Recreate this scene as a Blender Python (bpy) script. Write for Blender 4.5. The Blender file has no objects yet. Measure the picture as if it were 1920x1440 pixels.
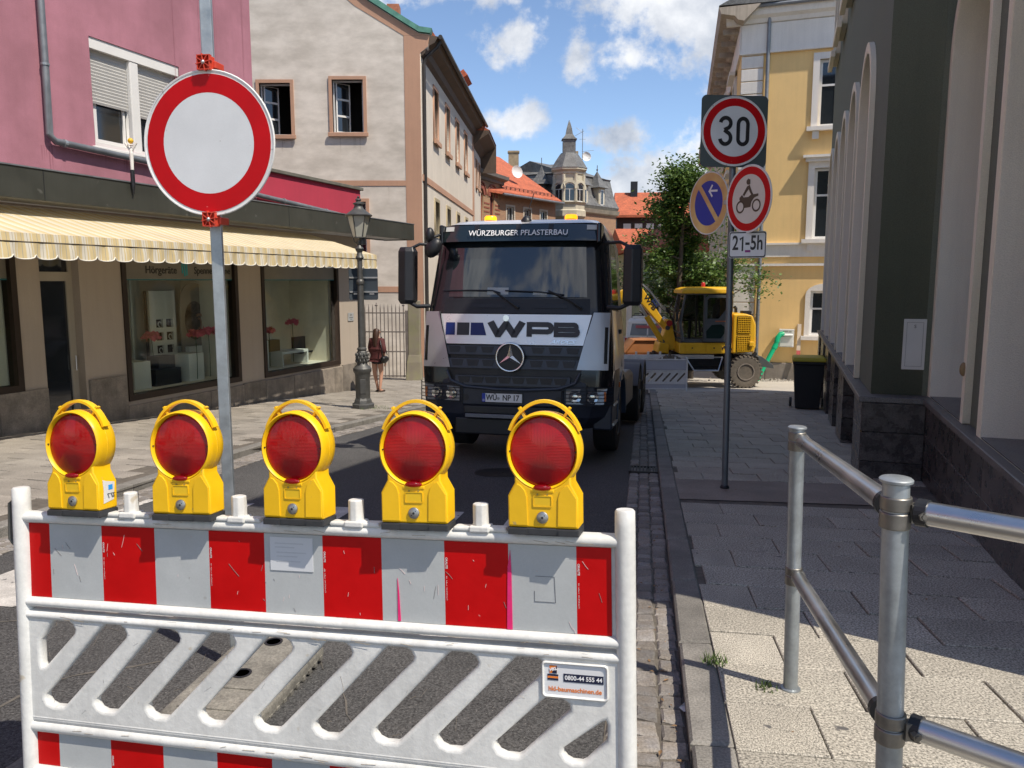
import bpy, bmesh, math, random
from mathutils import Vector, Matrix
random.seed(11)
R=math.radians; PI=math.pi
S=bpy.context.scene; C=S.collection
# ---------------------------------------------------------------- camera
cd=bpy.data.cameras.new('camera'); cam=bpy.data.objects.new('camera',cd); C.objects.link(cam)
cd.sensor_width=36; cd.lens=36*1480/1920; cd.clip_end=3000; cd.clip_start=.05
PITCH=math.atan(193/1480.)
cam.location=(0,0,1.75); cam.rotation_euler=(PI/2-PITCH,0,0); S.camera=cam
# ---------------------------------------------------------------- sun and sky
SUN=Vector((.77*math.cos(R(57)),-.638*math.cos(R(57)),math.sin(R(57)))).normalized()
sl=bpy.data.lights.new('sun','SUN'); sl.energy=4.6; sl.angle=R(.5); sl.color=(1,.91,.79)
so=bpy.data.objects.new('sun',sl); C.objects.link(so); so.rotation_euler=SUN.to_track_quat('Z','Y').to_euler()
W=bpy.data.worlds.new('World'); S.world=W; W.use_nodes=True
def world():
    nt=W.node_tree; N=nt.nodes; L=nt.links; N.clear()
    out=N.new('ShaderNodeOutputWorld')
    sky=N.new('ShaderNodeTexSky'); sky.sky_type='NISHITA'; sky.sun_disc=False
    sky.sun_elevation=R(58); sky.sun_rotation=math.atan2(SUN.x,SUN.y); sky.air_density=.8; sky.dust_density=.15; sky.ozone_density=2.6
    bg=N.new('ShaderNodeBackground'); bg.inputs[1].default_value=.15
    hs=N.new('ShaderNodeHueSaturation'); hs.inputs['Saturation'].default_value=.98; L.new(sky.outputs[0],hs.inputs['Color'])
    L.new(hs.outputs[0],bg.inputs[0])
    tc=N.new('ShaderNodeTexCoord'); sep=N.new('ShaderNodeSeparateXYZ'); L.new(tc.outputs['Generated'],sep.inputs[0])
    def m(op,a,b=None,c=None,clamp=False):
        n=N.new('ShaderNodeMath'); n.operation=op; n.use_clamp=clamp
        for i,v in enumerate((a,b,c)):
            if v is None: continue
            if isinstance(v,(int,float)): n.inputs[i].default_value=v
            else: L.new(v,n.inputs[i])
        return n.outputs[0]
    ay=m('MAXIMUM',m('ABSOLUTE',sep.outputs[1]),.02)
    px=m('DIVIDE',sep.outputs[0],ay); pz=m('DIVIDE',sep.outputs[2],ay)
    cb=N.new('ShaderNodeCombineXYZ'); L.new(px,cb.inputs[0]); L.new(pz,cb.inputs[1])
    def noise(sc,det,ro,vec):
        n=N.new('ShaderNodeTexNoise'); n.inputs['Scale'].default_value=sc; n.inputs['Detail'].default_value=det; n.inputs['Roughness'].default_value=ro
        L.new(vec,n.inputs['Vector']); return n.outputs[0]
    n1=noise(7,9,.62,cb.outputs[0]); n2=noise(26,6,.6,cb.outputs[0])
    # clouds where they stand in the sky: (x, z, half width, half height, density) as slopes of the view direction
    CL=[(.155,.375,.115,.062,1),(.265,.365,.13,.06,1),(.05,.405,.1,.05,1),(.205,.33,.05,.05,.85),(.29,.325,.085,.09,1.05),(.395,.42,.12,.08,1),
        (-.085,.39,.075,.06,.75),(-.03,.345,.05,.03,.55),(.005,.295,.045,.028,.6),(.075,.268,.026,.033,.75),(.16,.262,.06,.026,.62),
        (0.0,.193,.042,.02,.6),(.145,.178,.045,.024,.75),(.275,.185,.05,.028,.5),(.225,.10,.11,.07,1.1),(.17,.105,.06,.04,.8),(.33,.11,.08,.07,1),
        (-.35,.5,.2,.1,.9),(-.7,.35,.22,.09,.9),(.75,.3,.25,.1,1),(.9,.7,.3,.2,.9),(-.9,.8,.3,.15,.9),(-.1,.75,.35,.12,.8),(.3,.95,.3,.15,.8)]
    acc=None
    for x,z,a,b,w in CL:
        dx=m('MULTIPLY',m('SUBTRACT',px,x),1/a); dz=m('MULTIPLY',m('SUBTRACT',pz,z),1/b)
        d=m('SQRT',m('ADD',m('MULTIPLY',dx,dx),m('MULTIPLY',dz,dz)))
        v=m('MULTIPLY',m('SUBTRACT',1.34,d),w)
        acc=v if acc is None else m('SMOOTH_MAX',acc,v,.25)
    acc=m('ADD',acc,m('MULTIPLY',m('SUBTRACT',n1,.5),3.0)); acc=m('ADD',acc,m('MULTIPLY',m('SUBTRACT',n2,.5),1.4))
    mr=N.new('ShaderNodeMapRange'); mr.interpolation_type='SMOOTHSTEP'; L.new(acc,mr.inputs[0]); mr.inputs[1].default_value=.04; mr.inputs[2].default_value=.62; mr.inputs[3].default_value=0; mr.inputs[4].default_value=.93
    mask=m('MULTIPLY',mr.outputs[0],m('GREATER_THAN',sep.outputs[2],.0))
    # cloud body: grey-blue where thick, white at the lit edges
    cr=N.new('ShaderNodeValToRGB'); e=cr.color_ramp.elements; e[0].position=.32; e[0].color=(.40,.45,.54,1); e[1].position=.62; e[1].color=(.93,.94,.96,1)
    n3=noise(9,8,.6,cb.outputs[0]); L.new(m('ADD',n3,m('MULTIPLY',m('SUBTRACT',pz,.3),.0)),cr.inputs[0])
    b2=N.new('ShaderNodeBackground'); L.new(cr.outputs[0],b2.inputs[0]); b2.inputs[1].default_value=.92
    mx=N.new('ShaderNodeMixShader'); L.new(mask,mx.inputs[0]); L.new(bg.outputs[0],mx.inputs[1]); L.new(b2.outputs[0],mx.inputs[2]); L.new(mx.outputs[0],out.inputs[0])
world()
vs=S.view_settings; vs.view_transform='Standard'; vs.look='None'; vs.gamma=1; vs.exposure=.28; vs.use_curve_mapping=False
S.render.engine='CYCLES'; S.render.resolution_x=1024; S.render.resolution_y=768
S.cycles.max_bounces=6; S.cycles.transparent_max_bounces=10

# ---------------------------------------------------------------- materials
MATS={}
def mat(name,col,rough=.6,metal=0,var=.12,scale=2.5,bump=0,bs=60,fine=0,fs=90,coat=0,col2=None,rand=0,spec=.5,trans=0,alpha=1,emit=0,ecol=None,streak=0,stretch=None,spots=None):
    if name in MATS: return MATS[name]
    m=bpy.data.materials.new(name); m.use_nodes=True; nt=m.node_tree; N=nt.nodes; L=nt.links
    b=N['Principled BSDF']; b.inputs['Roughness'].default_value=rough; b.inputs['Metallic'].default_value=metal
    b.inputs['Specular IOR Level'].default_value=spec
    if coat: b.inputs['Coat Weight'].default_value=coat; b.inputs['Coat Roughness'].default_value=.06
    if trans: b.inputs['Transmission Weight'].default_value=trans
    if alpha<1: b.inputs['Alpha'].default_value=alpha
    if emit: b.inputs['Emission Color'].default_value=(*(ecol or col),1); b.inputs['Emission Strength'].default_value=emit
    tc=N.new('ShaderNodeTexCoord'); vec=tc.outputs['Object']
    if rand:
        oi=N.new('ShaderNodeObjectInfo'); va=N.new('ShaderNodeVectorMath'); va.operation='MULTIPLY_ADD'
        cx=N.new('ShaderNodeCombineXYZ'); L.new(oi.outputs['Random'],cx.inputs[0]); L.new(oi.outputs['Random'],cx.inputs[1])
        L.new(cx.outputs[0],va.inputs[0]); va.inputs[1].default_value=(37,53,11); L.new(vec,va.inputs[2]); vec=va.outputs[0]
    if stretch:
        mp=N.new('ShaderNodeMapping'); mp.inputs['Scale'].default_value=stretch; L.new(vec,mp.inputs[0]); vec2=mp.outputs[0]
    else: vec2=vec
    def noise(sc,det=5,v=None,ro=.6):
        n=N.new('ShaderNodeTexNoise'); n.inputs['Scale'].default_value=sc; n.inputs['Detail'].default_value=det; n.inputs['Roughness'].default_value=ro; L.new(v or vec,n.inputs['Vector']); return n
    def scl(fac_out,lo,hi,a=.3,c=.7):
        r=N.new('ShaderNodeMapRange'); L.new(fac_out,r.inputs[0]); r.inputs[1].default_value=a; r.inputs[2].default_value=c; r.inputs[3].default_value=lo; r.inputs[4].default_value=hi; return r.outputs[0]
    def mul(colout,f):
        v=N.new('ShaderNodeVectorMath'); v.operation='SCALE'; L.new(colout,v.inputs[0]); L.new(f,v.inputs['Scale']); return v.outputs[0]
    base=N.new('ShaderNodeRGB'); base.outputs[0].default_value=(*col,1); cur=base.outputs[0]
    n1=noise(scale,6,vec2)
    if col2:
        mx=N.new('ShaderNodeMix'); mx.data_type='RGBA'; L.new(scl(n1.outputs[0],0,1,.38,.62),mx.inputs[0]); L.new(cur,mx.inputs[6]); mx.inputs[7].default_value=(*col2,1); cur=mx.outputs[2]
    if var: cur=mul(cur,scl(n1.outputs[0],1-var,1+var))
    if var: 
        n0=noise(scale*.27,3); cur=mul(cur,scl(n0.outputs[0],1-var*.7,1+var*.5))
    if fine:
        nf=noise(fs,3,None,.7); cur=mul(cur,scl(nf.outputs[0],1-fine,1+fine,.35,.65))
    if streak:
        mp2=N.new('ShaderNodeMapping'); mp2.inputs['Scale'].default_value=(9,9,.5); L.new(vec,mp2.inputs[0]); ns=noise(1,6,mp2.outputs[0],.7); cur=mul(cur,scl(ns.outputs[0],1-streak,1,.3,.55))
    if spots:
        sn=noise(spots[0],2,None,.5); mx=N.new('ShaderNodeMix'); mx.data_type='RGBA'; L.new(scl(sn.outputs[0],0,1,spots[1],spots[1]+.04),mx.inputs[0]); L.new(cur,mx.inputs[6]); mx.inputs[7].default_value=(*spots[2],1); cur=mx.outputs[2]
    if rand: cur=mul(cur,scl(oi.outputs['Random'],1-rand,1+rand,0,1))
    L.new(cur,b.inputs['Base Color'])
    if bump:
        nb=noise(bs,4,None,.65); bp=N.new('ShaderNodeBump'); bp.inputs['Strength'].default_value=bump; bp.inputs['Distance'].default_value=.01; L.new(nb.outputs[0],bp.inputs['Height']); L.new(bp.outputs[0],b.inputs['Normal'])
    if rough>.15 and not trans:
        L.new(scl(n1.outputs[0],max(.03,rough-.08),min(1,rough+.1)),b.inputs['Roughness'])
    MATS[name]=m; return m
def glass(name,tint=(.9,.95,.95),clear=.6,rough=.02):
    if name in MATS: return MATS[name]
    m=bpy.data.materials.new(name); m.use_nodes=True; nt=m.node_tree; N=nt.nodes; L=nt.links; N.clear()
    o=N.new('ShaderNodeOutputMaterial'); t=N.new('ShaderNodeBsdfTransparent'); t.inputs[0].default_value=(*[c*clear for c in tint],1)
    g=N.new('ShaderNodeBsdfGlossy'); g.inputs['Roughness'].default_value=rough
    lw=N.new('ShaderNodeFresnel'); lw.inputs[0].default_value=1.42; mx=N.new('ShaderNodeMixShader')
    ge=N.new('ShaderNodeNewGeometry'); mm_=N.new('ShaderNodeMath'); mm_.operation='SUBTRACT'; mm_.inputs[0].default_value=1; L.new(ge.outputs['Backfacing'],mm_.inputs[1]); m2_=N.new('ShaderNodeMath'); m2_.operation='MULTIPLY'; L.new(lw.outputs[0],m2_.inputs[0]); L.new(mm_.outputs[0],m2_.inputs[1]); L.new(m2_.outputs[0],mx.inputs[0]); L.new(t.outputs[0],mx.inputs[1]); L.new(g.outputs[0],mx.inputs[2]); L.new(mx.outputs[0],o.inputs[0])
    MATS[name]=m; return m

# ---------------------------------------------------------------- mesh helpers
class MB:
    def __init__(s): s.v=[]; s.f=[]
    def add(s,v,f):
        o=len(s.v); s.v+= [tuple(p) for p in v]; s.f+=[tuple(i+o for i in q) for q in f]; return s
    def box(s,c,d,rot=None,taper=1):
        x,y,z=[k/2 for k in d]; V=[]
        for sz in (-1,1):
            t=taper if sz>0 else 1
            for sx,sy in ((-1,-1),(1,-1),(1,1),(-1,1)): V.append(Vector((sx*x*t,sy*y*t,sz*z)))
        if rot is not None:
            M=rot if isinstance(rot,Matrix) else Matrix.Rotation(rot,3,'Z')
            V=[M@p for p in V]
        V=[p+Vector(c) for p in V]
        return s.add(V,[(0,3,2,1),(4,5,6,7),(0,1,5,4),(1,2,6,5),(2,3,7,6),(3,0,4,7)])
    def bb(s,x0,x1,y0,y1,z0,z1): return s.box(((x0+x1)/2,(y0+y1)/2,(z0+z1)/2),(x1-x0,y1-y0,z1-z0))
    def cyl(s,p0,p1,r0,r1=None,n=16,caps=True):
        p0=Vector(p0); p1=Vector(p1); r1=r0 if r1 is None else r1; ax=(p1-p0).normalized()
        u=ax.orthogonal().normalized(); w=ax.cross(u); V=[]
        for p,r in ((p0,r0),(p1,r1)):
            for i in range(n): a=2*PI*i/n; V.append(p+u*math.cos(a)*r+w*math.sin(a)*r)
        F=[(i,(i+1)%n,n+(i+1)%n,n+i) for i in range(n)]
        if caps: F+=[tuple(range(n-1,-1,-1)),tuple(range(n,2*n))]
        return s.add(V,F)
    def tube(s,pts,r,n=8,closed=False):
        pts=[Vector(p) for p in pts]; m=len(pts); V=[]; F=[]; prev=None
        for i,p in enumerate(pts):
            a=pts[(i-1)%m] if (i>0 or closed) else p; b=pts[(i+1)%m] if (i<m-1 or closed) else p
            t=(b-a).normalized()
            if prev is None: u=t.orthogonal().normalized()
            else:
                u=prev-t*prev.dot(t); u=u.normalized() if u.length>1e-6 else t.orthogonal().normalized()
            prev=u; w=t.cross(u); rr=r[i] if isinstance(r,(list,tuple)) else r
            for k in range(n): q=2*PI*k/n; V.append(p+u*math.cos(q)*rr+w*math.sin(q)*rr)
        for i in range(m if closed else m-1):
            j=(i+1)%m
            for k in range(n): F.append((i*n+k,i*n+(k+1)%n,j*n+(k+1)%n,j*n+k))
        if not closed: F+=[tuple(range(n-1,-1,-1)),tuple(range((m-1)*n,m*n))]
        return s.add(V,F)
    def lathe(s,prof,n=20,o=(0,0,0),M=None):
        V=[];F=[];m=len(prof)
        for r,z in prof:
            for k in range(n):
                a=2*PI*(k+.5)/n; p=Vector((r*math.cos(a),r*math.sin(a),z))
                if M is not None: p=M@p
                V.append(p+Vector(o))
        for i in range(m-1):
            for k in range(n): F.append((i*n+k,i*n+(k+1)%n,(i+1)*n+(k+1)%n,(i+1)*n+k))
        F+=[tuple(range(n-1,-1,-1)),tuple(range((m-1)*n,m*n))]
        return s.add(V,F)
    def prism(s,poly,a,b,plane='xz'):
        # polygon (CCW seen with the third axis toward -y for xz) swept from a to b along the third axis
        n=len(poly)
        def P(u,v,t):
            return {'xz':(u,t,v),'xy':(u,v,t),'yz':(t,u,v)}[plane]
        V=[P(u,v,a) for u,v in poly]+[P(u,v,b) for u,v in poly]
        F=[tuple(range(n)),tuple(range(2*n-1,n-1,-1))]+[(i,n+i,n+(i+1)%n,(i+1)%n) for i in range(n)]
        return s.add(V,F)
    def loft(s,rings,cap=True,closed=True):
        n=len(rings[0]); V=[p for r in rings for p in r]; F=[]
        for i in range(len(rings)-1):
            for k in range(n if closed else n-1): F.append((i*n+k,i*n+(k+1)%n,(i+1)*n+(k+1)%n,(i+1)*n+k))
        if cap: F+=[tuple(range(n-1,-1,-1)),tuple(range((len(rings)-1)*n,len(rings)*n))]
        return s.add(V,F)
    def ell(s,c,r,n=16,m=10,M=None):
        V=[];F=[]
        for i in range(m+1):
            t=PI*i/m
            for k in range(n):
                a=2*PI*k/n; p=Vector((r[0]*math.sin(t)*math.cos(a),r[1]*math.sin(t)*math.sin(a),r[2]*math.cos(t)))
                if M is not None: p=M@p
                V.append(p+Vector(c))
        for i in range(m):
            for k in range(n): F.append((i*n+k,i*n+(k+1)%n,(i+1)*n+(k+1)%n,(i+1)*n+k))
        return s.add(V,F)
    def mesh(s,name,smooth=None):
        me=bpy.data.meshes.new(name); me.from_pydata(s.v,[],s.f); me.validate()
        bm=bmesh.new(); bm.from_mesh(me); bmesh.ops.remove_doubles(bm,verts=bm.verts,dist=1e-6); bmesh.ops.recalc_face_normals(bm,faces=bm.faces); bm.to_mesh(me); bm.free()
        if smooth:
            me.shade_smooth(); me.set_sharp_from_angle(angle=R(smooth))
        return me
def obj(name,mb,m,parent=None,loc=(0,0,0),rot=(0,0,0),smooth=None,bevel=0,seg=2,**kw):
    me=mb.mesh(name,smooth) if isinstance(mb,MB) else mb
    if m is not None and not me.materials: me.materials.append(m)
    o=bpy.data.objects.new(name,me); C.objects.link(o); o.location=loc; o.rotation_euler=rot
    if parent is not None: o.parent=parent
    if bevel:
        b=o.modifiers.new('bevel','BEVEL'); b.width=bevel; b.segments=seg; b.limit_method='ANGLE'; b.angle_limit=R(35)
    for k,v in kw.items(): o[k]=v
    return o
def thing(name,label,cat,loc=(0,0,0),rot=(0,0,0),group=None,mb=None,m=None,**kw):
    if mb is None:
        o=bpy.data.objects.new(name,None); C.objects.link(o); o.empty_display_size=.1; o.location=loc; o.rotation_euler=rot
    else: o=obj(name,mb,m,None,loc,rot,**kw)
    o['label']=label; o['category']=cat
    if group: o['group']=group
    return o
def dup(o,parent=None,**kw):
    c=o.copy(); C.objects.link(c)
    if parent is not None: c.parent=parent
    for ch in list(o.children): dup(ch,c)
    for k,v in kw.items():
        if k in('location','rotation_euler'): setattr(c,k,v)
        else: c[k]=v
    return c
def area(p): return sum(p[i][0]*p[(i+1)%len(p)][1]-p[(i+1)%len(p)][0]*p[i][1] for i in range(len(p)))/2
def from_curve(cu,name,smooth=None):
    ob=bpy.data.objects.new('tmp',cu); C.objects.link(ob); bpy.context.view_layer.update()
    dg=bpy.context.evaluated_depsgraph_get(); me=bpy.data.meshes.new_from_object(ob.evaluated_get(dg)); bpy.data.objects.remove(ob); bpy.data.curves.remove(cu)
    me.name=name; me.transform(Matrix.Rotation(PI/2,4,'X')); me.materials.clear()
    if smooth: me.shade_smooth(); me.set_sharp_from_angle(angle=R(smooth))
    return me
def plate(outline,holes=(),thick=.02,bevel=0,smooth=None,res=0,y0=None):
    # flat board in the local xz plane with holes, front face at y=0 going back to y=thick
    cu=bpy.data.curves.new('c','CURVE'); cu.dimensions='2D'; cu.fill_mode='BOTH'; cu.extrude=max(0,thick/2-bevel); cu.bevel_depth=bevel; cu.bevel_resolution=res; cu.offset=-bevel
    for i,p in enumerate([outline]+list(holes)):
        if (area(p)>0)!=(i==0): p=p[::-1]
        sp=cu.splines.new('POLY'); sp.points.add(len(p)-1)
        for k,q in enumerate(p): sp.points[k].co=(q[0],q[1],0,1)
        sp.use_cyclic_u=True
    me=from_curve(cu,'plate',smooth); me.transform(Matrix.Translation((0,thick/2 if y0 is None else y0+thick/2,0))); return me
def text(body,size,m,parent,loc,rot=(0,0,0),ext=.001,sx=1,bold=0,align='CENTER',name='lettering',shear=0,space=1):
    cu=bpy.data.curves.new('t','FONT'); cu.body=body; cu.size=size; cu.align_x=align; cu.align_y='CENTER'; cu.extrude=ext; cu.offset=bold; cu.shear=shear; cu.space_character=space; cu.resolution_u=4
    me=from_curve(cu,'lettering'); 
    if sx!=1: me.transform(Matrix.Diagonal((sx,1,1,1)))
    return obj(name,me,m,parent,loc,rot)
def circ(cx,cz,r,n=32,a0=0,a1=2*PI,rz=None,end=False):
    k=n+1 if end else n
    return [(cx+r*math.cos(a0+(a1-a0)*i/n),cz+(rz or r)*math.sin(a0+(a1-a0)*i/n)) for i in range(k)]
def rect(x0,x1,z0,z1): return [(x0,z0),(x1,z0),(x1,z1),(x0,z1)]
def rrect(x0,x1,z0,z1,r,n=5):
    o=[]
    for cx,cz,a in ((x1-r,z1-r,0),(x0+r,z1-r,PI/2),(x0+r,z0+r,PI),(x1-r,z0+r,1.5*PI)): o+=circ(cx,cz,r,n,a,a+PI/2,end=True)
    return o
def arch(x0,x1,z0,z1,n=14):   # round-headed opening, z1 is the springing
    r=(x1-x0)/2; return [(x0,z0),(x1,z0)]+circ((x0+x1)/2,z1,r,n,0,PI,end=True)
def gz(y): # pavement level: the street falls away from the camera
    y=max(0,min(30,y)); return -.065*(y-2.8)
def head(a): return R(90-a)   # heading measured from +Y toward +X
def dirv(a): return Vector((math.sin(R(a)),math.cos(R(a)),0))

# common materials
WHITE=mat('white_paint',(.72,.71,.68),.5,var=.06)
DGLASS=mat('dark_window_glass',(.018,.022,.027),.05,var=0,spec=.9)
BLACKP=mat('black_plastic',(.012,.013,.016),.45,var=.2,scale=8)
GALV=mat('galvanised_steel',(.34,.37,.385),.42,metal=.6,var=.16,scale=14,fine=.05,fs=60)
STEEL=mat('brushed_steel',(.66,.66,.65),.34,metal=1,var=.04,scale=5,bump=.02,bs=150)
def window(parent,x,z,w,h,fm,y=.12,nx=2,nz=1,fw=.06,pane=None,shape='rect',transom=None,label=None,depth=.06):
    # frame with its panes as sub-parts; front face at local y
    z1=z+h; 
    def shp(i): 
        return rect(x+i,x+w-i,z+i,z1-i) if shape=='rect' else arch(x+i,x+w-i,z+i,z1-w/2)
    holes=[]; xs=[x+fw+(w-2*fw)*k/nx for k in range(nx+1)]; zs=[z+fw+(h-2*fw)*k/nz for k in range(nz+1)]
    if transom: zs=[z+fw,z+h*transom,z1-fw]
    if shape=='rect':
        g=fw*.35
        for i in range(len(xs)-1):
            for k in range(len(zs)-1): holes.append(rect(xs[i]+(g if i else 0),xs[i+1]-(g if i<len(xs)-2 else 0),zs[k]+(g if k else 0),zs[k+1]-(g if k<len(zs)-2 else 0)))
    else:
        holes=[arch(x+fw,x+w-fw,z+fw,z1-w/2)]
    f=obj('window',plate(shp(0),holes,depth,y0=y),fm,parent)
    for hl in holes:
        obj('pane',plate(hl,(),.01,y0=y+depth*.5),pane or DGLASS,f)
    if shape!='rect':
        b=MB().bb(x+w/2-.03,x+w/2+.03,y,y+depth*.45,z+fw,z1-w/2).bb(x+fw,x+w-fw,y,y+depth*.44,z1-w/2-.03,z1-w/2+.03); obj('glazing_bar',b,fm,f)
    if label: f['label']=label
    return f
# ================================================================ SETTING: ground, road, pavements
ASPH=mat('asphalt',(.066,.065,.063),.85,var=.22,scale=1.3,bump=.5,bs=120,fine=.75,fs=85,spots=(110,.66,(.20,.19,.175)),streak=0)
SLAB=mat('granite_slab',(.35,.325,.27),.78,var=.16,scale=2.2,bump=.15,bs=170,fine=.75,fs=95,rand=.09,spots=(9,.735,(.10,.095,.09)))
SLAB2=mat('worn_concrete_slab',(.27,.245,.21),.85,var=.22,scale=1.7,bump=.25,bs=120,fine=.35,fs=80,rand=.1,spots=(8,.73,(.09,.085,.08)))
JOINT=mat('joint_sand',(.12,.105,.085),.95,var=.3,scale=20,bump=.4,bs=120)
KERB=mat('kerb_granite',(.19,.18,.16),.8,var=.25,scale=5,bump=.4,bs=110,fine=.3,fs=100,rand=.12)
SETT=mat('granite_sett',(.25,.22,.185),.75,var=.3,scale=9,bump=.5,bs=70,fine=.25,fs=80,rand=.28,col2=(.19,.18,.17))
LINE=mat('road_marking_paint',(.52,.50,.46),.7,var=.2,scale=6,bump=.2,bs=120,fine=.2,fs=100,spots=(14,.66,(.16,.155,.15)))
LIGHTP=mat('pale_cross_street_paving',(.50,.46,.39),.9,var=.2,scale=1.2,bump=.3,bs=60,fine=.2,fs=50,col2=(.40,.37,.32))
PATCH=mat('asphalt_patch',(.25,.215,.18),.9,var=.2,scale=2,bump=.4,bs=120,fine=.3,fs=110)
YS=[-30,-10,0]+[i*1.0 for i in range(1,31)]+[34,40,50,70,100,160]
def sheet(name,fx0,fx1,ys,dz,m,kind='structure',skirt=0,nx=1):
    V=[];F=[]
    for y in ys:
        a,b=fx0(y),fx1(y)
        for k in range(nx+1): V.append((a+(b-a)*k/nx,y,gz(y)+dz))
    w=nx+1
    for i in range(len(ys)-1):
        for k in range(nx): F.append((i*w+k,i*w+k+1,(i+1)*w+k+1,(i+1)*w+k))
    mb=MB().add(V,F); o=obj(name,mb,m); 
    if kind: o['kind']=kind
    return o
def lin(y,pts):
    if y<=pts[0][1]: return pts[0][0]
    for (x0,y0),(x1,y1) in zip(pts,pts[1:]):
        if y<=y1: return x0+(x1-x0)*(y-y0)/(y1-y0)
    return pts[-1][0]
KR=lambda y: .82+.166*(y-2.66)            # pavement side of the right kerb
KLP=[(-4.75,-3),(-4.35,4),(-3.97,7.7),(-3.5,11),(-3.0,12.85),(-1.95,16.5),(-.75,20.3),(.3,25),(1.4,32),(3,45)]
KL=lambda y: lin(y,KLP)                   # road side of the left kerb
FR=lambda y: (4.4 if y<8.36 else 3.75)+.3443*(y-8.36)
FL=lambda y: -7.8+.356*(y-11.82) if y<21.7 else (-8.5 if y<28 else -3.25+.07*(y-28))
GROUND=mat('open_ground',(.26,.24,.20),.95,var=.2,scale=.3)
g=sheet('ground',lambda y:-600,lambda y:600,[-300,-30,0,10,20,30,60,200,1200],-.16,GROUND)
road=sheet('road',lambda y:-30,lambda y:30,YS,-.1,ASPH,nx=4)
sheet('cross_street_paving',lambda y:KR(y)-.2 if y<24 else 3.2,lambda y:20,[20.95,22,23,24,25,26,27,28,30,34,45,60],-.045,LIGHTP)
ysl=[-3,0,2,4,6,8,10,11.82,13,14,15,16,17,18,19,20,21,21.69,21.71,22,23,24,25,26,27,28,28.01,30,34,40,46]
pl=sheet('left_pavement',lambda y:FL(y)-.3,lambda y:KL(y)-.12,ysl,-.012,JOINT)
ysr=[-3,0]+[i for i in range(1,21)]+[20.95]
pr=sheet('right_pavement',lambda y:KR(y),lambda y:FR(y)+.6,ysr,-.012,JOINT)
SL=-math.atan(.065)
def stone_mesh(dx,dy,dz,bev,jit,seed,name='stone'):
    random.seed(seed); bm=bmesh.new(); bmesh.ops.create_cube(bm,size=1)
    for v in bm.verts:
        v.co=Vector((v.co.x*dx,v.co.y*dy,v.co.z*dz-dz/2))+Vector([random.uniform(-jit,jit) for _ in range(3)])*(1 if v.co.z>0 else .3)
    top=[e for e in bm.edges if all(v.co.z>-dz*.6 for v in e.verts)]
    if bev: bmesh.ops.bevel(bm,geom=top,offset=bev,segments=1,affect='EDGES')
    # no underside needed
    bmesh.ops.delete(bm,geom=[f for f in bm.faces if f.normal.z<-.8],context='FACES')
    me=bpy.data.meshes.new(name); bm.to_mesh(me); bm.free(); return me
def lay(parent,name,spots,meshes,m,dz,limit=300,stuffname=None,yawjit=.4):
    # spots: (x, y, heading degrees, sx, sy) sorted near to far; first `limit` are parts, the rest one joined part
    for me in meshes:
        if not me.materials: me.materials.append(m)
    random.seed(5)
    spots=sorted(spots,key=lambda s:s[0]**2+s[1]**2)
    for i,(x,y,h,sx,sy) in enumerate(spots[:limit]):
        o=bpy.data.objects.new(name,random.choice(meshes)); C.objects.link(o); o.parent=parent
        o.location=(x,y,gz(y)+dz+random.uniform(-.002,.002)); o.rotation_euler=(SL+R(random.uniform(-.3,.3)),R(random.uniform(-.3,.3)),-R(h)+R(random.uniform(-yawjit,yawjit))); o.scale=(sx,sy,1)
    if len(spots)>limit:
        mb=MB()
        for (x,y,h,sx,sy) in spots[limit:]:
            me=random.choice(meshes); M=Matrix.Translation((x,y,gz(y)+dz+random.uniform(-.002,.002)))@Matrix.Rotation(-R(h),4,'Z')@Matrix.Rotation(SL,4,'X')@Matrix.Diagonal((sx,sy,1,1))
            mb.add([M@v.co for v in me.vertices],[tuple(p.vertices) for p in me.polygons])
        me=bpy.data.meshes.new(stuffname or name); me.from_pydata(mb.v,[],mb.f); me.update()
        o=obj(stuffname or name,me,m,parent); o['kind']='stuff'
def in_patch(x,y): u=x*.163+y*.9866; return 7.42<u<8.62
HK=9.42; dk=dirv(HK); nk=Vector((dk.y,-dk.x,0))
sp=[]
RD=.40; SW=.60
o0=Vector((KR(0),0,0))
for i in range(3,54):
    for j in range(-1,12):
        p=o0+dk*(i*RD+.2)+nk*((j+.5-(.5 if i%2 else 0)+.08*((i*7)%5-2)/2)*SW)
        if p.x-KR(p.y)<-.28 or p.x>FR(p.y)+.35 or p.y>20.7 or in_patch(p.x,p.y): continue
        q=p.x-SW/2-KR(p.y); w=1.
        if q<.004: w=(SW-(.004-q))/SW; p=p+nk*((.004-q)/2)
        if w>.08: sp.append((p.x,p.y,HK,w,1))
sm=[stone_mesh(SW-.008,RD-.008,.04,.004,.002,s,'paving_slab') for s in range(4)]
lay(pr,'paving_slab',sp,sm,SLAB,0.0,stuffname='far_paving_slabs')
pt=sheet('asphalt_patch',lambda y:KR(y),lambda y:FR(y)+.1,[6.95,7.5,8.0],-.004,PATCH)
# skewed ends of the patch follow the slab rows
for v in pt.data.vertices: v.co.y-= (v.co.x-1.6)*.0; 
V=[]; 
for u in (7.44,8.62):
    for x in (KR(7.6)+.0,FR(8.5)+.05): y=(u-x*.163)/.9866; V.append((x if x>2.5 else KR(y),y,gz(y)-.004))
me=bpy.data.meshes.new('asphalt_patch'); me.from_pydata(V,[],[(0,1,3,2)]); me.materials.append(PATCH); pt.data=me
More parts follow.
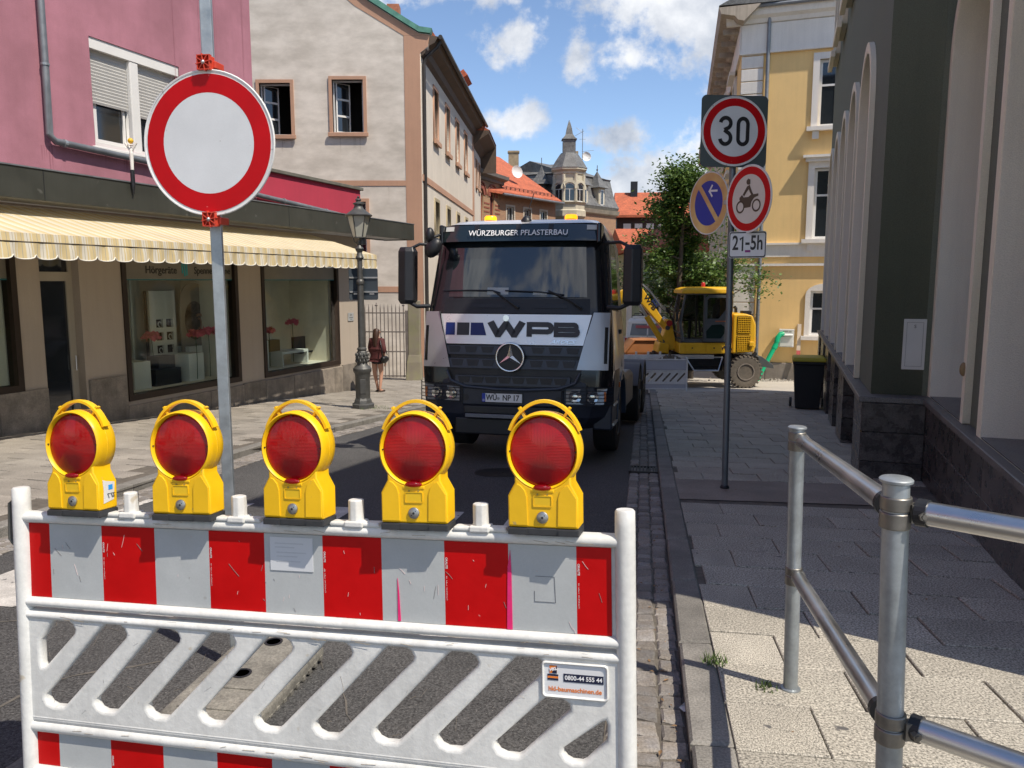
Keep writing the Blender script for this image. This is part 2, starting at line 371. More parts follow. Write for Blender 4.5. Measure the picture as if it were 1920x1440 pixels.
# left pavement slabs
sp=[]; HL=16.; dl=dirv(HL); nl=Vector((dl.y,-dl.x,0))
for i in range(0,90):
    for j in range(-12,14):
        p=Vector((-7.6,2,0))+dl*(i*.36)+nl*((j+.5*(i%2))*.6)
        if KL(p.y)-.40>p.x>FL(p.y)-.1 and 5<p.y<27.5: sp.append((p.x,p.y,HL,1,1))
sm=[stone_mesh(.592,.352,.04,.004,.003,s,'paving_slab') for s in range(4)]
lay(pl,'paving_slab',sp,sm,SLAB2,0.0,stuffname='far_paving_slabs')
REAR=mat('pale_bounce_paving',(.40,.37,.32),.9,var=.15,scale=1)
sheet('bounce_paving',lambda y:-40,lambda y:40,[-60,-30,-10,-2.6],-.09,REAR)  # pale ground out of view, added so sunlight bounces towards the green facade
# kerbs
def kerb(name,f,y0,y1,h,wid,side,L=1.0,turn=None):
    k=sheet(name,lambda y:f(y)+(-wid if side>0 else 0)-.0,lambda y:f(y)+(0 if side>0 else wid),[y0+(y1-y0)*i/20 for i in range(21)],-.03,JOINT)
    me=[stone_mesh(wid,L-.012,.22,.012,.003,s,'kerb_stone') for s in range(3)]
    for m_ in me: m_.materials.append(KERB)
    y=y0; n=0
    while y<y1:
        x0=f(y); x1=f(y+L); hh=math.degrees(math.atan2(x1-x0,L)); x=(x0+x1)/2+(-wid/2 if side>0 else wid/2); yc=y+L/2
        o=bpy.data.objects.new('kerb_stone',random.choice(me)); C.objects.link(o); o.parent=k
        o.location=(x,yc,gz(yc)+.002); o.rotation_euler=(SL if yc>0 else 0,R(-2*side),-R(hh)); o.scale=(1,math.sqrt(1+((x1-x0)/L)**2),1)
        y+=L; n+=1
    return k
kerb('right_kerb',KR,-1.2,20.9,.1,.16,1)
kerb('left_kerb',lambda y:KL(y)-.14,-1,32,.1,.14,-1,1.0)
# setts in the gutters
sm=[stone_mesh(.102,.118,.06,.010,.007,s,'sett') for s in range(8)]
gr_=sheet('right_gutter',lambda y:KR(y)-.16-.345,lambda y:KR(y)-.16,[-1+i for i in range(22)]+[20.9],-.097,JOINT)
sp=[]; random.seed(3)
for r in range(3):
    y=1.6+r*.05
    while y<20.8:
        l=random.choice((.75,.9,1,1.1,1.3)); yy=y+l*.065; x=KR(yy)-.16-.058-.113*r+random.uniform(-.004,.004)
        sp.append((x,yy,HK,random.uniform(.93,1.03),l)); y+=l*.13
lay(gr_,'sett',sp,sm,SETT,-.085,stuffname='far_setts',yawjit=3)
gl_=sheet('left_gutter',lambda y:KL(y),lambda y:KL(y)+.34,[-1+i for i in range(30)],-.097,JOINT)
sp=[]
for r in range(3):
    y=3+r*.05
    while y<27:
        l=random.choice((.75,.9,1,1.1,1.3)); yy=y+l*.065; x=KL(yy)+.058+.113*r
        if yy>4: sp.append((x,yy,HL,random.uniform(.93,1.03),l))
        y+=l*.13
lay(gl_,'sett',sp,sm,SETT,-.085,stuffname='far_setts',yawjit=3)
# zebra crossing, drain
d10=dirv(10); n10=Vector((d10.y,-d10.x,0))
zb=None
for k in range(-5,2):
    e=-1.22+1.05*k
    if k==1: continue
    P=[]
    for t in (3.98,5.5,6.93):
        for w in (e,e+.6): p=n10*w+d10*t; P.append((p.x,p.y,gz(p.y)-.0955))
    mb=MB().add(P,[(0,1,3,2),(2,3,5,4)])
    if zb is None: zb=obj('zebra_crossing',mb,LINE); zb['kind']='structure'
    else: obj('zebra_stripe',mb,LINE,zb)
mb=MB()
def grille(mb,cx,cy,w,l,z):
    mb.bb(cx-w/2,cx+w/2,cy-l/2,cy-l/2+.03,z-.04,z); mb.bb(cx-w/2,cx+w/2,cy+l/2-.03,cy+l/2,z-.04,z); mb.bb(cx-w/2,cx-w/2+.03,cy-l/2,cy+l/2,z-.04,z); mb.bb(cx+w/2-.03,cx+w/2,cy-l/2,cy+l/2,z-.04,z)
    for i in range(7): x=cx-w/2+.05+i*(w-.1)/6; mb.bb(x-.009,x+.009,cy-l/2+.03,cy+l/2-.03,z-.04,z-.003)
grille(mb,0,0,.34,.42,0)
IRON=mat('cast_iron',(.045,.043,.04),.6,metal=.5,var=.3,scale=9,bump=.2,bs=60)
thing('drain_grate','rusty iron drain grate set among the setts beside the right kerb','drain',(KR(9.3)-.34,9.3,gz(9.3)-.068),(SL,0,-R(HK)),mb=mb,m=IRON)
mb=MB().lathe([(.3,-.02),(.3,.004),(.28,.006),(.27,.003),(.05,.003),(.05,.007)],28)
thing('manhole_cover','round iron manhole cover in the shaded asphalt behind the barrier','manhole cover',(-.15,9.2,gz(9.2)-.1),(SL,0,0),mb=mb,m=IRON,smooth=30)
CRK=mat('crack_sealer',(.11,.10,.085),.9,var=.3,scale=20)
random.seed(12); m_=MB()
for x0,y0,a,n in ((-2.9,2.6,1.2,14),(-2.2,4.2,2.0,16),(-.6,3.0,1.5,12),(-3.4,7.6,1.25,20),(.1,5.2,1.7,18)):
    x,y=x0,y0; pts=[]
    for i in range(n): pts.append((x,y)); a+=random.gauss(0,.28); x+=.13*math.cos(a); y+=.13*math.sin(a); 
    V=[];F=[]
    for i,(px_,py_) in enumerate(pts):
        w=random.uniform(.003,.009); V+=[(px_-w,py_+w,gz(py_)-.0972),(px_+w,py_-w,gz(py_)-.0972)]
    F=[(2*i,2*i+1,2*i+3,2*i+2) for i in range(len(pts)-1)]; m_.add(V,F)
o_=obj('road_cracks',m_,CRK,road); o_['kind']='stuff'
# dead leaves, butts and grit along the gutter and on the slabs
random.seed(77); m_=MB()
for i in range(160):
    y=random.uniform(2.2,12); x=(KR(y)-.2-random.random()**2*.25) if i%3 else random.uniform(KR(y)+.2,KR(y)+2.5); z=gz(y)-(.078 if i%3 else -.003)
    if i%3==0 and (x>FR(y)-.1): continue
    l=random.uniform(.006,.02); a=random.uniform(0,PI); c,s_=math.cos(a)*l,math.sin(a)*l
    m_.add([(x-c,y-s_,z),(x+s_*.4,y-c*.4,z+.004),(x+c,y+s_,z+.001),(x-s_*.4,y+c*.4,z+.003)],[(0,1,2,3)])
o_=obj('leaf_litter',m_,mat('dry_litter',(.22,.13,.06),.8,var=.4,scale=60)); o_['kind']='stuff'
# scraps and weeds
mb=MB().add([(-.05,-.02,0.006),(.045,-.03,.012),(.055,.02,.004),(.0,.03,.016),(-.045,.02,.005)],[(0,1,2,3,4)])
thing('paper_scrap','crumpled white paper scrap lying on the setts right of the barrier','litter',(.78,3.25,gz(3.25)-.078),(0,0,.5),mb=mb,m=WHITE)
GRASS=mat('weed_green',(.10,.15,.04),.7,var=.3,scale=30)
def tuft(name,label,x,y,z,n,r,h,cat='weed'):
    random.seed(int(x*100+y*10)&255); mb=MB()
    for i in range(n):
        a=random.uniform(0,2*PI); q=random.random()**.6*r; px,py=math.cos(a)*q,math.sin(a)*q; b=random.uniform(0,PI); hh=h*random.uniform(.4,1); w=.004
        lx,ly=random.uniform(-.6,.6)*hh,random.uniform(-.6,.6)*hh
        mb.add([(px-w*math.cos(b),py-w*math.sin(b),0),(px+w*math.cos(b),py+w*math.sin(b),0),(px+lx,py+ly,hh)],[(0,1,2)])
    o=thing(name,label,cat,(x,y,z),mb=None); 
    o2=obj('leaf_blades',mb,GRASS,o); return o
tuft('weed','small green weed growing in the joint behind the right kerb stone',KR(3.55),3.55,gz(3.55),70,.06,.06)
tuft('weed','low dry weed tuft around the foot of the old street lamp',-2.85,16.1,gz(16.1),160,.35,.06)
tuft('weed','small dry weed at the foot of the far railing post',1.12,3.27,gz(3.27),50,.05,.045)
# ================================================================ BUILDINGS
def stucco(name,col,var=.07,**k): 
    a=dict(bump=.35,bs=55,fine=.06,fs=70,streak=.06); a.update(k)
    return mat(name,col,.9,var=var,scale=.9,**a)
PINK=stucco('pink_plaster',(.35,.15,.185),.12,streak=.05,col2=(.40,.175,.22))
REDP=stucco('red_plaster',(.42,.035,.065),.07)
BEIGE=stucco('beige_plaster',(.56,.505,.435),.13,col2=(.64,.585,.515),streak=.0,stretch=(1,1,2.2))
WHITEP=stucco('off_white_plaster',(.64,.58,.49),.08,streak=.1)
SANDST=stucco('sandstone_trim',(.46,.27,.18),.08)
GREY_ST=mat('plinth_stone',(.22,.19,.155),.8,var=.35,scale=3.5,bump=.3,bs=30,fine=.15,fs=50,rand=.12,streak=.2)
CREAM=stucco('cream_plaster',(.50,.44,.36),.05)
LGREY=stucco('pale_grey_plaster',(.52,.53,.54),.04)
BRONZE=mat('dark_bronze_frame',(.035,.024,.018),.45,metal=.3,var=.1,scale=4)
DKFASC=mat('dark_fascia_metal',(.05,.052,.043),.5,metal=.2,var=.12,scale=2,spots=(5,.70,(.10,.10,.09)),streak=.15)
ZINC=mat('zinc_pipe',(.22,.235,.25),.5,metal=.55,var=.15,scale=6)
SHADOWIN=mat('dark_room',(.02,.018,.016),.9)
TILE=mat('red_roof_tiles',(.42,.11,.05),.8,var=.25,scale=5,bump=.5,bs=25,fine=.3,fs=22)
SLATE=mat('roof_slate',(.13,.13,.125),.6,var=.35,scale=4,fine=.3,fs=18,bump=.5,bs=25)
FRAMEW=mat('white_window_frame',(.70,.69,.66),.4,var=.04)
# ---------- pink shop building, left
P1=thing('shop_building','pink plastered shop building with striped awning and dark canopy on the left','shop',(-7.8,11.82,0),(0,0,head(19.6)))
# local: x along the street away from the camera, street side is -y
hole=rect(2.14,4.21,4.03,5.82)
upx=6.42
obj('wall',plate([(-16,2.9),(upx,2.9),(upx,12),(-16,12)],[hole],.3),PINK,P1)
obj('side_wall',MB().bb(upx-.3,upx,.302,9,3.4,12),PINK,P1)
obj('wall',plate(rect(upx+.003,10.88,2.95,4.2),(),.3),REDP,P1,label='low red parapet wall above the canopy')
obj('side_wall',MB().bb(10.58,10.88,.302,7,2.95,4.2),REDP,P1)
obj('coping',MB().bb(upx+.01,10.95,-.07,.37,4.2,4.28).bb(10.53,10.95,.37,7,4.2,4.28),mat('coping_stone',(.13,.125,.10),.8,var=.2,scale=4),P1,bevel=.01)
obj('flat_roof',MB().bb(upx,10.6,.3,7,3.9,3.95),DKFASC,P1)
# upper window with roller shutters
w=obj('window',plate(rect(2.14,4.21,4.03,5.82),[rect(2.24,3.02,4.12,5.66),rect(3.30,4.11,4.12,5.66)],.10,y0=.13),FRAMEW,P1)
obj('lintel',MB().bb(2.14,4.21,.02,.13,5.64,5.818),FRAMEW,w)
obj('mullion',MB().bb(3.02,3.22,.03,.13,4.03,5.64),FRAMEW,w,bevel=.02)
obj('sill',MB().bb(2.08,4.27,-.05,.16,3.98,4.028),FRAMEW,w,bevel=.01)
SHUT=mat('roller_shutter_slats',(.50,.49,.46),.6,var=.05)
for x0,x1,zb_ in ((2.24,3.02,4.80),(3.22,4.11,4.75)):
    obj('pane',MB().bb(x0,x1,.19,.2,4.12,zb_),DGLASS,w)
    m_=MB()
    z=5.64
    while z>zb_: m_.prism([(.11,z),(.105,z-.012),(.118,z-.052),(.13,z-.052),(.13,z)],x0+.005,x1-.005,'yz'); z-=.055
    obj('roller_shutter',m_,SHUT,w)
obj('casement',plate(rect(2.3,2.98,4.13,4.80),[rect(2.36,2.93,4.19,4.78)],.03,y0=.165),FRAMEW,w)
def drips(parent,spots,m,seed,y=-.0025):
    random.seed(seed); m_=MB()
    for x,z,n,w_,L_ in spots:
        for i in range(n):
            xx=x+random.uniform(-w_,w_); l=L_*random.uniform(.25,1); ww=random.uniform(.004,.016); z0=z-random.uniform(0,.02); yy=y-random.uniform(0,.0012)
            m_.add([(xx-ww,yy,z0),(xx+ww,yy,z0),(xx+ww*.7,yy,z0-l*.5),(xx+ww*.15,yy,z0-l),(xx-ww*.15,yy,z0-l),(xx-ww*.7,yy,z0-l*.5)],[(0,1,2,3,4,5)])
    o=obj('drip_stains',m_,m,parent); o['kind']='stuff'; return o
drips(P1,[(3.2,3.97,14,1.05,.35),(1.19,3.9,5,.1,.5),(5.2,12,20,1.2,7.5),(-.6,8,8,.5,2.5)],mat('pink_stain',(.31,.125,.16),.9,var=.1),4)
# downpipe
pipe=MB().tube([(1.2,-.09,9.5),(1.19,-.09,5.0),(1.18,-.09,4.05),(1.28,-.09,3.96),(3.16,-.09,3.91),(6.44,-.09,3.62),(9.7,-.09,3.46)],.055,12)
dp=obj('downpipe',pipe,ZINC,P1,smooth=40)
for z in (5.1,): obj('bracket',MB().cyl((1.19,-.09,z),(1.19,-.09,z+.035),.066,n=14),GALV,dp)
for x,z in ((1.42,3.955),(9.0,3.50),(7.25,3.585)): obj('bracket',MB().cyl((x,-.09,z),(x+.05,-.09,z-.004),.066,n=14),GALV,dp)
# canopy
FX0,FX1=-15,12.0
cn=obj('canopy',MB().bb(FX0,FX1,-1.0,-.003 if False else -.003,2.96,3.30),DKFASC,P1)
obj('fascia',MB().bb(FX0,FX1+.04,-1.04,-1.003,2.9,3.34),DKFASC,P1,bevel=.006)
obj('fascia',MB().bb(FX1+.002,FX1+.04,-1.0,-.1,2.9,3.34).bb(10.9,FX1,-.14,-.1,2.9,3.34),DKFASC,P1)
obj('fascia_trim',MB().bb(FX0,FX1+.045,-1.055,-1.0,3.341,3.36),ZINC,P1)
for x in [-3.2,0.2,3.1,6.1,9.1]: obj('fascia_joint',MB().bb(x,x+.008,-1.044,-1.0405,2.9,3.34),BLACKP,P1)
obj('soffit',MB().bb(FX0,FX1,-1.0,-.01,2.93,2.958),LGREY,P1)
# ground floor wall with shop windows and the recessed door
GF=stucco('ground_floor_plaster',(.40,.34,.275),.05)
holes=[rect(-6.5,.46,.03,2.2),rect(.88,1.62,-1.0,2.12),rect(2.5,5.62,-.42,2.2),rect(6.43,9.62,-.44,2.2)]
def gfw(): return plate([(-16,-1.3),(.88,-1.3),(.88,2.12),(1.62,2.12),(1.62,-1.3),(10.88,-1.3),(10.88,2.93),(-16,2.93)],[holes[0],holes[2],holes[3]],.28)
obj('wall',gfw(),GF,P1,label='ground floor wall between the shop windows')
obj('side_wall',MB().bb(10.6,10.88,.283,8,-1.6,2.93),LGREY,P1)
# plinth stones
k=0
for x0,x1,zt in ((-5,.0,.02),(.0,.86,.04),(1.66,2.46,.07),(2.46,3.5,-.50),(3.5,4.6,-.50),(4.6,5.66,-.50),(5.66,6.42,-.48),(6.42,7.5,-.50),(7.5,8.6,-.50),(8.6,9.7,-.50),(9.7,10.3,-.47),(10.3,10.9,-.47)):
    zt2=zt
    obj('plinth_stone',MB().bb(x0+.004,x1-.004,-.045-.003*(k%3),.26,-1.6,zt2),GREY_ST,P1,bevel=.006,seg=1); k+=1
def bfr(x0,x1,z0,z1,t=.1,y=-.03,d=.2): return plate([(x0,z0),(x1,z0),(x1,z1),(x1-t,z1),(x1-t,z0+t*1.1),(x0+t,z0+t*1.1),(x0+t,z1),(x0,z1)],(),d,y0=y)
BACK=mat('shop_interior_wall',(.80,.72,.58),.8,var=.08); SHELF=mat('shop_white_panel',(.82,.78,.68),.6,var=.04)
SGL=glass('shop_window_glass',clear=.95)
TEAL=mat('teal_film',(.01,.13,.15),.4); FILM=mat('grey_window_film',(.19,.175,.14),.6)
DKTXT=mat('dark_lettering',(.02,.018,.015),.5,var=0)
for x0,x1,z0 in ((-6.5,.46,.03),(2.5,5.62,-.42),(6.43,9.62,-.44)):
    f=obj('shop_window',bfr(x0,x1,z0,2.2),BRONZE,P1)
    obj('pane',MB().bb(x0+.1,x1-.1,.06,.07,z0+.1,2.15),SGL,f)
    obj('film_band',MB().bb(x0+.1,x1-.1,.049,.0575,1.79,2.2),FILM,f)
    obj('film_band',MB().bb(x0+.1,x1-.1,.049,.0575,1.765,1.788),TEAL,f)
    obj('interior',MB().bb(x0,x1,1.5,1.55,z0-.2,2.6).bb(x0,x1,.3,1.5,z0-.1,z0+.08).bb(x0-.02,x0+.02,.3,1.5,z0,2.5).bb(x1-.02,x1+.02,.3,1.5,z0,2.5).bb(x0,x1,.3,1.5,2.55,2.6),BACK,f)
text('Hörgeräte',.20,DKTXT,P1,(3.52,.044,1.955),ext=.002,bold=.002,sx=.95)
obj('logo_mark',MB().bb(4.05,4.09,.043,.048,1.90,2.1).bb(4.11,4.15,.043,.048,1.84,2.1).bb(4.17,4.21,.043,.048,1.86,2.1),mat('teal_logo',(.02,.28,.30),.5),P1)
text('Spenner-Schne',.20,DKTXT,P1,(4.93,.044,1.955),ext=.002,bold=.002,sx=.9)
# window displays: separate things standing in the windows
def local(p): return P1.matrix_world@Vector(p)
bpy.context.view_layer.update()
def disp(name,label,cat,p,mb,m,**k):
    q=local(p); return thing(name,label,cat,q,(0,0,head(19.6)),mb=mb,m=m,**k)
PED=mat('white_pedestal',(.82,.79,.70),.5,var=.03)
for lb,x,y,w_,zt in (('white plinth at the left end of the middle shop window',3.42,.75,.42,.20),('short white plinth right of the headphones box in the middle shop window',4.9,.75,.45,.24),('white plinth at the right end of the middle shop window',5.75-.45,1.1,.4,.35),('white plinth at the left of the right hand shop window',6.95,.6,.4,.35)):
    disp('display_plinth',lb,'plinth',(x,y,-.34),MB().bb(-w_/2,w_/2,-.2,.2,0,zt+.34),PED,bevel=.006,group='white plinths in the shop windows')
FLW=mat('pink_petals',(.75,.16,.22),.6,var=.25,scale=40); STEM=mat('flower_stem',(.05,.10,.03),.6)
def flower(lb,x,y,z0,h,r=.16):
    t=disp('artificial_flower',lb,'flower',(x,y,z0),None,None,group='pink flowers in the shop windows')
    obj('stem',MB().tube([(0,0,0),(.02,0,h*.5),(0,0,h)],.008,6),STEM,t)
    random.seed(int(x*31)); m_=MB()
    for i in range(60):
        a=random.uniform(0,2*PI); e=random.uniform(-.4,1.2); q=r*random.uniform(.5,1); c=Vector((math.cos(a)*math.cos(e)*q,math.sin(a)*math.cos(e)*q,h+math.sin(e)*q*.6)); u=Vector((random.uniform(-1,1),random.uniform(-1,1),random.uniform(-1,1))).normalized()*.045; v=u.orthogonal().normalized()*.04
        m_.add([c-u-v,c+u-v,c+u+v,c-u+v],[(0,1,2,3)])
    obj('flower_head',m_,FLW,t)
for a in (('large pink flower in the middle shop window, left of the cubby shelf',3.95,.8,-.1,.72,.2),('pink flower before the ear poster in the middle window, left one',4.85,.5,-.3,.95,.15),('pink flower before the ear poster in the middle window, right one',5.3,.55,-.3,.97,.17),('pink flower at the left edge of the right shop window',6.85,.5,-.3,.82,.15),('pink flower left of the framed picture in the right shop window',7.45,.6,-.3,.86,.15),('pink flower on a tall thin stem in the right shop window, right of the picture',8.55,.7,-.3,1.0,.15)): flower(*a)
m_=MB(); 
for i in range(11): m_.bb(-.9+i*.11,-.9+i*.11+.045,-.02,.02,0,2.1)
disp('slat_screen','vertical pale slat screen behind the left part of the middle shop window','screen',(3.75,1.3,-.3),m_,SHELF)
cb_=disp('cubby_shelf','white display panel with six square cubbies in the middle shop window','shelf',(4.55,1.1,-.3),None,None)
obj('panel',plate(rect(-.3,.42,.1,1.85),[rect(-.14+.28*i,.05+.28*i,.55+.27*j,.72+.27*j) for i in (0,1) for j in range(3)],.05),SHELF,cb_)
obj('back_panel',MB().bb(-.3,.42,.12,.14,.1,1.85),SHADOWIN,cb_)
for i in (0,1):
    for j in range(3): obj('earphone',MB().tube([(-.045+.28*i+.045*math.cos(a),.0,.62+.27*j+.05*math.sin(a)) for a in [k*.6 for k in range(9)]],.009,6),BLACKP if (i+j)%2 else PED,cb_)
EARB=mat('poster_dark_hair',(.07,.05,.045),.7,col2=(.2,.16,.14),var=.2,scale=3); SKINP=mat('poster_skin',(.42,.25,.18),.6,var=.1); POST=mat('poster_ground',(.36,.30,.24),.6,var=.15,scale=2)
po=disp('ear_poster','arched poster of a large ear hanging in the middle shop window','poster',(5.42,1.0,.15),None,None)
obj('sheet',plate(arch(-.42,.42,0,1.15),(),.02),POST,po)
obj('hair_print',plate(circ(.0,.75,.3,22,rz=.42),(),.004,y0=-.006),EARB,po)
obj('ear_print',MB().tube([(.12+.13*math.cos(a),-.012,.68+.2*math.sin(a)) for a in [k*.45-1.9 for k in range(10)]],.03,8).tube([(.12+.06*math.cos(a),-.012,.68+.11*math.sin(a)) for a in [k*.5-2 for k in range(9)]],.02,8).ell((.08,-.005,.5),(.05,.01,.06)),SKINP,po,smooth=50)
fp=disp('framed_picture','framed picture with brown brush strokes in the right shop window','picture',(7.75,1.1,.58),None,None)
obj('sheet',plate(rect(-.3,.3,0,1.1),(),.02),SHELF,fp)
random.seed(8); m_=MB()
for i in range(9):
    a=R(100+i*22); m_.tube([(.02,-.012,.62),(.02+.12*math.cos(a),-.012,.66+.14*math.sin(a)),(.02+.2*math.cos(a+.3),-.012,.6+.24*math.sin(a+.3))],[.02,.025,.008],5)
m_.tube([(.03,-.012,.62),(.05,-.012,.35),(.0,-.012,.1)],.02,5)
obj('brush_strokes',m_,mat('brown_print',(.09,.05,.02),.7),fp)
disp('wooden_box','small ochre wooden box below the framed picture in the right shop window','box',(7.8,.9,.14),MB().bb(-.35,.35,-.1,.1,-.12,.16),mat('ochre_wood',(.30,.17,.05),.6),bevel=.005)
disp('black_case','black display case standing in the right shop window','case',(8.95,.8,-.3),MB().bb(-.25,.25,-.03,.05,.25,.62).bb(-.25,.25,-.25,.05,.2,.25),BLACKP,bevel=.006)
disp('black_box','black cardboard box between the plinths of the middle shop window','box',(4.15,.8,-.35),MB().bb(-.35,.35,-.2,.2,0,.34).bb(-.2,.25,-.15,.15,.345,.6),BLACKP,bevel=.006)
disp('white_table','low white display table in the right shop window','table',(8.3,.7,-.34),MB().bb(-.55,.55,-.25,.25,.30,.36).bb(-.55,-.5,-.25,.25,0,.3).bb(.5,.55,-.25,.25,0,.3),PED,bevel=.005)
# door
DFR=mat('cream_door_frame',(.38,.34,.27),.5,var=.05)
obj('reveal',MB().bb(.72,.88,.285,.95,-1.2,2.12).bb(1.62,1.75,.285,.95,-1.2,2.12).bb(.72,1.75,.285,.95,2.125,2.3),GF,P1)
d=obj('door',plate(rect(.82,1.66,-1.0,2.12),[rect(.93,1.50,-.85,1.75),rect(.93,1.55,1.90,2.1)],.06,y0=.3 if False else .16),DFR,P1)
obj('pane',MB().bb(.93,1.50,.185,.195,-.85,1.75),DGLASS,d); obj('pane',MB().bb(.93,1.55,.186,.196,1.9,2.1),DGLASS,d)
obj('handle',MB().cyl((1.54,.10,.25),(1.54,.10,.5),.012),STEEL,d)
obj('step',MB().bb(.86,1.64,-.1,.3,-1.2,-.62),GREY_ST,P1,bevel=.01)
# plaque
pq=thing('wall_plaque','small silver name plaque on the grey wall right of the shop windows','plaque',local((10.2,-.01,.78)),(0,0,head(19.6)),mb=MB().bb(-.14,.14,-.012,.0,-.1,.12),m=mat('plaque_metal',(.5,.52,.52),.4,metal=.4),bevel=.004)
obj('engraving',MB().bb(-.09,.09,-.0135,-.0125,-.02,-.005).bb(-.06,.06,-.0135,-.0125,-.06,-.05).bb(-.02,.02,-.0135,-.0125,.04,.08),DKTXT,pq)
# awning
import itertools
def awn_mat():
    m=bpy.data.materials.new('striped_awning_cloth'); m.use_nodes=True; nt=m.node_tree; N=nt.nodes; L=nt.links; b=N['Principled BSDF']
    tc=N.new('ShaderNodeTexCoord'); sep=N.new('ShaderNodeSeparateXYZ'); L.new(tc.outputs['Object'],sep.inputs[0])
    mu=N.new('ShaderNodeMath'); mu.operation='MULTIPLY'; mu.inputs[1].default_value=1/.215; L.new(sep.outputs[0],mu.inputs[0])
    fr=N.new('ShaderNodeMath'); fr.operation='FRACT'; L.new(mu.outputs[0],fr.inputs[0])
    cr=N.new('ShaderNodeValToRGB'); cr.color_ramp.interpolation='CONSTANT'; E=cr.color_ramp.elements
    Y=(.78,.63,.34,1); Wc=(.84,.79,.66,1); G=(.56,.50,.37,1)
    E[0].position=0; E[0].color=Y; E[1].position=.22; E[1].color=G
    for p,c in ((.27,Y),(.45,Wc),(.62,G),(.66,Wc),(.80,Y),(.9,Wc),(.96,Y)): e=E.new(p); e.color=c
    L.new(fr.outputs[0],cr.inputs[0])
    n=N.new('ShaderNodeTexNoise'); n.inputs['Scale'].default_value=1.5; n.inputs['Detail'].default_value=5; L.new(tc.outputs['Object'],n.inputs['Vector'])
    mr=N.new('ShaderNodeMapRange'); mr.inputs[1].default_value=.3; mr.inputs[2].default_value=.7; mr.inputs[3].default_value=.85; mr.inputs[4].default_value=1.05; L.new(n.outputs[0],mr.inputs[0])
    v=N.new('ShaderNodeVectorMath'); v.operation='SCALE'; L.new(cr.outputs[0],v.inputs[0]); L.new(mr.outputs[0],v.inputs['Scale']); L.new(v.outputs[0],b.inputs['Base Color']); b.inputs['Roughness'].default_value=.9
    o=[q for q in N if q.type=='OUTPUT_MATERIAL'][0]; tr=N.new('ShaderNodeBsdfTranslucent'); L.new(v.outputs[0],tr.inputs[0]); mx=N.new('ShaderNodeMixShader'); mx.inputs[0].default_value=.3; L.new(b.outputs[0],mx.inputs[1]); L.new(tr.outputs[0],mx.inputs[2]); L.new(mx.outputs[0],o.inputs[0]); return m
AWN=awn_mat()
AW=thing('striped_awning','yellow and cream striped awning with scalloped valance pulled out over the shop front','awning',local((0,0,0)),(0,0,head(19.6)))
AX0,AX1=-12,8.06
m_=MB(); n=int((AX1-AX0)/.25)
rows=[(-.25,2.86),(-.9,2.70),(-1.5,2.52),(-2.02,2.36)]
V=[];F=[]
for i in range(n+1):
    x=AX0+(AX1-AX0)*i/n
    for k,(y,z) in enumerate(rows): V.append((x,y,z-.018*math.sin(PI*k/3)*(1 if i%4 else 1.3)))
for i in range(n):
    for k in range(3): F.append((i*4+k,i*4+k+1,(i+1)*4+k+1,(i+1)*4+k))
o=obj('cloth',MB().add(V,F),AWN,AW,smooth=60)
# valance: an upper hanging strip, the front bar and the scalloped lower strip
V=[];F=[];n=int((AX1-AX0)/.1)
for i in range(n+1):
    x=AX0+(AX1-AX0)*i/n; yy=-2.03-.012*math.sin(i*1.3)
    V+= [(x,yy,2.36),(x,yy-.01,2.255)]
for i in range(n): F.append((2*i,2*i+1,2*i+3,2*i+2))
obj('upper_valance',MB().add(V,F),AWN,AW,smooth=60)
obj('front_bar',MB().bb(AX0,AX1+.03,-2.03,-1.97,2.20,2.25),mat('awning_bar',(.13,.115,.09),.5,metal=.4),AW,bevel=.006)
V=[];F=[];per=.318; cnt=int((AX1-AX0)/per)*12
for i in range(cnt+1):
    x=AX1-i*per/12; ph=(i%12)/12; dz=.055*math.sqrt(max(0,1-(2*ph-1)**2)); yy=-2.04-.025*math.sin(ph*2*PI)*.6
    V+=[(x,-2.035,2.235),(x,yy,2.14),(x,yy-.004,2.055-dz+.03)]
for i in range(cnt):
    for k in (0,1): F.append((3*i+k,3*i+k+1,3*i+4+k,3*i+3+k))
obj('scalloped_valance',MB().add(V,F),AWN,AW,smooth=60)
# white hem along the scallops
pts=[V[3*i+2] for i in range(cnt+1)]
obj('hem',MB().tube([(p[0],p[1]-.004,p[2]) for p in pts],.007,5),mat('awning_hem',(.72,.70,.62),.8,var=.03),AW)
for x in (-6,-.2,4.6,7.6): obj('folding_arm',MB().tube([(x,-.2,2.78),(x-.5,-1.1,2.52),(x,-1.98,2.24)],.025,8),GALV,AW)
# small figure standing on the canopy edge
fg=thing('canopy_figure','small white and black figure with raised arms and a yellow ball on the canopy edge','ornament',local((1.82,-1.08,3.24)),(0,0,0))
q=local((1.55,-1.06,3.15)); 
WP=mat('figure_white',(.75,.73,.68),.5); YB=mat('yellow_ball',(.72,.42,.02),.4,var=.05)
obj('leg',MB().cyl((0,0,.04),(0,0,.30),.035,n=12).cyl((0,0,-.08),(0,0,.04),.012,.035,n=12),BLACKP,fg,smooth=40)
obj('torso',MB().cyl((0,0,.302),(0,0,.56),.026,.033,n=12).cyl((0,0,.56),(0,0,.66),.033,.014,n=12),WP,fg,smooth=40)
for s in (-1,1): obj('arm',MB().tube([(0,0,.58),(s*.045,0,.65),(s*.09,0,.73)],[.018,.017,.02],8),WP,fg,smooth=40)
obj('hat_brim',MB().cyl((0,0,.69),(0,0,.70),.05,.03,n=14),WP,fg)
obj('ball',MB().ell((0,0,.76),(.045,.045,.045)),YB,fg,smooth=60)
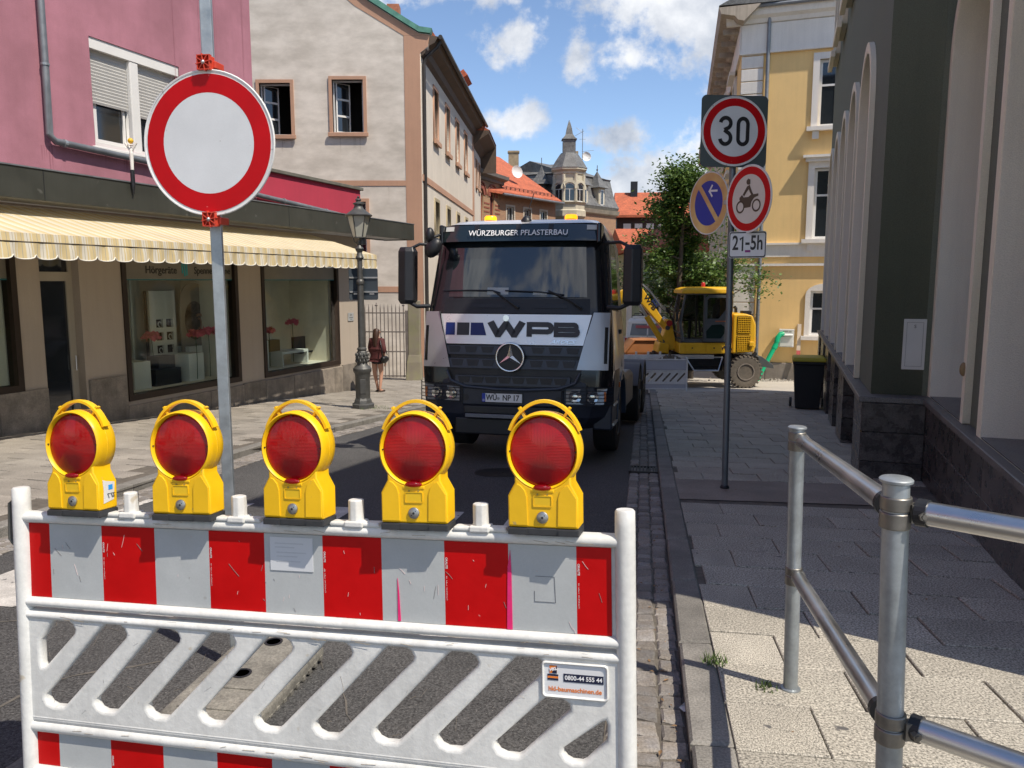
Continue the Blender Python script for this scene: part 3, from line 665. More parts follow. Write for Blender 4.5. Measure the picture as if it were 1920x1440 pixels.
# ---------- beige house with the gable towards the camera
def rgb(n): return MATS[n]
P2_=thing('gable_house','large beige plastered house with brown corner band, copper verge and two open gable windows','house',(-3.12,28,0),(0,0,head(90)))
GW=[(-3.02,6.80,1.06,1.75),(-5.5,6.72,1.06,1.72)]
OPN=[rect(x,x+w_,z,z+h_) for x,z,w_,h_ in GW]+[rect(-2.97,-1.95,2.5,4.48)]
gable=[(-16,-1.9),(-.02,-1.9),(-.02,9.4),(.28,9.62),(.34,10.02),(-.03,10.07),(-.52,10.36),(-1.78,11.13),(-6.6,15.2),(-11.4,11),(-13.5,9.9),(-16,9.9)]
obj('wall',plate(gable,OPN,.35),BEIGE,P2_)
obj('corner_band',MB().bb(-.55,.0,-.012,-.002,-1.9,9.98),SANDST,P2_)
obj('verge_band',MB().prism([(-.555,9.985),(.0,9.985),(.0,9.42),(.27,9.63),(.33,10.0),(-.04,10.05),(-.53,10.34),(-1.79,11.11),(-6.6,15.17),(-6.6,14.6),(-2.17,10.93),(-.555,9.985)][:-1],-.012,-.0021),SANDST,P2_)
obj('string_course',MB().bb(-14,-.552,-.018,-.002,5.02,5.2),SANDST,P2_)
obj('string_course',MB().bb(-14,-.552,-.018,-.002,1.36,1.56),SANDST,P2_)
def stone_frame(parent,x,z,w_,h_,t=.11,y=-.05,m=None,sill=True,dep=.3,mid=None):
    f=obj('window_surround',plate(rect(x-t,x+w_+t,z-t,z+h_+t),[rect(x,x+w_,z,z+h_)],dep,y0=y),m or SANDST,parent,bevel=.008,seg=1)
    if sill: obj('sill',MB().bb(x-t-.05,x+w_+t+.05,y-.07,y-.002,z-t-.03,z-.002),m or SANDST,f,bevel=.01,seg=1)
    return f
for x,z,w_,h_ in GW:
    f=stone_frame(P2_,x,z,w_,h_)
    fr_=obj('window',plate(rect(x,x+w_,z,z+h_),[rect(x+.05,x+w_-.05,z+.05,z+h_-.05)],.06,y0=.14),FRAMEW,P2_)
    xs=.05; sash=plate(rect(0,w_*.5,0,h_-.1),[rect(.045,w_*.5-.045,.045+(h_-.1)*k/3,(h_-.1)*(k+1)/3-.02) for k in range(3)],.04)
    obj('open_sash',sash,FRAMEW,fr_,loc=(x+.09,.2,z+.05),rot=(0,0,R(38)))
    obj('pane',MB().bb(.04,w_*.5-.04,.015,.02,.04,h_-.14),DGLASS,fr_,loc=(x+.09,.2,z+.05),rot=(0,0,R(38)))
    sash2=plate(rect(-w_*.45,0,0,h_-.1),[rect(-w_*.45+.045,-.045,.045,h_-.145)],.04)
    obj('open_sash',sash2,FRAMEW,fr_,loc=(x+w_-.07,.2,z+.05),rot=(0,0,R(-78)))
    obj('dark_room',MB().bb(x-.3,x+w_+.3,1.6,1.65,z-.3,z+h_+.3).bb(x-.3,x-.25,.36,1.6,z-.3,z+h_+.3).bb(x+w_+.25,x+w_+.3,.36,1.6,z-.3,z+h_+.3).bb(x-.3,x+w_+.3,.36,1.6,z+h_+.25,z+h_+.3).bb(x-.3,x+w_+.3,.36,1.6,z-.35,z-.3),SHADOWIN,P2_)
stone_frame(P2_,-2.97,2.5,1.02,1.98); window(P2_,-2.97,2.5,1.02,1.98,FRAMEW,y=.14)
drips(P2_,[(-2.49,6.63,7,.65,.55),(-4.97,6.55,7,.65,.5),(-3.5,5.0,12,2.5,.5),(-2.4,2.3,5,.6,.4)],mat('beige_stain',(.475,.425,.36),.9,var=.1),6,y=-.0045)
# copper verge and roof
CU=mat('green_copper',(.10,.26,.20),.6,var=.25,scale=4,metal=.2)
obj('copper_verge',MB().prism([(.36,10.04),(-.03,10.09),(-.52,10.38),(-1.78,11.15),(-6.6,15.22),(-6.6,15.40),(-1.72,11.33),(-.46,10.53),(0.0,10.26),(.42,10.2)],-.10,.30),CU,P2_)
obj('roof',MB().prism([(.62,9.9),(.42,10.19),(0,10.24),(-.5,10.5),(-6.6,15.33),(-12.8,10),(-12.8,9.8),(-6.6,15.0),(-.4,9.85)],.3,15),TILE,P2_)
obj('chimney',MB().bb(-1.55,-1.1,3,3.5,10.9,12.0),mat('brick_red_stack',(.3,.14,.08),.8,var=.25,scale=9),P2_)
BROWNE=mat('dark_eave_boards',(.10,.07,.05),.75,var=.25,scale=3)
# street side
P2s=obj('street_wall',None if False else MB().bb(-.01,.01,-.01,.01,0,.01),WHITEP,P2_)
bpy.data.objects.remove(P2s)
LS=15.0
sw=plate(rect(0,LS,-2.2,9.45),[rect(2.5+2.95*k,3.4+2.95*k,7.05,8.85) for k in range(4)]+[rect(2.5+2.95*k,3.4+2.95*k,3.2,4.75) for k in range(4)]+[rect(2.5+2.95*k,3.4+2.95*k,-.3,1.6) for k in range(4)],.25)
rz=head(4)-head(90)
def on_street(name,me,m,x0=0,y0=0,z=0,par=None,**k): return obj(name,me,m,par or P2_,loc=(x0,y0,z),rot=(0,0,rz),**k)
on_street('street_wall',sw,WHITEP,.015,.004)
for k in range(4):
    for z0,z1 in ((7.05,8.85),(3.2,4.75),(-.3,1.6)):
        f=on_street('window_surround',plate(rect(2.38+2.95*k,3.52+2.95*k,z0-.12,z1+.12),[rect(2.5+2.95*k,3.4+2.95*k,z0,z1)],.22,y0=-.05),SANDST if z0>6 else mat('ochre_trim',(.36,.30,.19),.8,var=.1),.015,.004)
        obj('sill',MB().bb(2.3+2.95*k,3.6+2.95*k,-.14,-.052,z0-.2,z0-.04),SANDST,f)
        w_=on_street('window',plate(rect(2.5+2.95*k,3.4+2.95*k,z0,z1),[rect(2.56+2.95*k,2.93+2.95*k,z0+.06,z1-.06),rect(2.97+2.95*k,3.34+2.95*k,z0+.06,z1-.06)],.05,y0=.17),FRAMEW,.015,.004)
        obj('pane',MB().bb(2.56+2.95*k,3.34+2.95*k,.19,.2,z0+.06,z1-.06),DGLASS,w_)
on_street('string_course',MB().bb(0.02,LS,-.04,-.002,5.2,5.42),SANDST,.015,.004)
e=on_street('eaves',MB().prism([(.0,9.3),(-.16,9.42),(-.22,9.62),(-.5,9.75),(-.62,9.95),(.3,10.1),(.3,9.3)],.02,LS+.6,'yz'),BROWNE)
on_street('gutter',MB().tube([(0.0,-.70,9.93),(LS+.6,-.70,9.93)],.075,10),mat('dark_gutter',(.06,.055,.05),.5,metal=.4),smooth=40)
on_street('downpipe',MB().tube([(.25,-.66,9.85),(.22,-.55,9.65),(.22,-.14,9.3),(.22,-.09,9.1),(.22,-.09,1.0),(.22,-.09,-1.9)],.06,10),mat('dark_downpipe',(.05,.045,.042),.5,metal=.4),smooth=40)
on_street('corner_cap',MB().bb(LS-.35,LS+.02,-.03,-.002,-2,9.3),SANDST,.015,.004)
# gutter-side bits: dormer seen above the eave
on_street('dormer_roof',MB().prism([(.5,11.2),(-.1,11.6),(-.3,11.35),(.6,10.8)],10.6,12.4,'yz'),TILE)
# ---------- next houses along the left side
BRK_=None
def brick(name,c1,c2,mo,scale=1,bw=.25,bh=.075):
    m=bpy.data.materials.new(name); m.use_nodes=True; nt=m.node_tree; N=nt.nodes; L=nt.links; b=N['Principled BSDF']; b.inputs['Roughness'].default_value=.9
    tc=N.new('ShaderNodeTexCoord'); mp=N.new('ShaderNodeMapping'); mp.inputs['Rotation'].default_value=(R(90),0,0); L.new(tc.outputs['Object'],mp.inputs[0])
    t=N.new('ShaderNodeTexBrick'); t.inputs['Color1'].default_value=(*c1,1); t.inputs['Color2'].default_value=(*c2,1); t.inputs['Mortar'].default_value=(*mo,1); t.inputs['Scale'].default_value=scale; t.inputs['Brick Width'].default_value=bw; t.inputs['Row Height'].default_value=bh; t.inputs['Mortar Size'].default_value=.012
    sw_=N.new('ShaderNodeSeparateXYZ'); cb=N.new('ShaderNodeCombineXYZ'); L.new(tc.outputs['Object'],sw_.inputs[0]); ad=N.new('ShaderNodeMath'); L.new(sw_.outputs[0],ad.inputs[0]); L.new(sw_.outputs[1],ad.inputs[1]); L.new(ad.outputs[0],cb.inputs[0]); L.new(sw_.outputs[2],cb.inputs[1]); L.new(cb.outputs[0],t.inputs['Vector'])
    L.new(t.outputs[0],b.inputs['Base Color']); return m
BR1=brick('orange_brick',(.40,.22,.10),(.34,.17,.08),(.30,.24,.17)); BR2=brick('ochre_brick',(.38,.20,.10),(.30,.15,.08),(.28,.22,.16)); RBR=mat('red_brick_arch',(.26,.08,.05),.85,var=.2,scale=12)
h2=thing('narrow_house','narrow pale house with a deep dark eave between the gable house and the brick house','house',(-2.05,43.05,0),(0,0,head(3)))
obj('wall',plate(rect(0,4.2,-2.2,9.0),[rect(1.2,1.9,6.9,8.3),rect(2.8,3.5,6.9,8.3),rect(1.2,1.9,3.4,4.9),rect(2.8,3.5,3.4,4.9)],.3),WHITEP,h2)
for x in (1.2,2.8):
    for z,hh in ((6.9,1.4),(3.4,1.5)): stone_frame(h2,x,z,.7,hh,.09,-.04); window(h2,x,z,.7,hh,FRAMEW,y=.15,nx=1,nz=2)
obj('eaves',MB().prism([(0,8.8),(-.3,9.1),(-.85,9.45),(-.85,9.6),(.3,9.6),(.3,8.8)],-.2,4.4,'yz').bb(4.35,4.42,-.9,.3,8.0,9.6),BROWNE,h2)
obj('roof',MB().prism([(-.9,9.6),(5,13),(8,9.6)],-.2,4.4,'yz'),TILE,h2)
obj('corner_band',MB().bb(0,.3,-.02,-.002,-2,8.8),SANDST,h2)
# brick house
h3=thing('brick_house','orange brick house with two round arched windows and a red gabled dormer','house',(-2.25,47.2,0),(0,0,head(21)))
LB=4.2
ar=[arch(.75,1.45,5.2,6.9),arch(2.5,3.2,5.2,6.9),rect(.7,1.5,1.5,3.4),rect(2.5,3.3,1.5,3.4)]
obj('wall',plate(rect(0,LB,-2.2,8.0),ar,.3),BR1,h3); obj('side_wall',MB().bb(-.02,.28,.31,8,-2.2,8.0).bb(LB-.3,LB-.001,.31,8,-2.2,8),BR1,h3)
for a,b in ((.75,1.45),(2.5,3.2)):
    c_=(a+b)/2; 
    sur=obj('brick_arch',plate(circ(c_,6.9,.62,16,0,PI,end=True),[ ] and [] ,.05,y0=-.05),RBR,h3); bpy.data.objects.remove(sur)
    o_=circ(c_,6.9,.60,16,0,PI,end=True)+circ(c_,6.9,.36,16,0,PI,end=True)[::-1]
    obj('brick_arch',plate(o_,(),.05,y0=-.05),RBR,h3)
    o_=circ(c_,6.9,.78,16,0,PI,end=True)+circ(c_,6.9,.70,16,0,PI,end=True)[::-1]
    obj('brick_arch',plate(o_,(),.07,y0=-.07),RBR,h3)
    window(h3,a,5.2,.7,2.05,mat('red_window_wood',(.22,.02,.02),.5),y=.12,shape='arch')
for a in (.7,2.5): window(h3,a,1.5,.8,1.9,FRAMEW,y=.12)
for z in (5.9,6.15,6.4,5.0,4.6): 
    for x0,x1 in ((0,.66),(1.54,2.4),(3.3,LB)): obj('brick_band',MB().bb(x0,x1,-.02,-.002,z,z+.09),RBR,h3)
obj('cornice',MB().prism([(0,7.75),(-.12,7.8),(-.16,7.95),(-.45,8.05),(-.5,8.25),(.3,8.3),(.3,7.75)],-.15,LB+.35,'yz'),mat('grey_cornice',(.17,.16,.145),.8,var=.15),h3)
obj('roof',MB().prism([(-.35,8.3),(.9,9.4),(5,10.0),(8,8.3)],-.1,LB+.2,'yz'),TILE,h3)
d_=obj('dormer',MB().bb(.5,1.5,-.1,2.5,8.3,9.9),ZINC,h3); obj('dormer_window',MB().bb(.68,1.32,-.14,-.102,8.45,9.7),FRAMEW,d_); obj('pane',MB().bb(.76,1.24,-.15,-.141,8.52,9.6),DGLASS,d_)
obj('dormer_roof',MB().prism([(.32,9.9),(1.68,9.9),(1.0,10.95)],-.3,2.8),mat('red_gable_boards',(.30,.035,.03),.6,var=.15),h3)
# red roofed house
h4=thing('red_roof_house','brick house under a long steep orange tiled roof with two roof windows','house',(-.85,50.9,0),(0,0,head(34.5)))
L4=6.9
obj('wall',plate(rect(0,L4,-2.2,7.3),[rect(.9,1.7,5.0,6.5),rect(2.9,3.7,5.0,6.5),rect(4.9,5.7,5.0,6.5)],.3),BR2,h4)
for x in (.9,2.9,4.9): stone_frame(h4,x,5.0,.8,1.5,.12,-.04,CREAM); window(h4,x,5.0,.8,1.5,FRAMEW,y=.1)
obj('side_wall',MB().prism([(.31,-2),(9.4,-2),(9.4,7.3),(4.9,10.4),(.31,7.4)],L4-.3,L4-.001,'yz'),BR2,h4)
obj('roof',MB().prism([(-.45,7.15),(-.45,7.3),(4.9,10.75),(9.8,7.3),(9.8,7.1),(4.9,10.45)],-2.5,L4+.1,'yz'),TILE,h4)
obj('gutter',MB().tube([(-.2,-.52,7.15),(L4+.3,-.52,7.15)],.08,8),ZINC,h4,smooth=40)
sn=MB()
for k in range(14): sn.bb(.2+k*.5,.24+k*.5,-.12,-.08,7.55,7.72)
sn.tube([(0,-.1,7.72),(L4,-.1,7.72)],.015,5).tube([(0,-.1,7.64),(L4,-.1,7.64)],.015,5); obj('snow_guard',sn,BLACKP,h4)
for x,y in ((1.0,1.9),(2.4,1.9)):
    z=7.3+(y+.45)*.645; a=math.atan(.645); obj('roof_window',MB().box((0,0,.06),(.6,.9,.1)),mat('brown_flashing',(.12,.05,.03),.5,metal=.3),h4,loc=(x,y,z),rot=(a,0,0))
def dish(parent,p,r,rot):
    m_=MB().lathe([(.0,0),(r*.5,.02),(r*.85,.08),(r,.14),(r*.98,.15),(r*.8,.09),(r*.4,.03),(0.001,.015)],18)
    o=obj('satellite_dish',m_,WHITE,parent,loc=p,rot=rot,smooth=60); return o
dish(h4,(3.3,.9,8.95),.42,(R(80),0,R(-25))); obj('dish_arm',MB().tube([(3.3,1.0,8.6),(3.3,.98,9.1)],.03,6),ZINC,h4)
# turret house
CRM=mat('cream_stone',(.50,.46,.35),.8,var=.15,scale=2,streak=.1)
TX,TY=4.22,60.2
tb=thing('turret_house','old corner house with slate mansard roof and cream bay turret under a tall spire','house',(TX,TY,0))
def octr(r,z,n=8): return [(r*math.cos(PI/n+2*PI*k/n),r*math.sin(PI/n+2*PI*k/n),z) for k in range(n)]
ap=1/math.cos(PI/8)
def oct_loft(l): return MB().loft([octr(r*ap,z) for r,z in l])
obj('turret',oct_loft([(1.1,-1.9),(1.1,6.3),(1.25,6.5),(1.25,6.9),(1.15,7.0),(1.15,7.35),(1.3,7.5),(1.05,7.55),(1.05,9.5),(1.12,9.55),(1.12,9.7),(1.3,9.85),(1.3,9.98)]),CRM,tb)
spire=oct_loft([(1.34,9.985),(1.25,10.1),(1.02,10.5),(.72,10.95),(.60,11.1)]); obj('spire',spire,SLATE,tb)
obj('lantern',MB().bb(-.46,.46,-.46,.46,11.1,12.08),SLATE,tb)
obj('lantern_roof',MB().loft([[(s*x,s*y,z) for x,y in ((-1,-1),(1,-1),(1,1),(-1,1))] for s,z in ((.56,12.09),(.40,12.25),(.26,12.48),(.19,12.9),(.07,13.35))]),SLATE,tb)
obj('finial',MB().cyl((0,0,13.3),(0,0,13.5),.07,.03,8),ZINC,tb)
for k,an in enumerate((-90,-45,-135)):
    a=R(an); fx=obj('bay',plate(arch(-.42,.42,7.55,8.45),(),.05),FRAMEW,tb,loc=(1.09*math.cos(a),1.09*math.sin(a),0),rot=(0,0,a+PI/2))
    for q in (-1,1): obj('pane',MB().bb(.03 if q>0 else -.36,.36 if q>0 else -.03,-.012,-.002,7.62,8.42),DGLASS,fx)
    obj('pane',plate(circ(0,8.47,.35,12,0,PI,end=True),(),.008,y0=-.012),DGLASS,fx)
    ho=circ(0,8.45,.66,14,0,PI,end=True)+circ(0,8.45,.46,14,0,PI,end=True)[::-1]; obj('hood_mould',plate(ho,(),.09,y0=-.09),CRM,fx)
for k in range(8):
    a=2*PI*k/8+PI/8; r=1.06*ap; obj('pilaster',MB().cyl((r*math.cos(a),r*math.sin(a),7.56),(r*math.cos(a),r*math.sin(a),9.5),.13,n=8),CRM,tb)
def wing(hd,L_,flip):
    t=MB(); prof=[(-.15,7.35),(-.25,7.55),(.25,8.4),(.65,9.75),(.55,9.85),(1.0,9.95),(4.2,11.05),(8,9.7),(8.4,7.35)]
    rt=head(hd); 
    o=obj('wing_roof',MB().prism(prof if not flip else [(-y,z) for y,z in prof],.6,L_,'yz'),SLATE,tb,rot=(0,0,rt))
    s=-1 if flip else 1
    obj('wing_wall',MB().bb(.6,L_-.05,min(0,s*7),max(0,s*7),-1.9,7.34),BR2,tb,rot=(0,0,rt))
    obj('wing_cornice',MB().prism([(s*.0,6.9),(s*-.2,7.0),(s*-.35,7.3),(s*.2,7.34)],.6,L_,'yz'),CRM,tb,rot=(0,0,rt))
    return rt,s
rt,s=wing(40,6.6,False)
for x in (1.9,4.2):
    dd=obj('dormer',MB().bb(x-.42,x+.42,-.15,1.1,7.6,9.0),CRM,tb,rot=(0,0,rt))
    obj('dormer_window',MB().bb(x-.2,x+.2,-.19,-.152,7.65,8.85),FRAMEW,dd); obj('pane',MB().bb(x-.14,x+.14,-.2,-.191,7.72,8.75),DGLASS,dd)
    obj('dormer_roof',MB().loft([[(x+q*ax,.3+q*ay,z) for ax,ay in ((-1,-1),(1,-1),(1,1),(-1,1))] for q,z in ((.72,8.98),(.6,9.12),(.35,9.5),(.14,10.0),(.03,10.25))]).cyl((x,.3,10.2),(x,.3,10.75),.03,n=6).ell((x,.3,10.4),(.08,.08,.08),8,6),SLATE,dd)
rt,s=wing(-66,10.5,True)
for x in (2.3,):
    dd=obj('dormer',MB().bb(x-.42,x+.42,-1.1,.15,7.6,9.0),SLATE,tb,rot=(0,0,rt))
    obj('dormer_roof',MB().loft([[(x+q*ax,-.3+q*ay,z) for ax,ay in ((-1,-1),(1,-1),(1,1),(-1,1))] for q,z in ((.8,8.98),(.65,9.12),(.38,9.5),(.14,10.0),(.03,10.35))]).cyl((x,-.3,10.2),(x,-.3,11.0),.03,n=6),SLATE,dd)
STK=mat('chimney_render',(.35,.27,.17),.85,var=.25,scale=6)
obj('chimney',MB().bb(-4.5,-3.7,2.6,3.2,10.3,11.75).bb(-4.56,-3.64,2.54,3.26,11.6,11.72),STK,tb); obj('chimney',MB().bb(.5,.9,2.5,3,10.6,11.7),STK,tb)
obj('antenna',MB().cyl((1.05,.6,9.8),(1.05,.6,13.0),.025,n=6).cyl((.5,.6,12.5),(1.15,.6,12.85),.015,n=5).cyl((.55,.6,13.1),(1.1,.6,12.7),.015,n=5).cyl((1.0,.6,11.35),(1.9,.6,11.45),.015,n=5).cyl((.8,.3,12.2),(1.3,.9,12.3),.012,n=5),ZINC,tb)
dish(tb,(1.35,.9,11.0),.36,(R(80),0,R(10)))
# timber house and pale green corner house on the right behind the tree
h6=thing('timber_house','dark timbered house with white infill under a red tiled roof with a black chimney','house',(9.15,70,0),(0,0,head(96)))
obj('wall',MB().bb(0,6,0,8,-2,7.4),mat('dark_timber',(.05,.03,.025),.8,var=.2,scale=2),h6)
for k in range(5): obj('infill_panel',MB().bb(.55+k*.98,1.2+k*.98,-.03,-.002,5.0,6.7),WHITE,h6)
obj('roof',MB().prism([(-.6,7.2),(-.6,7.4),(2.4,9.6),(5,9.6),(8.6,7.3)],-.2,6.4,'yz'),TILE,h6); obj('roof',MB().bb(3.3,6.5,-.9,-.1,4.3,4.5).prism([(-1.6,3.6),(-.04,4.9),(-.04,3.6)],-.2,6.4,'yz'),TILE,h6)
obj('chimney',MB().bb(1.2,1.8,1.8,2.4,8.9,10.5),BLACKP,h6)
PG=stucco('pale_green_plaster',(.38,.42,.28),.06)
h7=thing('pale_green_house','pale green corner house with white arched doorway under a red tiled roof','house',(7.35,51,0),(0,0,head(90)))
ao=[arch(1.0,2.1,-1.75,.2),arch(3.3,4.2,-.9,.2),arch(5.2,6.1,-.9,.2)]
obj('wall',plate(rect(0,9.0,-1.9,3.5),ao+[rect(1.1,2.0,1.8,3.1),rect(3.3,4.2,1.8,3.1)],.3),PG,h7); obj('side_wall',MB().bb(.0,.3,.31,9,-1.9,3.5),PG,h7)
for a_ in ao:
    xs=[p[0] for p in a_]; zs=[p[1] for p in a_]; x0,x1,z0,zt=min(xs),max(xs),min(zs),max(zs); zsp=zt-(x1-x0)/2
    obj('arch_surround',plate(arch(x0-.14,x1+.14,z0,zsp),[arch(x0,x1,z0+.001,zsp)],.1,y0=-.06),WHITE,h7); obj('dark_opening',MB().bb(x0-.05,x1+.05,.31,.36,z0,zt+.1),SHADOWIN,h7)
obj('wall_panel',MB().bb(1.2,1.95,.25,.3,-1.2,.1),mat('maroon_sign',(.2,.03,.05),.5),h7)
for x in (1.1,3.3): window(h7,x,1.8,.9,1.3,FRAMEW,y=.1)
obj('pilaster',MB().bb(.0,.35,-.08,-.002,-1.9,3.4),WHITE,h7); obj('cornice',MB().bb(-.1,9.1,-.2,.2,3.4,3.6),WHITE,h7)
obj('roof',MB().prism([(-.5,3.55),(-.5,3.7),(4,5.3),(9,3.6)],-.3,9.3,'yz'),TILE,h7)
# ---------- yellow building
YEL=stucco('yellow_plaster',(.82,.56,.24),.06,streak=.05); WST=stucco('white_stone',(.74,.70,.64),.06,streak=.08)
P3=thing('yellow_building','tall yellow building with white quoins, cornices and window surrounds behind the excavator','building',(7.62,27.23,0),(0,0,head(109.4)))
wh=[rect(2.4,3.5,6.7,8.8),rect(2.4,3.5,3.12,5.4),rect(5.3,6.4,6.7,8.8),rect(5.3,6.4,3.12,5.4),rect(2.45,3.45,-.05,1.45),rect(5.3,6.3,-.05,1.45)]
YW=8.5
obj('wall',plate(rect(0,YW,-1.05,10.05),wh,.35),YEL,P3)
pw=MB(); 
for k,x in enumerate([0,1.1,2.3,3.4,4.6,5.8,7.0]): obj('plinth_stone',MB().bb(x+.005,x+1.1+.09*(k%2),-.06-.006*(k%2),.3,-2,-1.0),mat('rough_plinth',(.25,.22,.19),.85,var=.2,scale=4,bump=.4,bs=25,rand=.15),P3,bevel=.015,seg=1)
nq=0; z=-.98
while z<9.1:
    if not (2.1<z<3.0): obj('quoin',MB().bb(-.03,.66+.04*(nq%1),-.05,.3,z,z+.378),WST,P3,bevel=.012,seg=1)
    z+=.405; nq+=1
    if 2.1<z<3.0: z=3.02
obj('string_course',MB().bb(-.06,YW,-.06,.01,2.55,2.95).bb(-.1,YW,-.14,.01,2.95,3.01).bb(-.08,YW,-.1,.01,2.25,2.33),WST,P3)
obj('frieze',MB().bb(-.05,YW,-.06,.01,9.2,10.05).bb(-.09,YW,-.11,.01,9.12,9.2),WST,P3)
obj('cornice',MB().prism([(0,10.05),(-.1,10.08),(-.15,10.2),(-.28,10.28),(-.31,10.42),(-.34,10.5),(.5,10.55)],-.55,YW,'yz'),WST,P3)
obj('roof',MB().prism([(-.33,10.56),(2.5,12.2),(8,12.2),(8,10.56)],-.2,YW,'yz'),SLATE,P3)
obj('gutter',MB().tube([(-.6,-.40,10.52),(YW,-.40,10.52)],.06,8),ZINC,P3,smooth=40)
o_=obj('downpipe',MB().tube([(.80,-.1,10.2),(.80,-.1,9.0),(.80,-.1,-1.6)],.06,10),ZINC,P3,smooth=40)
for z in (7.6,5.2,3.4,2.3,.6): obj('bracket',MB().cyl((.80,-.1,z),(.80,-.1,z+.05),.075,n=12),ZINC,o_)
for x,z,w_,h_ in ((2.4,6.7,1.1,2.1),(2.4,3.12,1.1,2.28),(5.3,6.7,1.1,2.1),(5.3,3.12,1.1,2.28)):
    f=obj('window_surround',plate(rect(x-.2,x+w_+.2,z,z+h_+.2),[rect(x,x+w_,z+.001,z+h_)],.2,y0=-.06),WST,P3)
    obj('sill',MB().bb(x-.32,x+w_+.32,-.2,-.002,z-.13,z-.003).bb(x-.14,x+.06,-.12,-.003,z-.38,z-.135),WST,f)
    if z<5: obj('window_head',MB().bb(x-.3,x+w_+.3,-.18,-.003,z+h_+.2,z+h_+.32).bb(x-.38,x+w_+.38,-.26,-.003,z+h_+.321,z+h_+.40),WST,f)
    window(P3,x,z,w_,h_,FRAMEW,y=.08,transom=.62,fw=.09)
for x in (2.45,5.3):
    z,w_,h_=-.05,1.0,1.5
    ol=[(x-.16,z-.03),(x+w_+.16,z-.03)]+circ(x+w_/2,z+h_-.15,.66,10,0,PI,rz=.38,end=True)
    f=obj('window_surround',plate(ol,[rect(x,x+w_,z+.01,z+h_-.02)],.2,y0=-.06),WST,P3); obj('sill',MB().bb(x-.25,x+w_+.2,-.2,-.062,z-.15,z-.02),WST,f)
    window(P3,x,z,w_,h_-.02,FRAMEW,y=.08,transom=.6,fw=.08)
# side of the yellow building (in shade)
rs=head(192)-head(109.4)
LQ=34
def on_side(name,me,m,**k): return obj(name,me,m,P3,loc=(-.035,.0,0),rot=(0,0,rs),**k)
hs=[rect(-3.4-3.3*k,-2.3-3.3*k,z0,z1) for k in range(9) for z0,z1 in ((6.7,8.8),(3.12,5.4),(-.05,1.5))]
SIDEW=YEL
on_side('side_wall',plate(rect(-LQ,-.01,-2,10.05),hs,.35),SIDEW)
for k in range(9):
    for z0,z1 in ((6.7,8.8),(3.12,5.4),(-.05,1.5)):
        x=-3.4-3.3*k; f=on_side('window_surround',plate(rect(x-.2,x+1.3,z0-.02,z1+.2),[rect(x,x+1.1,z0,z1)],.16,y0=-.08),WST)
        obj('pane',MB().bb(x,x+1.1,.12,.14,z0,z1),DGLASS,f); obj('window_head',MB().bb(x-.3,x+1.4,-.28,-.082,z1+.2,z1+.33),WST,f); obj('sill',MB().bb(x-.3,x+1.4,-.24,-.082,z0-.2,z0-.03),WST,f)
on_side('side_string_course',MB().bb(-LQ,.0,-.1,-.002,2.3,2.95),WST)
on_side('side_frieze',MB().bb(-LQ,.0,-.08,-.002,9.15,10.05),WST)
on_side('side_cornice',MB().prism([(0,10.05),(-.2,10.1),(-.3,10.22),(-.72,10.3),(-.8,10.5),(.5,10.55)],-LQ,.6,'yz'),mat('weathered_cornice',(.40,.34,.27),.85,var=.2,scale=2,streak=.3))
for k in range(24): 
    on_side('cornice_bracket',MB().bb(-.6-k*1.4,-.45-k*1.4,-.6,-.1,9.95,10.12),MATS['weathered_cornice'])
on_side('side_roof',MB().prism([(-.8,10.56),(2.5,12.2),(2.6,10.6)],-LQ,.6,'yz'),SLATE)
# unseen pale house front added behind the camera, bounces light into the street
hb_=thing('unseen_bounce_house','unseen pale cream terraced house added behind the camera to bounce light into the street','house',(-14.5,-6.5,0),(0,0,head(19.6)))
obj('wall',plate(rect(-26,-.5,-.3,10),[rect(-3-3*k,-1.8-3*k,z,z+1.8) for k in range(8) for z in (1,4.2,7.2)],.3),CREAM,hb_)
for k in range(8):
    for z in (1,4.2,7.2): obj('pane',MB().bb(-3-3*k,-1.8-3*k,.15,.17,z,z+1.8),DGLASS,hb_)
obj('roof',MB().prism([(-.5,10),(5,13.5),(10,10)],-26,-.5,'yz'),TILE,hb_)
# things on the yellow wall
def y3(p): return P3.matrix_world@Vector(p)
bpy.context.view_layer.update()
bx=thing('wall_cabinet','white electrical cabinet on the yellow wall beside the green pipe','cabinet',y3((1.75,-.0,-.4)),(0,0,head(109.4)))
CABW=mat('cabinet_white',(.66,.66,.62),.5,var=.04)
obj('housing',MB().bb(-.24,.24,-.2,-.065,-.05,.55),CABW,bx,bevel=.01); obj('door',MB().bb(-.2,.2,-.215,-.202,-.02,.3),CABW,bx,bevel=.006); obj('hood',MB().prism([(-.2,.4),(-.27,.36),(-.27,.33),(-.2,.33)],-.2,.2,'yz'),CABW,bx)
obj('label_plate',MB().bb(-.1,.05,-.206,-.2015,.46,.5).bb(.08,.16,-.206,-.2015,.46,.5),mat('grey_tag',(.3,.32,.25),.5),bx)
GRP=mat('green_plastic_pipe',(.0,.36,.16),.35,var=.05)
gp=thing('green_drain_pipe','bright green plastic pipe leaning down from the wall cabinet to the ground','pipe',y3((1.45,-.35,-1.55)),(0,0,head(109.4)))
obj('pipe',MB().tube([(-.62,-.55,-.1),(-.05,-.02,1.12),(.02,.03,1.32)],.075,14),GRP,gp,smooth=40); obj('elbow',MB().tube([(.0,.02,1.26),(.03,.05,1.42),(.10,.1,1.52),(.2,.16,1.54)],.088,14),GRP,gp,smooth=40); obj('collar',MB().tube([(-.08,-.05,1.05),(-.02,-.0,1.18)],.092,14),GRP,gp,smooth=40)
pk=thing('leaning_plank','red and white measuring plank leaning against the yellow wall','plank',y3((2.15,-.35,-1.6)),(R(-10),0,head(109.4)))
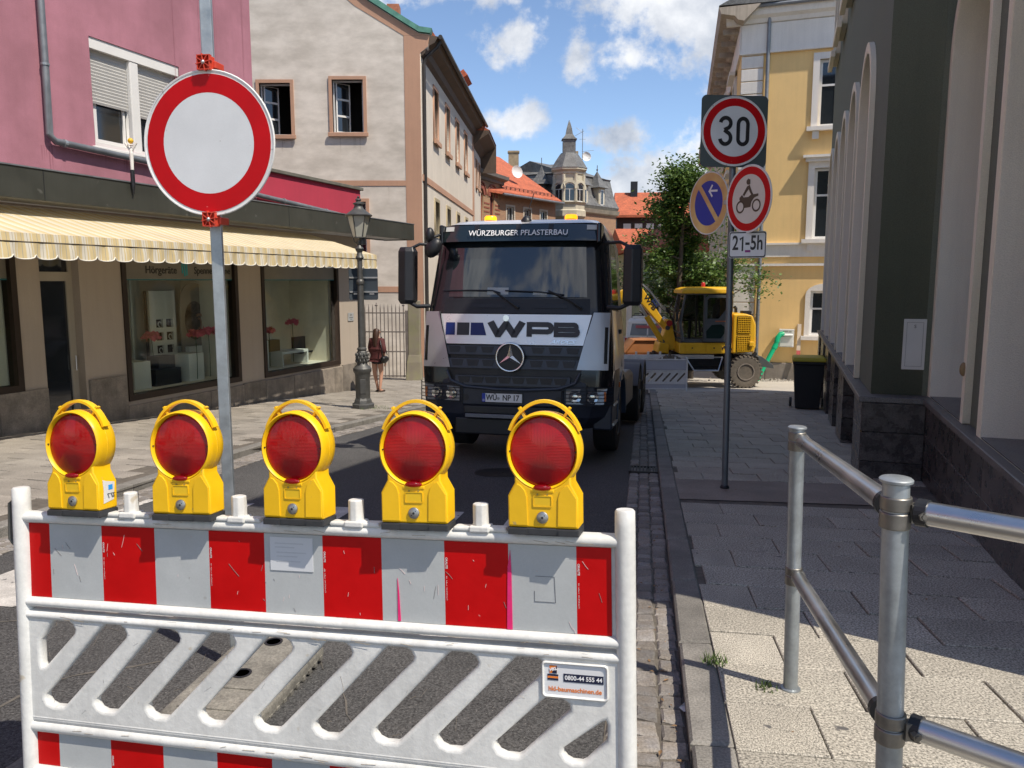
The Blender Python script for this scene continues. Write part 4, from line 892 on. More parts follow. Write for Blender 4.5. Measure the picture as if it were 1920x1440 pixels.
obj('board',MB().bb(-.06,.06,-.02,.02,0,1.95),mat('pale_plank',(.6,.5,.38),.7,var=.1),pk)
for z in (.1,.5,.9): obj('red_mark',MB().bb(-.06,.06,-.0235,-.0205,z,z+.16),mat('faded_red_paint',(.5,.1,.09),.6),pk)
# ---------- dark green building, right
GRN=stucco('dark_green_plaster',(.145,.165,.125),.08,bump=.6,bs=90,fine=.14,fs=110); 
GRAN=mat('dark_granite',(.045,.04,.042),.28,var=.4,scale=7,fine=.5,fs=60,spec=.6,rand=.25,col2=(.075,.068,.065))
LEDG=mat('ledge_granite',(.15,.145,.14),.42,var=.2,scale=6,fine=.4,fs=70)
CRW=stucco('cream_arch_plaster',(.80,.755,.60),.04,bump=.5,bs=90,fine=.06,fs=110)
PLG=stucco('grey_recess_plaster',(.50,.50,.50),.06)
P4=thing('green_building','dark green plastered building with cream round arches on a polished granite plinth','building',(3.75,8.36,0),(0,0,head(199)))
PB=.615   # set back of the near part
TOPZ=9.75
PER=2.15
opA=[(-1.75-PER*k-1.52,-1.75-PER*k) for k in range(5)]
SPR=3.92
hA=[arch(a,b,.535,SPR,18) for a,b in opA]; upA=[rect(a+.3,b-.3,6.85,9.0) for a,b in opA]
ENDX=-12.1; CX=-.22
obj('wall',plate(rect(ENDX,CX,.531,TOPZ),hA+upA,.5,y0=.1),GRN,P4)
obj('corner_wall',MB().bb(CX-.3,CX,.601,PB+.1,.531,TOPZ),GRN,P4)
opB=[(-.12,1.45),(2.2,3.77)]
hB=[arch(a,b,.535,SPR,18) for a,b in opB]
obj('wall',plate(rect(CX,5.05,.531,TOPZ),hB,.5,y0=PB+.1),GRN,P4)
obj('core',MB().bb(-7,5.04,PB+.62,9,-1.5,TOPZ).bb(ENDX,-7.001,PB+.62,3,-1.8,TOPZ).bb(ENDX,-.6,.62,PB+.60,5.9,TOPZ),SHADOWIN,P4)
obj('end_wall',MB().bb(5.052,5.3,PB+.1,9,-.5,TOPZ).bb(ENDX-.3,ENDX-.002,.1,3,-2,TOPZ),GRN,P4)
obj('roof_edge',MB().bb(ENDX-.3,CX,-.15,.6,TOPZ,TOPZ+.15).bb(CX,5.3,PB-.15,9,TOPZ,TOPZ+.15).bb(-7,CX,.601,9,TOPZ,TOPZ+.15).bb(ENDX-.3,-7.001,.601,3.1,TOPZ,TOPZ+.15),DKFASC,P4)
for (a,b),y in [(q,.1) for q in opA]+[(q,PB+.1) for q in opB]:
    f=obj('arch_surround',plate(arch(a-.11,b+.11,.534,SPR,22),[arch(a+.0,b-.0,.5341,SPR,22)],.06,y0=y-.06),CRW,P4,bevel=.012,seg=2)
    obj('reveal',plate(arch(a+.0005,b-.0005,.534,SPR,22),[arch(a+.02,b-.02,.5341,SPR,22)],.497,y0=y-.055),CRW,f)
    obj('niche_floor',MB().bb(a+.021,b-.021,y-.05,y+.5,.5355,.545),LEDG,P4)
    window(P4,a+.02,.548,b-a-.04,SPR-.54+(b-a)/2-.02,mat('dark_window_frame',(.06,.06,.06),.5),y=y+.44,shape='arch',fw=.07)
for (a,b) in opA:
    f=obj('window_surround',plate(rect(a+.15,b-.15,6.75,9.15),[rect(a+.3,b-.3,6.85,9.0)],.14,y0=.0),CRW,P4,bevel=.01,seg=1)
    obj('sill',MB().bb(a+.05,b-.05,-.10,-.002,6.66,6.80),CRW,f,bevel=.01,seg=1)
    window(P4,a+.3,6.85,b-a-.6,2.15,mat('dark_window_frame',(0,0,0)),y=.3)
obj('ledge',MB().bb(ENDX-.0,.03,-.035,.72,.47,.53),LEDG,P4,bevel=.006,seg=1); obj('ledge',MB().bb(.031,5.1,PB-.035,PB+.75,.47,.53),LEDG,P4,bevel=.006,seg=1)
# plinth backing with recesses, tiles as parts
def gzx(a): # ground level under a point of the facade (local x=a)
    yy=8.36-a*math.cos(R(19)); return gz(yy)
BACKP=MB().bb(ENDX,-.02,.35,.6,-2,.468).bb(-.3,5.08,PB+.02,PB+.3,-1,.468); obj('plinth_wall',BACKP,PLG,P4)
piers=[(-.95,0.0)]+[(-1.75-PER*(k+1)-.05,-1.75-PER*k-1.52+.45) for k in range(4)]+[(ENDX,-1.75-PER*4-1.52+.4)]
for a,b in piers:
    rows=[.467,.15,-.17,-.49,-.81,-1.13,-1.45]
    lim=min(gzx(a),gzx(b))-.12
    for i in range(6):
        if rows[i]<lim: break
        obj('granite_tile',MB().bb(a,b-.002,0,.348,rows[i+1]+.006,rows[i]-.003),GRAN,P4,bevel=.003,seg=1)
# the two visible faces of the corner
for i,(z1,z0) in enumerate(((.466,.15),(.15,-.17),(-.17,-.5))):
    obj('granite_tile',MB().bb(.0,.03,.006,PB-.004,z0+.006,z1-.002),GRAN,P4,bevel=.003,seg=1)
    for k in range(4):
        a=.03+k*1.27; obj('granite_tile',MB().bb(a+.003,a+1.264,PB,PB+.02,z0+.006,z1-.002),GRAN,P4,bevel=.003,seg=1)
obj('tile_joint',MB().bb(-.9,.001,.1,PB,-.6,.46).bb(.0,5.1,PB+.001,PB+.018,-.6,.46),mat('tile_grout',(.10,.095,.09),.9),P4)
bpy.context.view_layer.update()
hb=thing('house_connection_box','flat white service box on the dark green corner wall','box',P4.matrix_world@Vector((CX,PB-.12,1.08)),(0,0,head(199)+PI/2))
obj('cover',MB().bb(-.11,.11,-.012,0,-.27,.27),CABW,hb,bevel=.003); obj('inner_cover',plate(rect(-.08,.08,-.235,.235),[rect(-.078,.078,-.233,.233)],.002,y0=-.0145),DKTXT,hb)
text('S',.05,DKTXT,hb,(.0,-.015,.19),ext=.0005)
obj('wall_stub',MB().ell((1.50,PB+.03,1.0),(.03,.03,.06)),mat('brass_stain',(.28,.2,.10),.7),P4,smooth=60)
# ================================================================ FOREGROUND: barrier, warning lamps
PLW=mat('white_barrier_plastic',(.66,.66,.63),.45,var=.08,scale=4,bump=.16,bs=35,fine=.05,fs=45,spots=(13,.73,(.52,.47,.38)),spec=.45,streak=.14)
REFW=mat('grey_white_reflective_sheet',(.42,.44,.44),.38,var=.06,scale=6,fine=.03,fs=220,bump=.12,bs=10,spots=(13,.735,(.30,.30,.29)))
REFR=mat('red_reflective_sheet',(.50,.001,.002),.42,spec=.2,var=.10,scale=7,bump=.1,bs=12,spots=(34,.76,(.62,.20,.18)))
TINY=mat('tiny_print_white',(.6,.55,.55),.5,var=0)
Mb=Matrix(((.9722,.2336,-.0156,-1.6324),(-.2314,.969,.0861,2.5833),(.0352,-.0801,.9962,1.0664),(0,0,0,1)))
BA=thing('traffic_barrier','red and white striped plastic road barrier with slanted slots in the foreground','barrier'); BA.matrix_world=Mb
def rod(p0,p1,r,n=14): return MB().cyl(p0,p1,r,n=n)
obj('post',MB().lathe([(.0275,-1.02),(.0275,-.35),(.0285,-.3),(.0285,-.06),(.028,-.008),(.024,-.003),(.0,-.003)],20,(-.02,.0,0)),PLW,BA,smooth=40)
obj('post',MB().lathe([(.0275,-1.02),(.0275,-.35),(.0285,-.3),(.0285,-.06),(.028,-.018),(.024,-.013),(.0,-.013)],20,(2.0,.0,0)),PLW,BA,smooth=40)
def rail(z0,z1,dep,name='rail',x0=.0,x1=1.985):
    n=10; zc=(z0+z1)/2; hh=(z1-z0)/2
    poly=[(-dep*math.cos(a),zc+hh*math.sin(a)) for a in [PI/2-PI*i/n for i in range(n+1)]]+[(dep,zc-hh),(dep,zc+hh)]
    return obj(name,MB().prism(poly,x0,x1,'yz'),PLW,BA,smooth=50)
rail(-.121,-.085,.021)
rail(-.405,-.372,.021); rail(-.447,-.416,.021); rail(-.835,-.795,.021); rail(-.79,-.772,.015); rail(-.99,-.95,.023)
obj('backing',MB().bb(.0,1.98,.004,.022,-.372,-.12),PLW,BA); obj('backing',MB().bb(.0,1.98,.004,.022,-.96,-.83),PLW,BA)
# slotted web
def stad(x0,z0,x1,z1,r,n=4):
    a=math.atan2(z1-z0,x1-x0); o=[]
    for cx,cz,b in ((x1,z1,a-PI/2),(x0,z0,a+PI/2)): o+=[(cx+r*math.cos(b+PI*i/n),cz+r*math.sin(b+PI*i/n)) for i in range(n+1)]
    return o
SLT=[(.294,-.452),(.304,-.446),(.356,-.446),(.373,-.456),(.381,-.472),(.378,-.486),(.136,-.729),(.124,-.737),(.086,-.738),(.066,-.730),(.055,-.715),(.056,-.700)]
def cutslot(pts,z1=None,x1=None,x0=None):
    if z1 is not None: pts=[(x-max(0,z-z1)*.98,min(z,z1)) for x,z in pts]
    return pts
sl_=[[(x+.1985*k,z) for x,z in SLT] for k in range(8)]
sl_.append([(1.760,-.570),(1.772,-.561),(1.820,-.561),(1.838,-.572),(1.842,-.590),(1.700,-.731),(1.688,-.738),(1.652,-.738),(1.632,-.730),(1.622,-.715),(1.622,-.702)])
sl_.append([(1.932,-.616),(1.942,-.612),(1.946,-.622),(1.946,-.668),(1.886,-.731),(1.874,-.738),(1.846,-.738),(1.830,-.730),(1.820,-.715),(1.822,-.700)])
sl_.append([(.095,-.452),(.105,-.446),(.157,-.446),(.174,-.456),(.182,-.472),(.179,-.486),(.060,-.606),(.048,-.606),(.044,-.596),(.044,-.515)])
obj('slotted_panel',plate(rrect(-.02,2.0,-.80,-.418,.02,3),sl_,.036,bevel=.012,smooth=60,res=3,y0=-.014),PLW,BA)
# logo plate
pf=obj('plate_frame',plate(rrect(1.762,1.952,-.553,-.449,.012),[rrect(1.769,1.945,-.546,-.456,.008)],.01,bevel=.003,smooth=50,y0=-.022),PLW,BA)
LB_=obj('logo_plate',MB().bb(1.769,1.945,-.0165,-.0145,-.546,-.456),mat('logo_plate_white',(.68,.69,.70),.35,var=.02),BA)
NAVY=mat('navy_print',(.008,.012,.04),.5,var=0); ORG=mat('orange_print',(.75,.20,.02),.5,var=0); PW=mat('print_white',(.8,.8,.8),.5,var=0)
obj('number_field',MB().bb(1.825,1.938,-.0178,-.0168,-.505,-.482),NAVY,LB_)
text('0800-44 555 44',.0175,PW,LB_,(1.8815,-.0183,-.4935),ext=.0002,bold=.0003,sx=.95)
text('hkl-baumaschinen.de',.0185,ORG,LB_,(1.857,-.0173,-.528),ext=.0002,bold=.00035,sx=.98)
obj('logo_square',MB().bb(1.785,1.806,-.0178,-.0168,-.483,-.461),ORG,LB_); obj('logo_triangle',MB().prism([(1.7905,-.4832),(1.8062,-.4832),(1.8062,-.4612)],-.0182,-.0179),NAVY,LB_)
text('HKL',.0115,PW,LB_,(1.796,-.0187,-.471),rot=(0,R(-14),0),ext=.0002,bold=.0006)
obj('logo_bars',MB().bb(1.779,1.810,-.0178,-.0168,-.491,-.486).bb(1.779,1.810,-.0178,-.0168,-.503,-.498),NAVY,LB_); obj('logo_bars',MB().bb(1.779,1.810,-.0179,-.0169,-.497,-.492),ORG,LB_)
# striped boards
def board(xs,z0,z1,y=-.002):
    for i,(a,b) in enumerate(zip(xs,xs[1:])):
        obj('red_stripe' if i%2==0 else 'white_stripe',MB().bb(a,b,y,.0035,z0,z1),REFR if i%2==0 else REFW,BA)
        if i%2==0 and i>0:
            text('ORALITE',.0085,TINY,BA,(a+.006,y-.0006,z1-(.07 if i<6 else .065)),rot=(0,R(90),0),ext=.0001,bold=.0003)
            if z1>-.2: text('RA1  Aufbau b · DIN 67520 & 6171',.005,TINY,BA,(a+.006,y-.0006,z1-.14),rot=(0,R(90),0),ext=.0001)
XS=[-.004,.090,.294,.494,.692,.887,1.084,1.276,1.473,1.666,1.863,1.961]
board(XS,-.371,-.1225); board([x+.005 for x in XS],-.949,-.8365)
PK=mat('pink_tape_edge',(.75,.02,.16),.4,var=.1,scale=30)
obj('torn_pink_strip',MB().prism([(1.660,-.371),(1.676,-.371),(1.675,-.2),(1.672,-.14),(1.664,-.19)],-.0045,-.0022),PK,BA); obj('torn_pink_strip',MB().prism([(1.325,-.369),(1.334,-.369),(1.330,-.28),(1.326,-.24)],-.0045,-.0022),PK,BA)
lb=obj('paper_label',MB().bb(.908,1.052,-.0045,-.0025,-.236,-.132),mat('pale_paper_label',(.60,.62,.64),.5,var=.03),BA)
for k,(x0,x1,z) in enumerate(((.925,1.02,-.15),(.925,.99,-.162),(.93,1.03,-.178),(.93,1.0,-.19),(.93,1.01,-.205))): obj('faded_print',MB().bb(x0,x1,-.0052,-.0046,z-.003,z),mat('faded_grey_print',(.50,.52,.54),.5,var=0),lb)
PEN=mat('pen_scribble',(.10,.10,.11),.6,var=0)
sc=MB(); sc.tube([(1.745,-.003,-.212),(1.80,-.003,-.212),(1.803,-.003,-.285),(1.742,-.003,-.285),(1.742,-.003,-.255)],.0007,4); obj('pen_mark',sc,PEN,BA)
random.seed(21); sc=MB(); sw2=MB()
for i in range(46):
    x=random.uniform(.02,1.94); z=random.uniform(-.36,-.14); a=random.uniform(-1.9,-.6); l=random.uniform(.008,.05)*random.random()+.004
    (sc if random.random()<.55 else sw2).tube([(x,-.0028,z),(x+l*.5*math.cos(a),-.0028,z+l*.5*math.sin(a)+random.uniform(-.002,.002)),(x+l*math.cos(a),-.0028,z+l*math.sin(a))],.0006,4)
obj('scuff_marks',sc,mat('dark_scuff',(.2,.19,.18),.8,var=0),BA)['kind']='stuff'; obj('scuff_marks',sw2,mat('pale_scuff',(.66,.52,.50),.8,var=0),BA)['kind']='stuff'
random.seed(5); sc=MB()
for i in range(60):
    x=random.uniform(.05,1.9); z=random.choice([-.40,-.43,-.815,-.10])+random.uniform(-.008,.008); l=random.uniform(.01,.05); sc.tube([(x,-.0212,z),(x+l,-.0212,z+random.uniform(-.006,.006))],.0006,4)
obj('scuff_marks',sc,mat('brown_scuff',(.36,.29,.2),.8,var=0),BA)['kind']='stuff'
random.seed(31); sc=MB(); s2=MB()
for i in range(46):
    x=random.uniform(.02,1.95); z=random.uniform(-.76,-.45); a=random.gauss(.85,.5); l=random.uniform(.008,.05)*random.random()+.004
    (sc if i%3 else s2).tube([(x,-.0146,z),(x+l*math.cos(a),-.0146,z+l*math.sin(a))],.0003,4)
obj('scuff_marks',sc,MATS['brown_scuff'],BA)['kind']='stuff'; obj('scuff_marks',s2,MATS['dark_scuff'],BA)['kind']='stuff'
# stubs with their pedestal blocks
STX=[.41,.803,1.197,1.586]
for x in STX:
    ho=[(x+.024*math.cos(PI/8+PI/4*k)*1.0,.024*math.sin(PI/8+PI/4*k)) for k in range(8)]
    s_=obj('lamp_stub',MB().prism([(p[0],p[1]) for p in ho],-.075,-.008,'xy'),PLW,BA,bevel=.004)
    obj('stub_foot',MB().prism([(x-.082,-.088),(x+.082,-.088),(x+.078,-.074),(x-.078,-.074)],-.0195,.0195,'xz').bb(x-.03,x+.03,-.026,.026,-.09,-.07),PLW,s_,bevel=.005)
# hanger bracket on the left post
obj('coupling_hook',MB().tube([(-.05,0,-.05),(-.066,0,-.06),(-.07,0,-.18),(-.055,0,-.195)],.008,8),mat('dark_hook',(.10,.10,.09),.5,metal=.4),BA,smooth=40)
# recycled rubber feet
FOOT=mat('recycled_grey_foot',(.19,.18,.155),.85,var=.25,scale=9,bump=.5,bs=60,fine=.25,fs=80,spots=(25,.7,(.2,.19,.17)))
def foot(lbl,p,yaw,group=None,w=.40,l=.80):
    t=thing('base_foot',lbl,'base foot',p,(0,0,yaw),group=group)
    pts=[(-w/2,-l/2),(w/2,-l/2),(w/2,l/2),(-w/2,l/2)]
    ring=lambda s,z,dz=0:[(x*s,y*(s+(1-s)*.5),z) for x,y in pts]
    obj('body',MB().loft([ring(1,.0),ring(1,.055),ring(.82,.105)]),FOOT,t,bevel=.012)
    obj('rib',MB().bb(-w*.30,w*.30,-l*.16,-l*.145,.1055,.111).bb(-w*.30,w*.30,-l*.36,-l*.345,.1055,.111),FOOT,t)
    for y in (0,.3): obj('post_hole',MB().lathe([(.045,.1052),(.045,.1085),(.034,.1085),(.034,.1052)],18,(0,y*l/.8,0)),BLACKP,t)
    for s in (-1,1):
        for k in range(12): obj('grip_tooth',MB().bb(s*w/2-.006,s*w/2+.006,-l/2+.05+k*(l-.1)/11-.014,-l/2+.05+k*(l-.1)/11+.014,.0,.02),FOOT,t)
    return t
foot('grey recycled foot under the no entry sign pole',(-1.24,3.42,gz(3.42)-.1),R(-9),l=.86,w=.44)
foot('grey recycled foot under the left barrier post',(-1.66,2.60,gz(2.6)-.1),R(-14),'feet under the barrier ends')
foot('grey recycled foot under the right barrier post',(.30,2.22,gz(2.2)-.1),R(-14),'feet under the barrier ends')
# warning lamps
LYE=mat('yellow_lamp_plastic',(.80,.47,.006),.38,var=.05,scale=12,bump=.06,bs=40,spots=(40,.72,(.50,.34,.09)),spec=.45,rand=.05)
LBK=mat('black_lamp_base',(.03,.032,.035),.6,var=.15,scale=20)
def lens_mat():
    m=bpy.data.materials.new('red_ribbed_lens'); m.use_nodes=True; nt=m.node_tree; N=nt.nodes; L=nt.links; b=N['Principled BSDF']
    b.inputs['Base Color'].default_value=(.42,.003,.006,1); b.inputs['Roughness'].default_value=.16; b.inputs['Coat Weight'].default_value=.8; b.inputs['Coat Roughness'].default_value=.05
    b.inputs['Subsurface Weight'].default_value=0
    tc=N.new('ShaderNodeTexCoord'); sep=N.new('ShaderNodeSeparateXYZ'); L.new(tc.outputs['Object'],sep.inputs[0])
    def mm(op,a,c):
        n=N.new('ShaderNodeMath'); n.operation=op
        for i,v in enumerate((a,c)):
            if isinstance(v,(int,float)): n.inputs[i].default_value=v
            elif v is not None: L.new(v,n.inputs[i])
        return n.outputs[0]
    ax=mm('ABSOLUTE',sep.outputs[0],0); az=mm('ABSOLUTE',mm('SUBTRACT',sep.outputs[2],.214),0)
    side=mm('GREATER_THAN',ax,az)
    ridz=mm('SINE',mm('MULTIPLY',sep.outputs[2],2*PI/.0042),None); ridx=mm('SINE',mm('MULTIPLY',sep.outputs[0],2*PI/.0042),None)
    mx=N.new('ShaderNodeMix'); L.new(side,mx.inputs[0]); L.new(ridx,mx.inputs[2]); L.new(ridz,mx.inputs[3])
    bp=N.new('ShaderNodeBump'); bp.inputs['Strength'].default_value=.3; bp.inputs['Distance'].default_value=.0012; L.new(mx.outputs[0],bp.inputs['Height']); L.new(bp.outputs[0],b.inputs['Normal'])
    n=N.new('ShaderNodeTexNoise'); n.inputs['Scale'].default_value=9; L.new(tc.outputs['Object'],n.inputs['Vector'])
    cr=N.new('ShaderNodeValToRGB'); e=cr.color_ramp.elements; e[0].position=.35; e[0].color=(.22,.001,.006,1); e[1].position=.66; e[1].color=(.72,.006,.006,1); L.new(n.outputs[0],cr.inputs[0]); L.new(cr.outputs[0],b.inputs['Base Color'])  # dark to bright red in the colour imitates light refracted in the lens
    o=[q for q in N if q.type=='OUTPUT_MATERIAL'][0]; tr=N.new('ShaderNodeBsdfTranslucent'); tr.inputs[0].default_value=(.7,.01,.008,1); mx2=N.new('ShaderNodeMixShader'); mx2.inputs[0].default_value=.45; L.new(b.outputs[0],mx2.inputs[1]); L.new(tr.outputs[0],mx2.inputs[2]); L.new(mx2.outputs[0],o.inputs[0])
    return m
LENS=lens_mat()
def yl(mb,M): return mb
RY=Matrix.Rotation(PI/2,3,'X')   # lathe axis z -> -y
def make_lamp():
    t=thing('warning_lamp','x','warning lamp')
    # lower housing, shoulders and neck
    half=[(.1,0),(.1,.088),(.080,.124),(.080,.148)]
    poly=[(x,z) for x,z in half]+[(.099*math.sin(q),.212-.105*math.cos(q)) for q in [R(46)-R(92)*i/12 for i in range(13)]]+[(-x,z) for x,z in half[::-1]]
    obj('housing',MB().prism(poly,-.04,.04,'xz'),LYE,t,bevel=.008,seg=3,smooth=35)
    Z=.212
    ring=[(.095,-.036),(.099,-.041),(.103,-.038),(.105,-.018),(.106,0),(.105,.018),(.103,.038),(.099,.041),(.095,.036),(.093,0)]
    V=[];F=[];n=48;m=len(ring)
    for k in range(n):
        a=2*PI*k/n
        for r,y in ring: V.append((r*math.cos(a),y,Z+r*math.sin(a)*1.05))
    for k in range(n):
        for j in range(m): F.append((k*m+j,k*m+(j+1)%m,((k+1)%n)*m+(j+1)%m,((k+1)%n)*m+j))
    obj('ring',MB().add(V,F),LYE,t,smooth=50)
    for s in (1,-1):
        prof=[(.0955,.024),(.091,.030),(.087,.031),(.066,.034),(.04,.0365),(.0,.0375)]
        M=Matrix.Diagonal((1,1,1.05))@Matrix.Rotation(PI/2*s,3,'X')
        obj('lens',MB().lathe([(r,z) for r,z in prof],40,(0,0,Z),M),LENS,t,smooth=50)
    obj('inner_disc',MB().cyl((0,-.012,Z),(0,.012,Z),.091,n=40),mat('lamp_reflector',(.55,.30,.2),.25,metal=.6,var=0),t)
    # carrying handle
    pts=[(.110*math.cos(a),0,Z-.0+.138*math.sin(a)) for a in [R(24)+(R(132))*i/20 for i in range(21)]]
    V=[];F=[]
    for i,p in enumerate(pts):
        a=R(24)+R(132)*i/20; ux,uz=math.cos(a),math.sin(a)
        for du,dy in ((-.004,-.013),(.004,-.013),(.0055,0),(.004,.013),(-.004,.013),(-.0055,0)): V.append((p[0]+ux*du,dy,p[2]+uz*du))
    for i in range(20):
        for k in range(6): F.append((i*6+k,i*6+(k+1)%6,(i+1)*6+(k+1)%6,(i+1)*6+k))
    F+=[tuple(range(6)),tuple(range(125,119,-1))]
    obj('handle',MB().add(V,F),LYE,t,smooth=45)
    for s in (-1,1): obj('handle_strut',MB().box((s*.064,0,Z+.106),(.007,.016,.034),Matrix.Rotation(R(s*32),3,'Y')),LYE,t)
    obj('ring_lip',MB().tube([(.1035*math.cos(a),-.0,Z+.107*math.sin(a)) for a in [2*PI*i/40 for i in range(40)]],.0035,6,closed=True),LYE,t,smooth=50)
    # face details
    for s in (-1,1):
        pl=[(s*.096,.006),(s*.096,.085),(s*.072,.122),(s*.062,.118),(s*.050,.104),(s*.044,.085),(s*.042,.006)]
        if s>0: pl=pl[::-1]
        obj('side_panel',MB().prism(pl,-.0435,-.039,'xz'),LYE,t,bevel=.0015,seg=2)
    obj('type_plate',plate(rrect(-.024,.024,.062,.088,.002,2),(),.002,y0=-.0412),mat('yellow_plate',(.74,.47,.01),.5,var=.04),t); 
    obj('plate_rim',plate(rrect(-.027,.027,.059,.091,.003,2),[rrect(-.0245,.0245,.0615,.0885,.002,2)],.003,y0=-.0428),LYE,t)
    lk=obj('lock',MB().lathe([(.0165,0),(.0165,.005),(.014,.007),(.0,.007)],22,(0,-.040,.030),Matrix.Rotation(PI/2,3,'X')),mat('lock_metal',(.42,.42,.40),.35,metal=.9,var=.1,scale=50),t,smooth=40)
    obj('lock_hole',MB().cyl((0,-.0465,.030),(0,-.0478,.030),.0035,n=10).cyl((.006,-.0465,.036),(.006,-.0478,.036),.0015,n=8).cyl((-.006,-.0465,.024),(-.006,-.0478,.024),.0015,n=8),BLACKP,lk)
    obj('lower_lens',MB().ell((0,-.041,.113),(.026,.010,.0085),20,10),LENS,t,smooth=60)
    obj('lens_seat',MB().bb(-.032,.032,-.0425,-.036,.099,.108),LYE,t,bevel=.002)
    for x in (-.014,.014): obj('screw',MB().cyl((x,-.0401,.094),(x,-.0415,.094),.0028,n=8),mat('dull_screw',(.35,.25,.05),.5),t)
    for a in (0,PI,PI/2): obj('lens_screw',MB().cyl((.093*math.cos(a),-.0335,Z+.096*math.sin(a)),(.093*math.cos(a),-.0375,Z+.096*math.sin(a)),.0022,n=8),BLACKP,t)
    obj('base_plate',MB().bb(-.101,.101,-.041,.041,-.022,-.0005),LBK,t,bevel=.003); [obj('base_clip',MB().bb(a_,a_+.054,-.0455,-.0415,-.02,-.004),LBK,t) for a_ in (-.099,.045)]
    return t
labs=['yellow warning lamp at the left end of the barrier with a torn sticker',
 'second yellow warning lamp from the left, beside the galvanised sign pole','middle of the five yellow warning lamps on the barrier',
 'fourth yellow warning lamp from the left, before the truck','rightmost yellow warning lamp, nearest the right white end post']
lamp0=make_lamp()
for i,(x,yw) in enumerate(((.236,-1),(.632,2.5),(1.018,-1.5),(1.400,2),(1.780,-2))):
    o=lamp0 if i==0 else dup(lamp0)
    o.matrix_world=Mb@Matrix.Translation((x,-.012,-.062))@Matrix.Rotation(R(yw),4,'Z'); o['label']=labs[i]; o['group']='warning lamps on the barrier'
st=obj('torn_sticker',MB().add([(.1012,-.022,.02),(.1012,.022,.028),(.1012,.028,.085),(.1012,-.01,.092),(.1012,-.024,.098),(.1012,-.02,.06)],[(0,1,2,3,4,5)]),mat('sticker_white',(.68,.68,.66),.5,var=.03),lamp0)
text('PB',.028,BLACKP,st,(.1018,.008,.05),rot=(0,0,PI/2),ext=.0004,bold=.0012); 
for c in C.objects:
    if c.parent==st: c.rotation_euler=(R(-90),0,PI/2)
obj('blue_mark',MB().bb(.1014,.102,.0,.018,.062,.078),mat('sticker_blue',(.03,.3,.75),.5,var=0),st)
# ================================================================ SIGNS
SRED=mat('sign_red',(.50,.001,.005),.45,spec=.25,var=.08,scale=6,spots=(30,.74,(.65,.18,.18))); SWH=mat('sign_white',(.66,.68,.69),.35,var=.05,scale=5,fine=.02,fs=200,spots=(28,.74,(.5,.5,.49)))
ALU=mat('aluminium_back',(.42,.43,.43),.45,metal=.6,var=.1,scale=8); SGR=mat('sign_rim',(.70,.70,.68),.45,var=.08,scale=9,spots=(20,.66,(.42,.41,.38)))
SBK=mat('sign_black',(.012,.012,.014),.4,var=0)
def ring_sign(t,r,ri=.70,ro=.955,red=SRED,white=SWH,rim=SGR):
    obj('sign_plate',plate(circ(0,0,r,56),(),.004,bevel=0,y0=0),rim,t)
    obj('sign_rim',MB().tube([(r*math.cos(a),.002,r*math.sin(a)) for a in [2*PI*i/64 for i in range(64)]],.0055,6,closed=True),rim,t,smooth=60)
    obj('red_ring',plate(circ(0,0,r*ro,56),[circ(0,0,r*ri,56)],.001,y0=-.0015),red,t)
    obj('white_field',plate(circ(0,0,r*ri-.0005,56),(),.001,y0=-.0012),white,t)
NP=(-1.37,3.72)
gp_=thing('sign_pole','square galvanised steel pole standing in a grey foot behind the barrier','pole',(NP[0],NP[1],gz(3.7)-.08),(0,0,R(12)))
obj('tube',MB().bb(-.025,.025,-.025,.025,.05,3.4),GALV,gp_,bevel=.004)
ne=thing('no_entry_sign','large round white sign with a red ring on the square pole','sign',(NP[0]+.02,NP[1]-.10,2.357),(0,R(.8),R(-10)))
SR=.312
ring_sign(ne,SR)
CLR=mat('red_clamp_plastic',(.60,.06,.03),.45,var=.06)
for z,s in ((SR+.03,1),(-SR-.02,-1)):
    c_=obj('clamp',MB().bb(-.028,.028,-.006,.03,z-.03,z+.03),CLR,ne,bevel=.004)
    m_=MB()
    for k in range(8):
        a=PI/4*k+.2; m_.box((.022*math.cos(a),-.014,z+.022*math.sin(a)),(.03,.018,.0035),Matrix.Rotation(-a,3,'Y'))
    m_.bb(-.031,-.027,-.022,-.004,z-.03,z+.03).bb(.027,.031,-.022,-.004,z-.03,z+.03).bb(-.031,.031,-.022,-.004,z-.032,z-.028).bb(-.031,.031,-.022,-.004,z+.028,z+.032)
    obj('clamp_ribs',m_,CLR,c_); obj('bolt',MB().cyl((0,-.024,z),(0,-.005,z),.009,n=12).ell((0,-.025,z),(.008,.006,.008),10,6),STEEL,c_,smooth=40)
    obj('clamp_arm',MB().bb(-.033,.04,.012,.085,z-.02,z+.012),CLR,c_,bevel=.004)
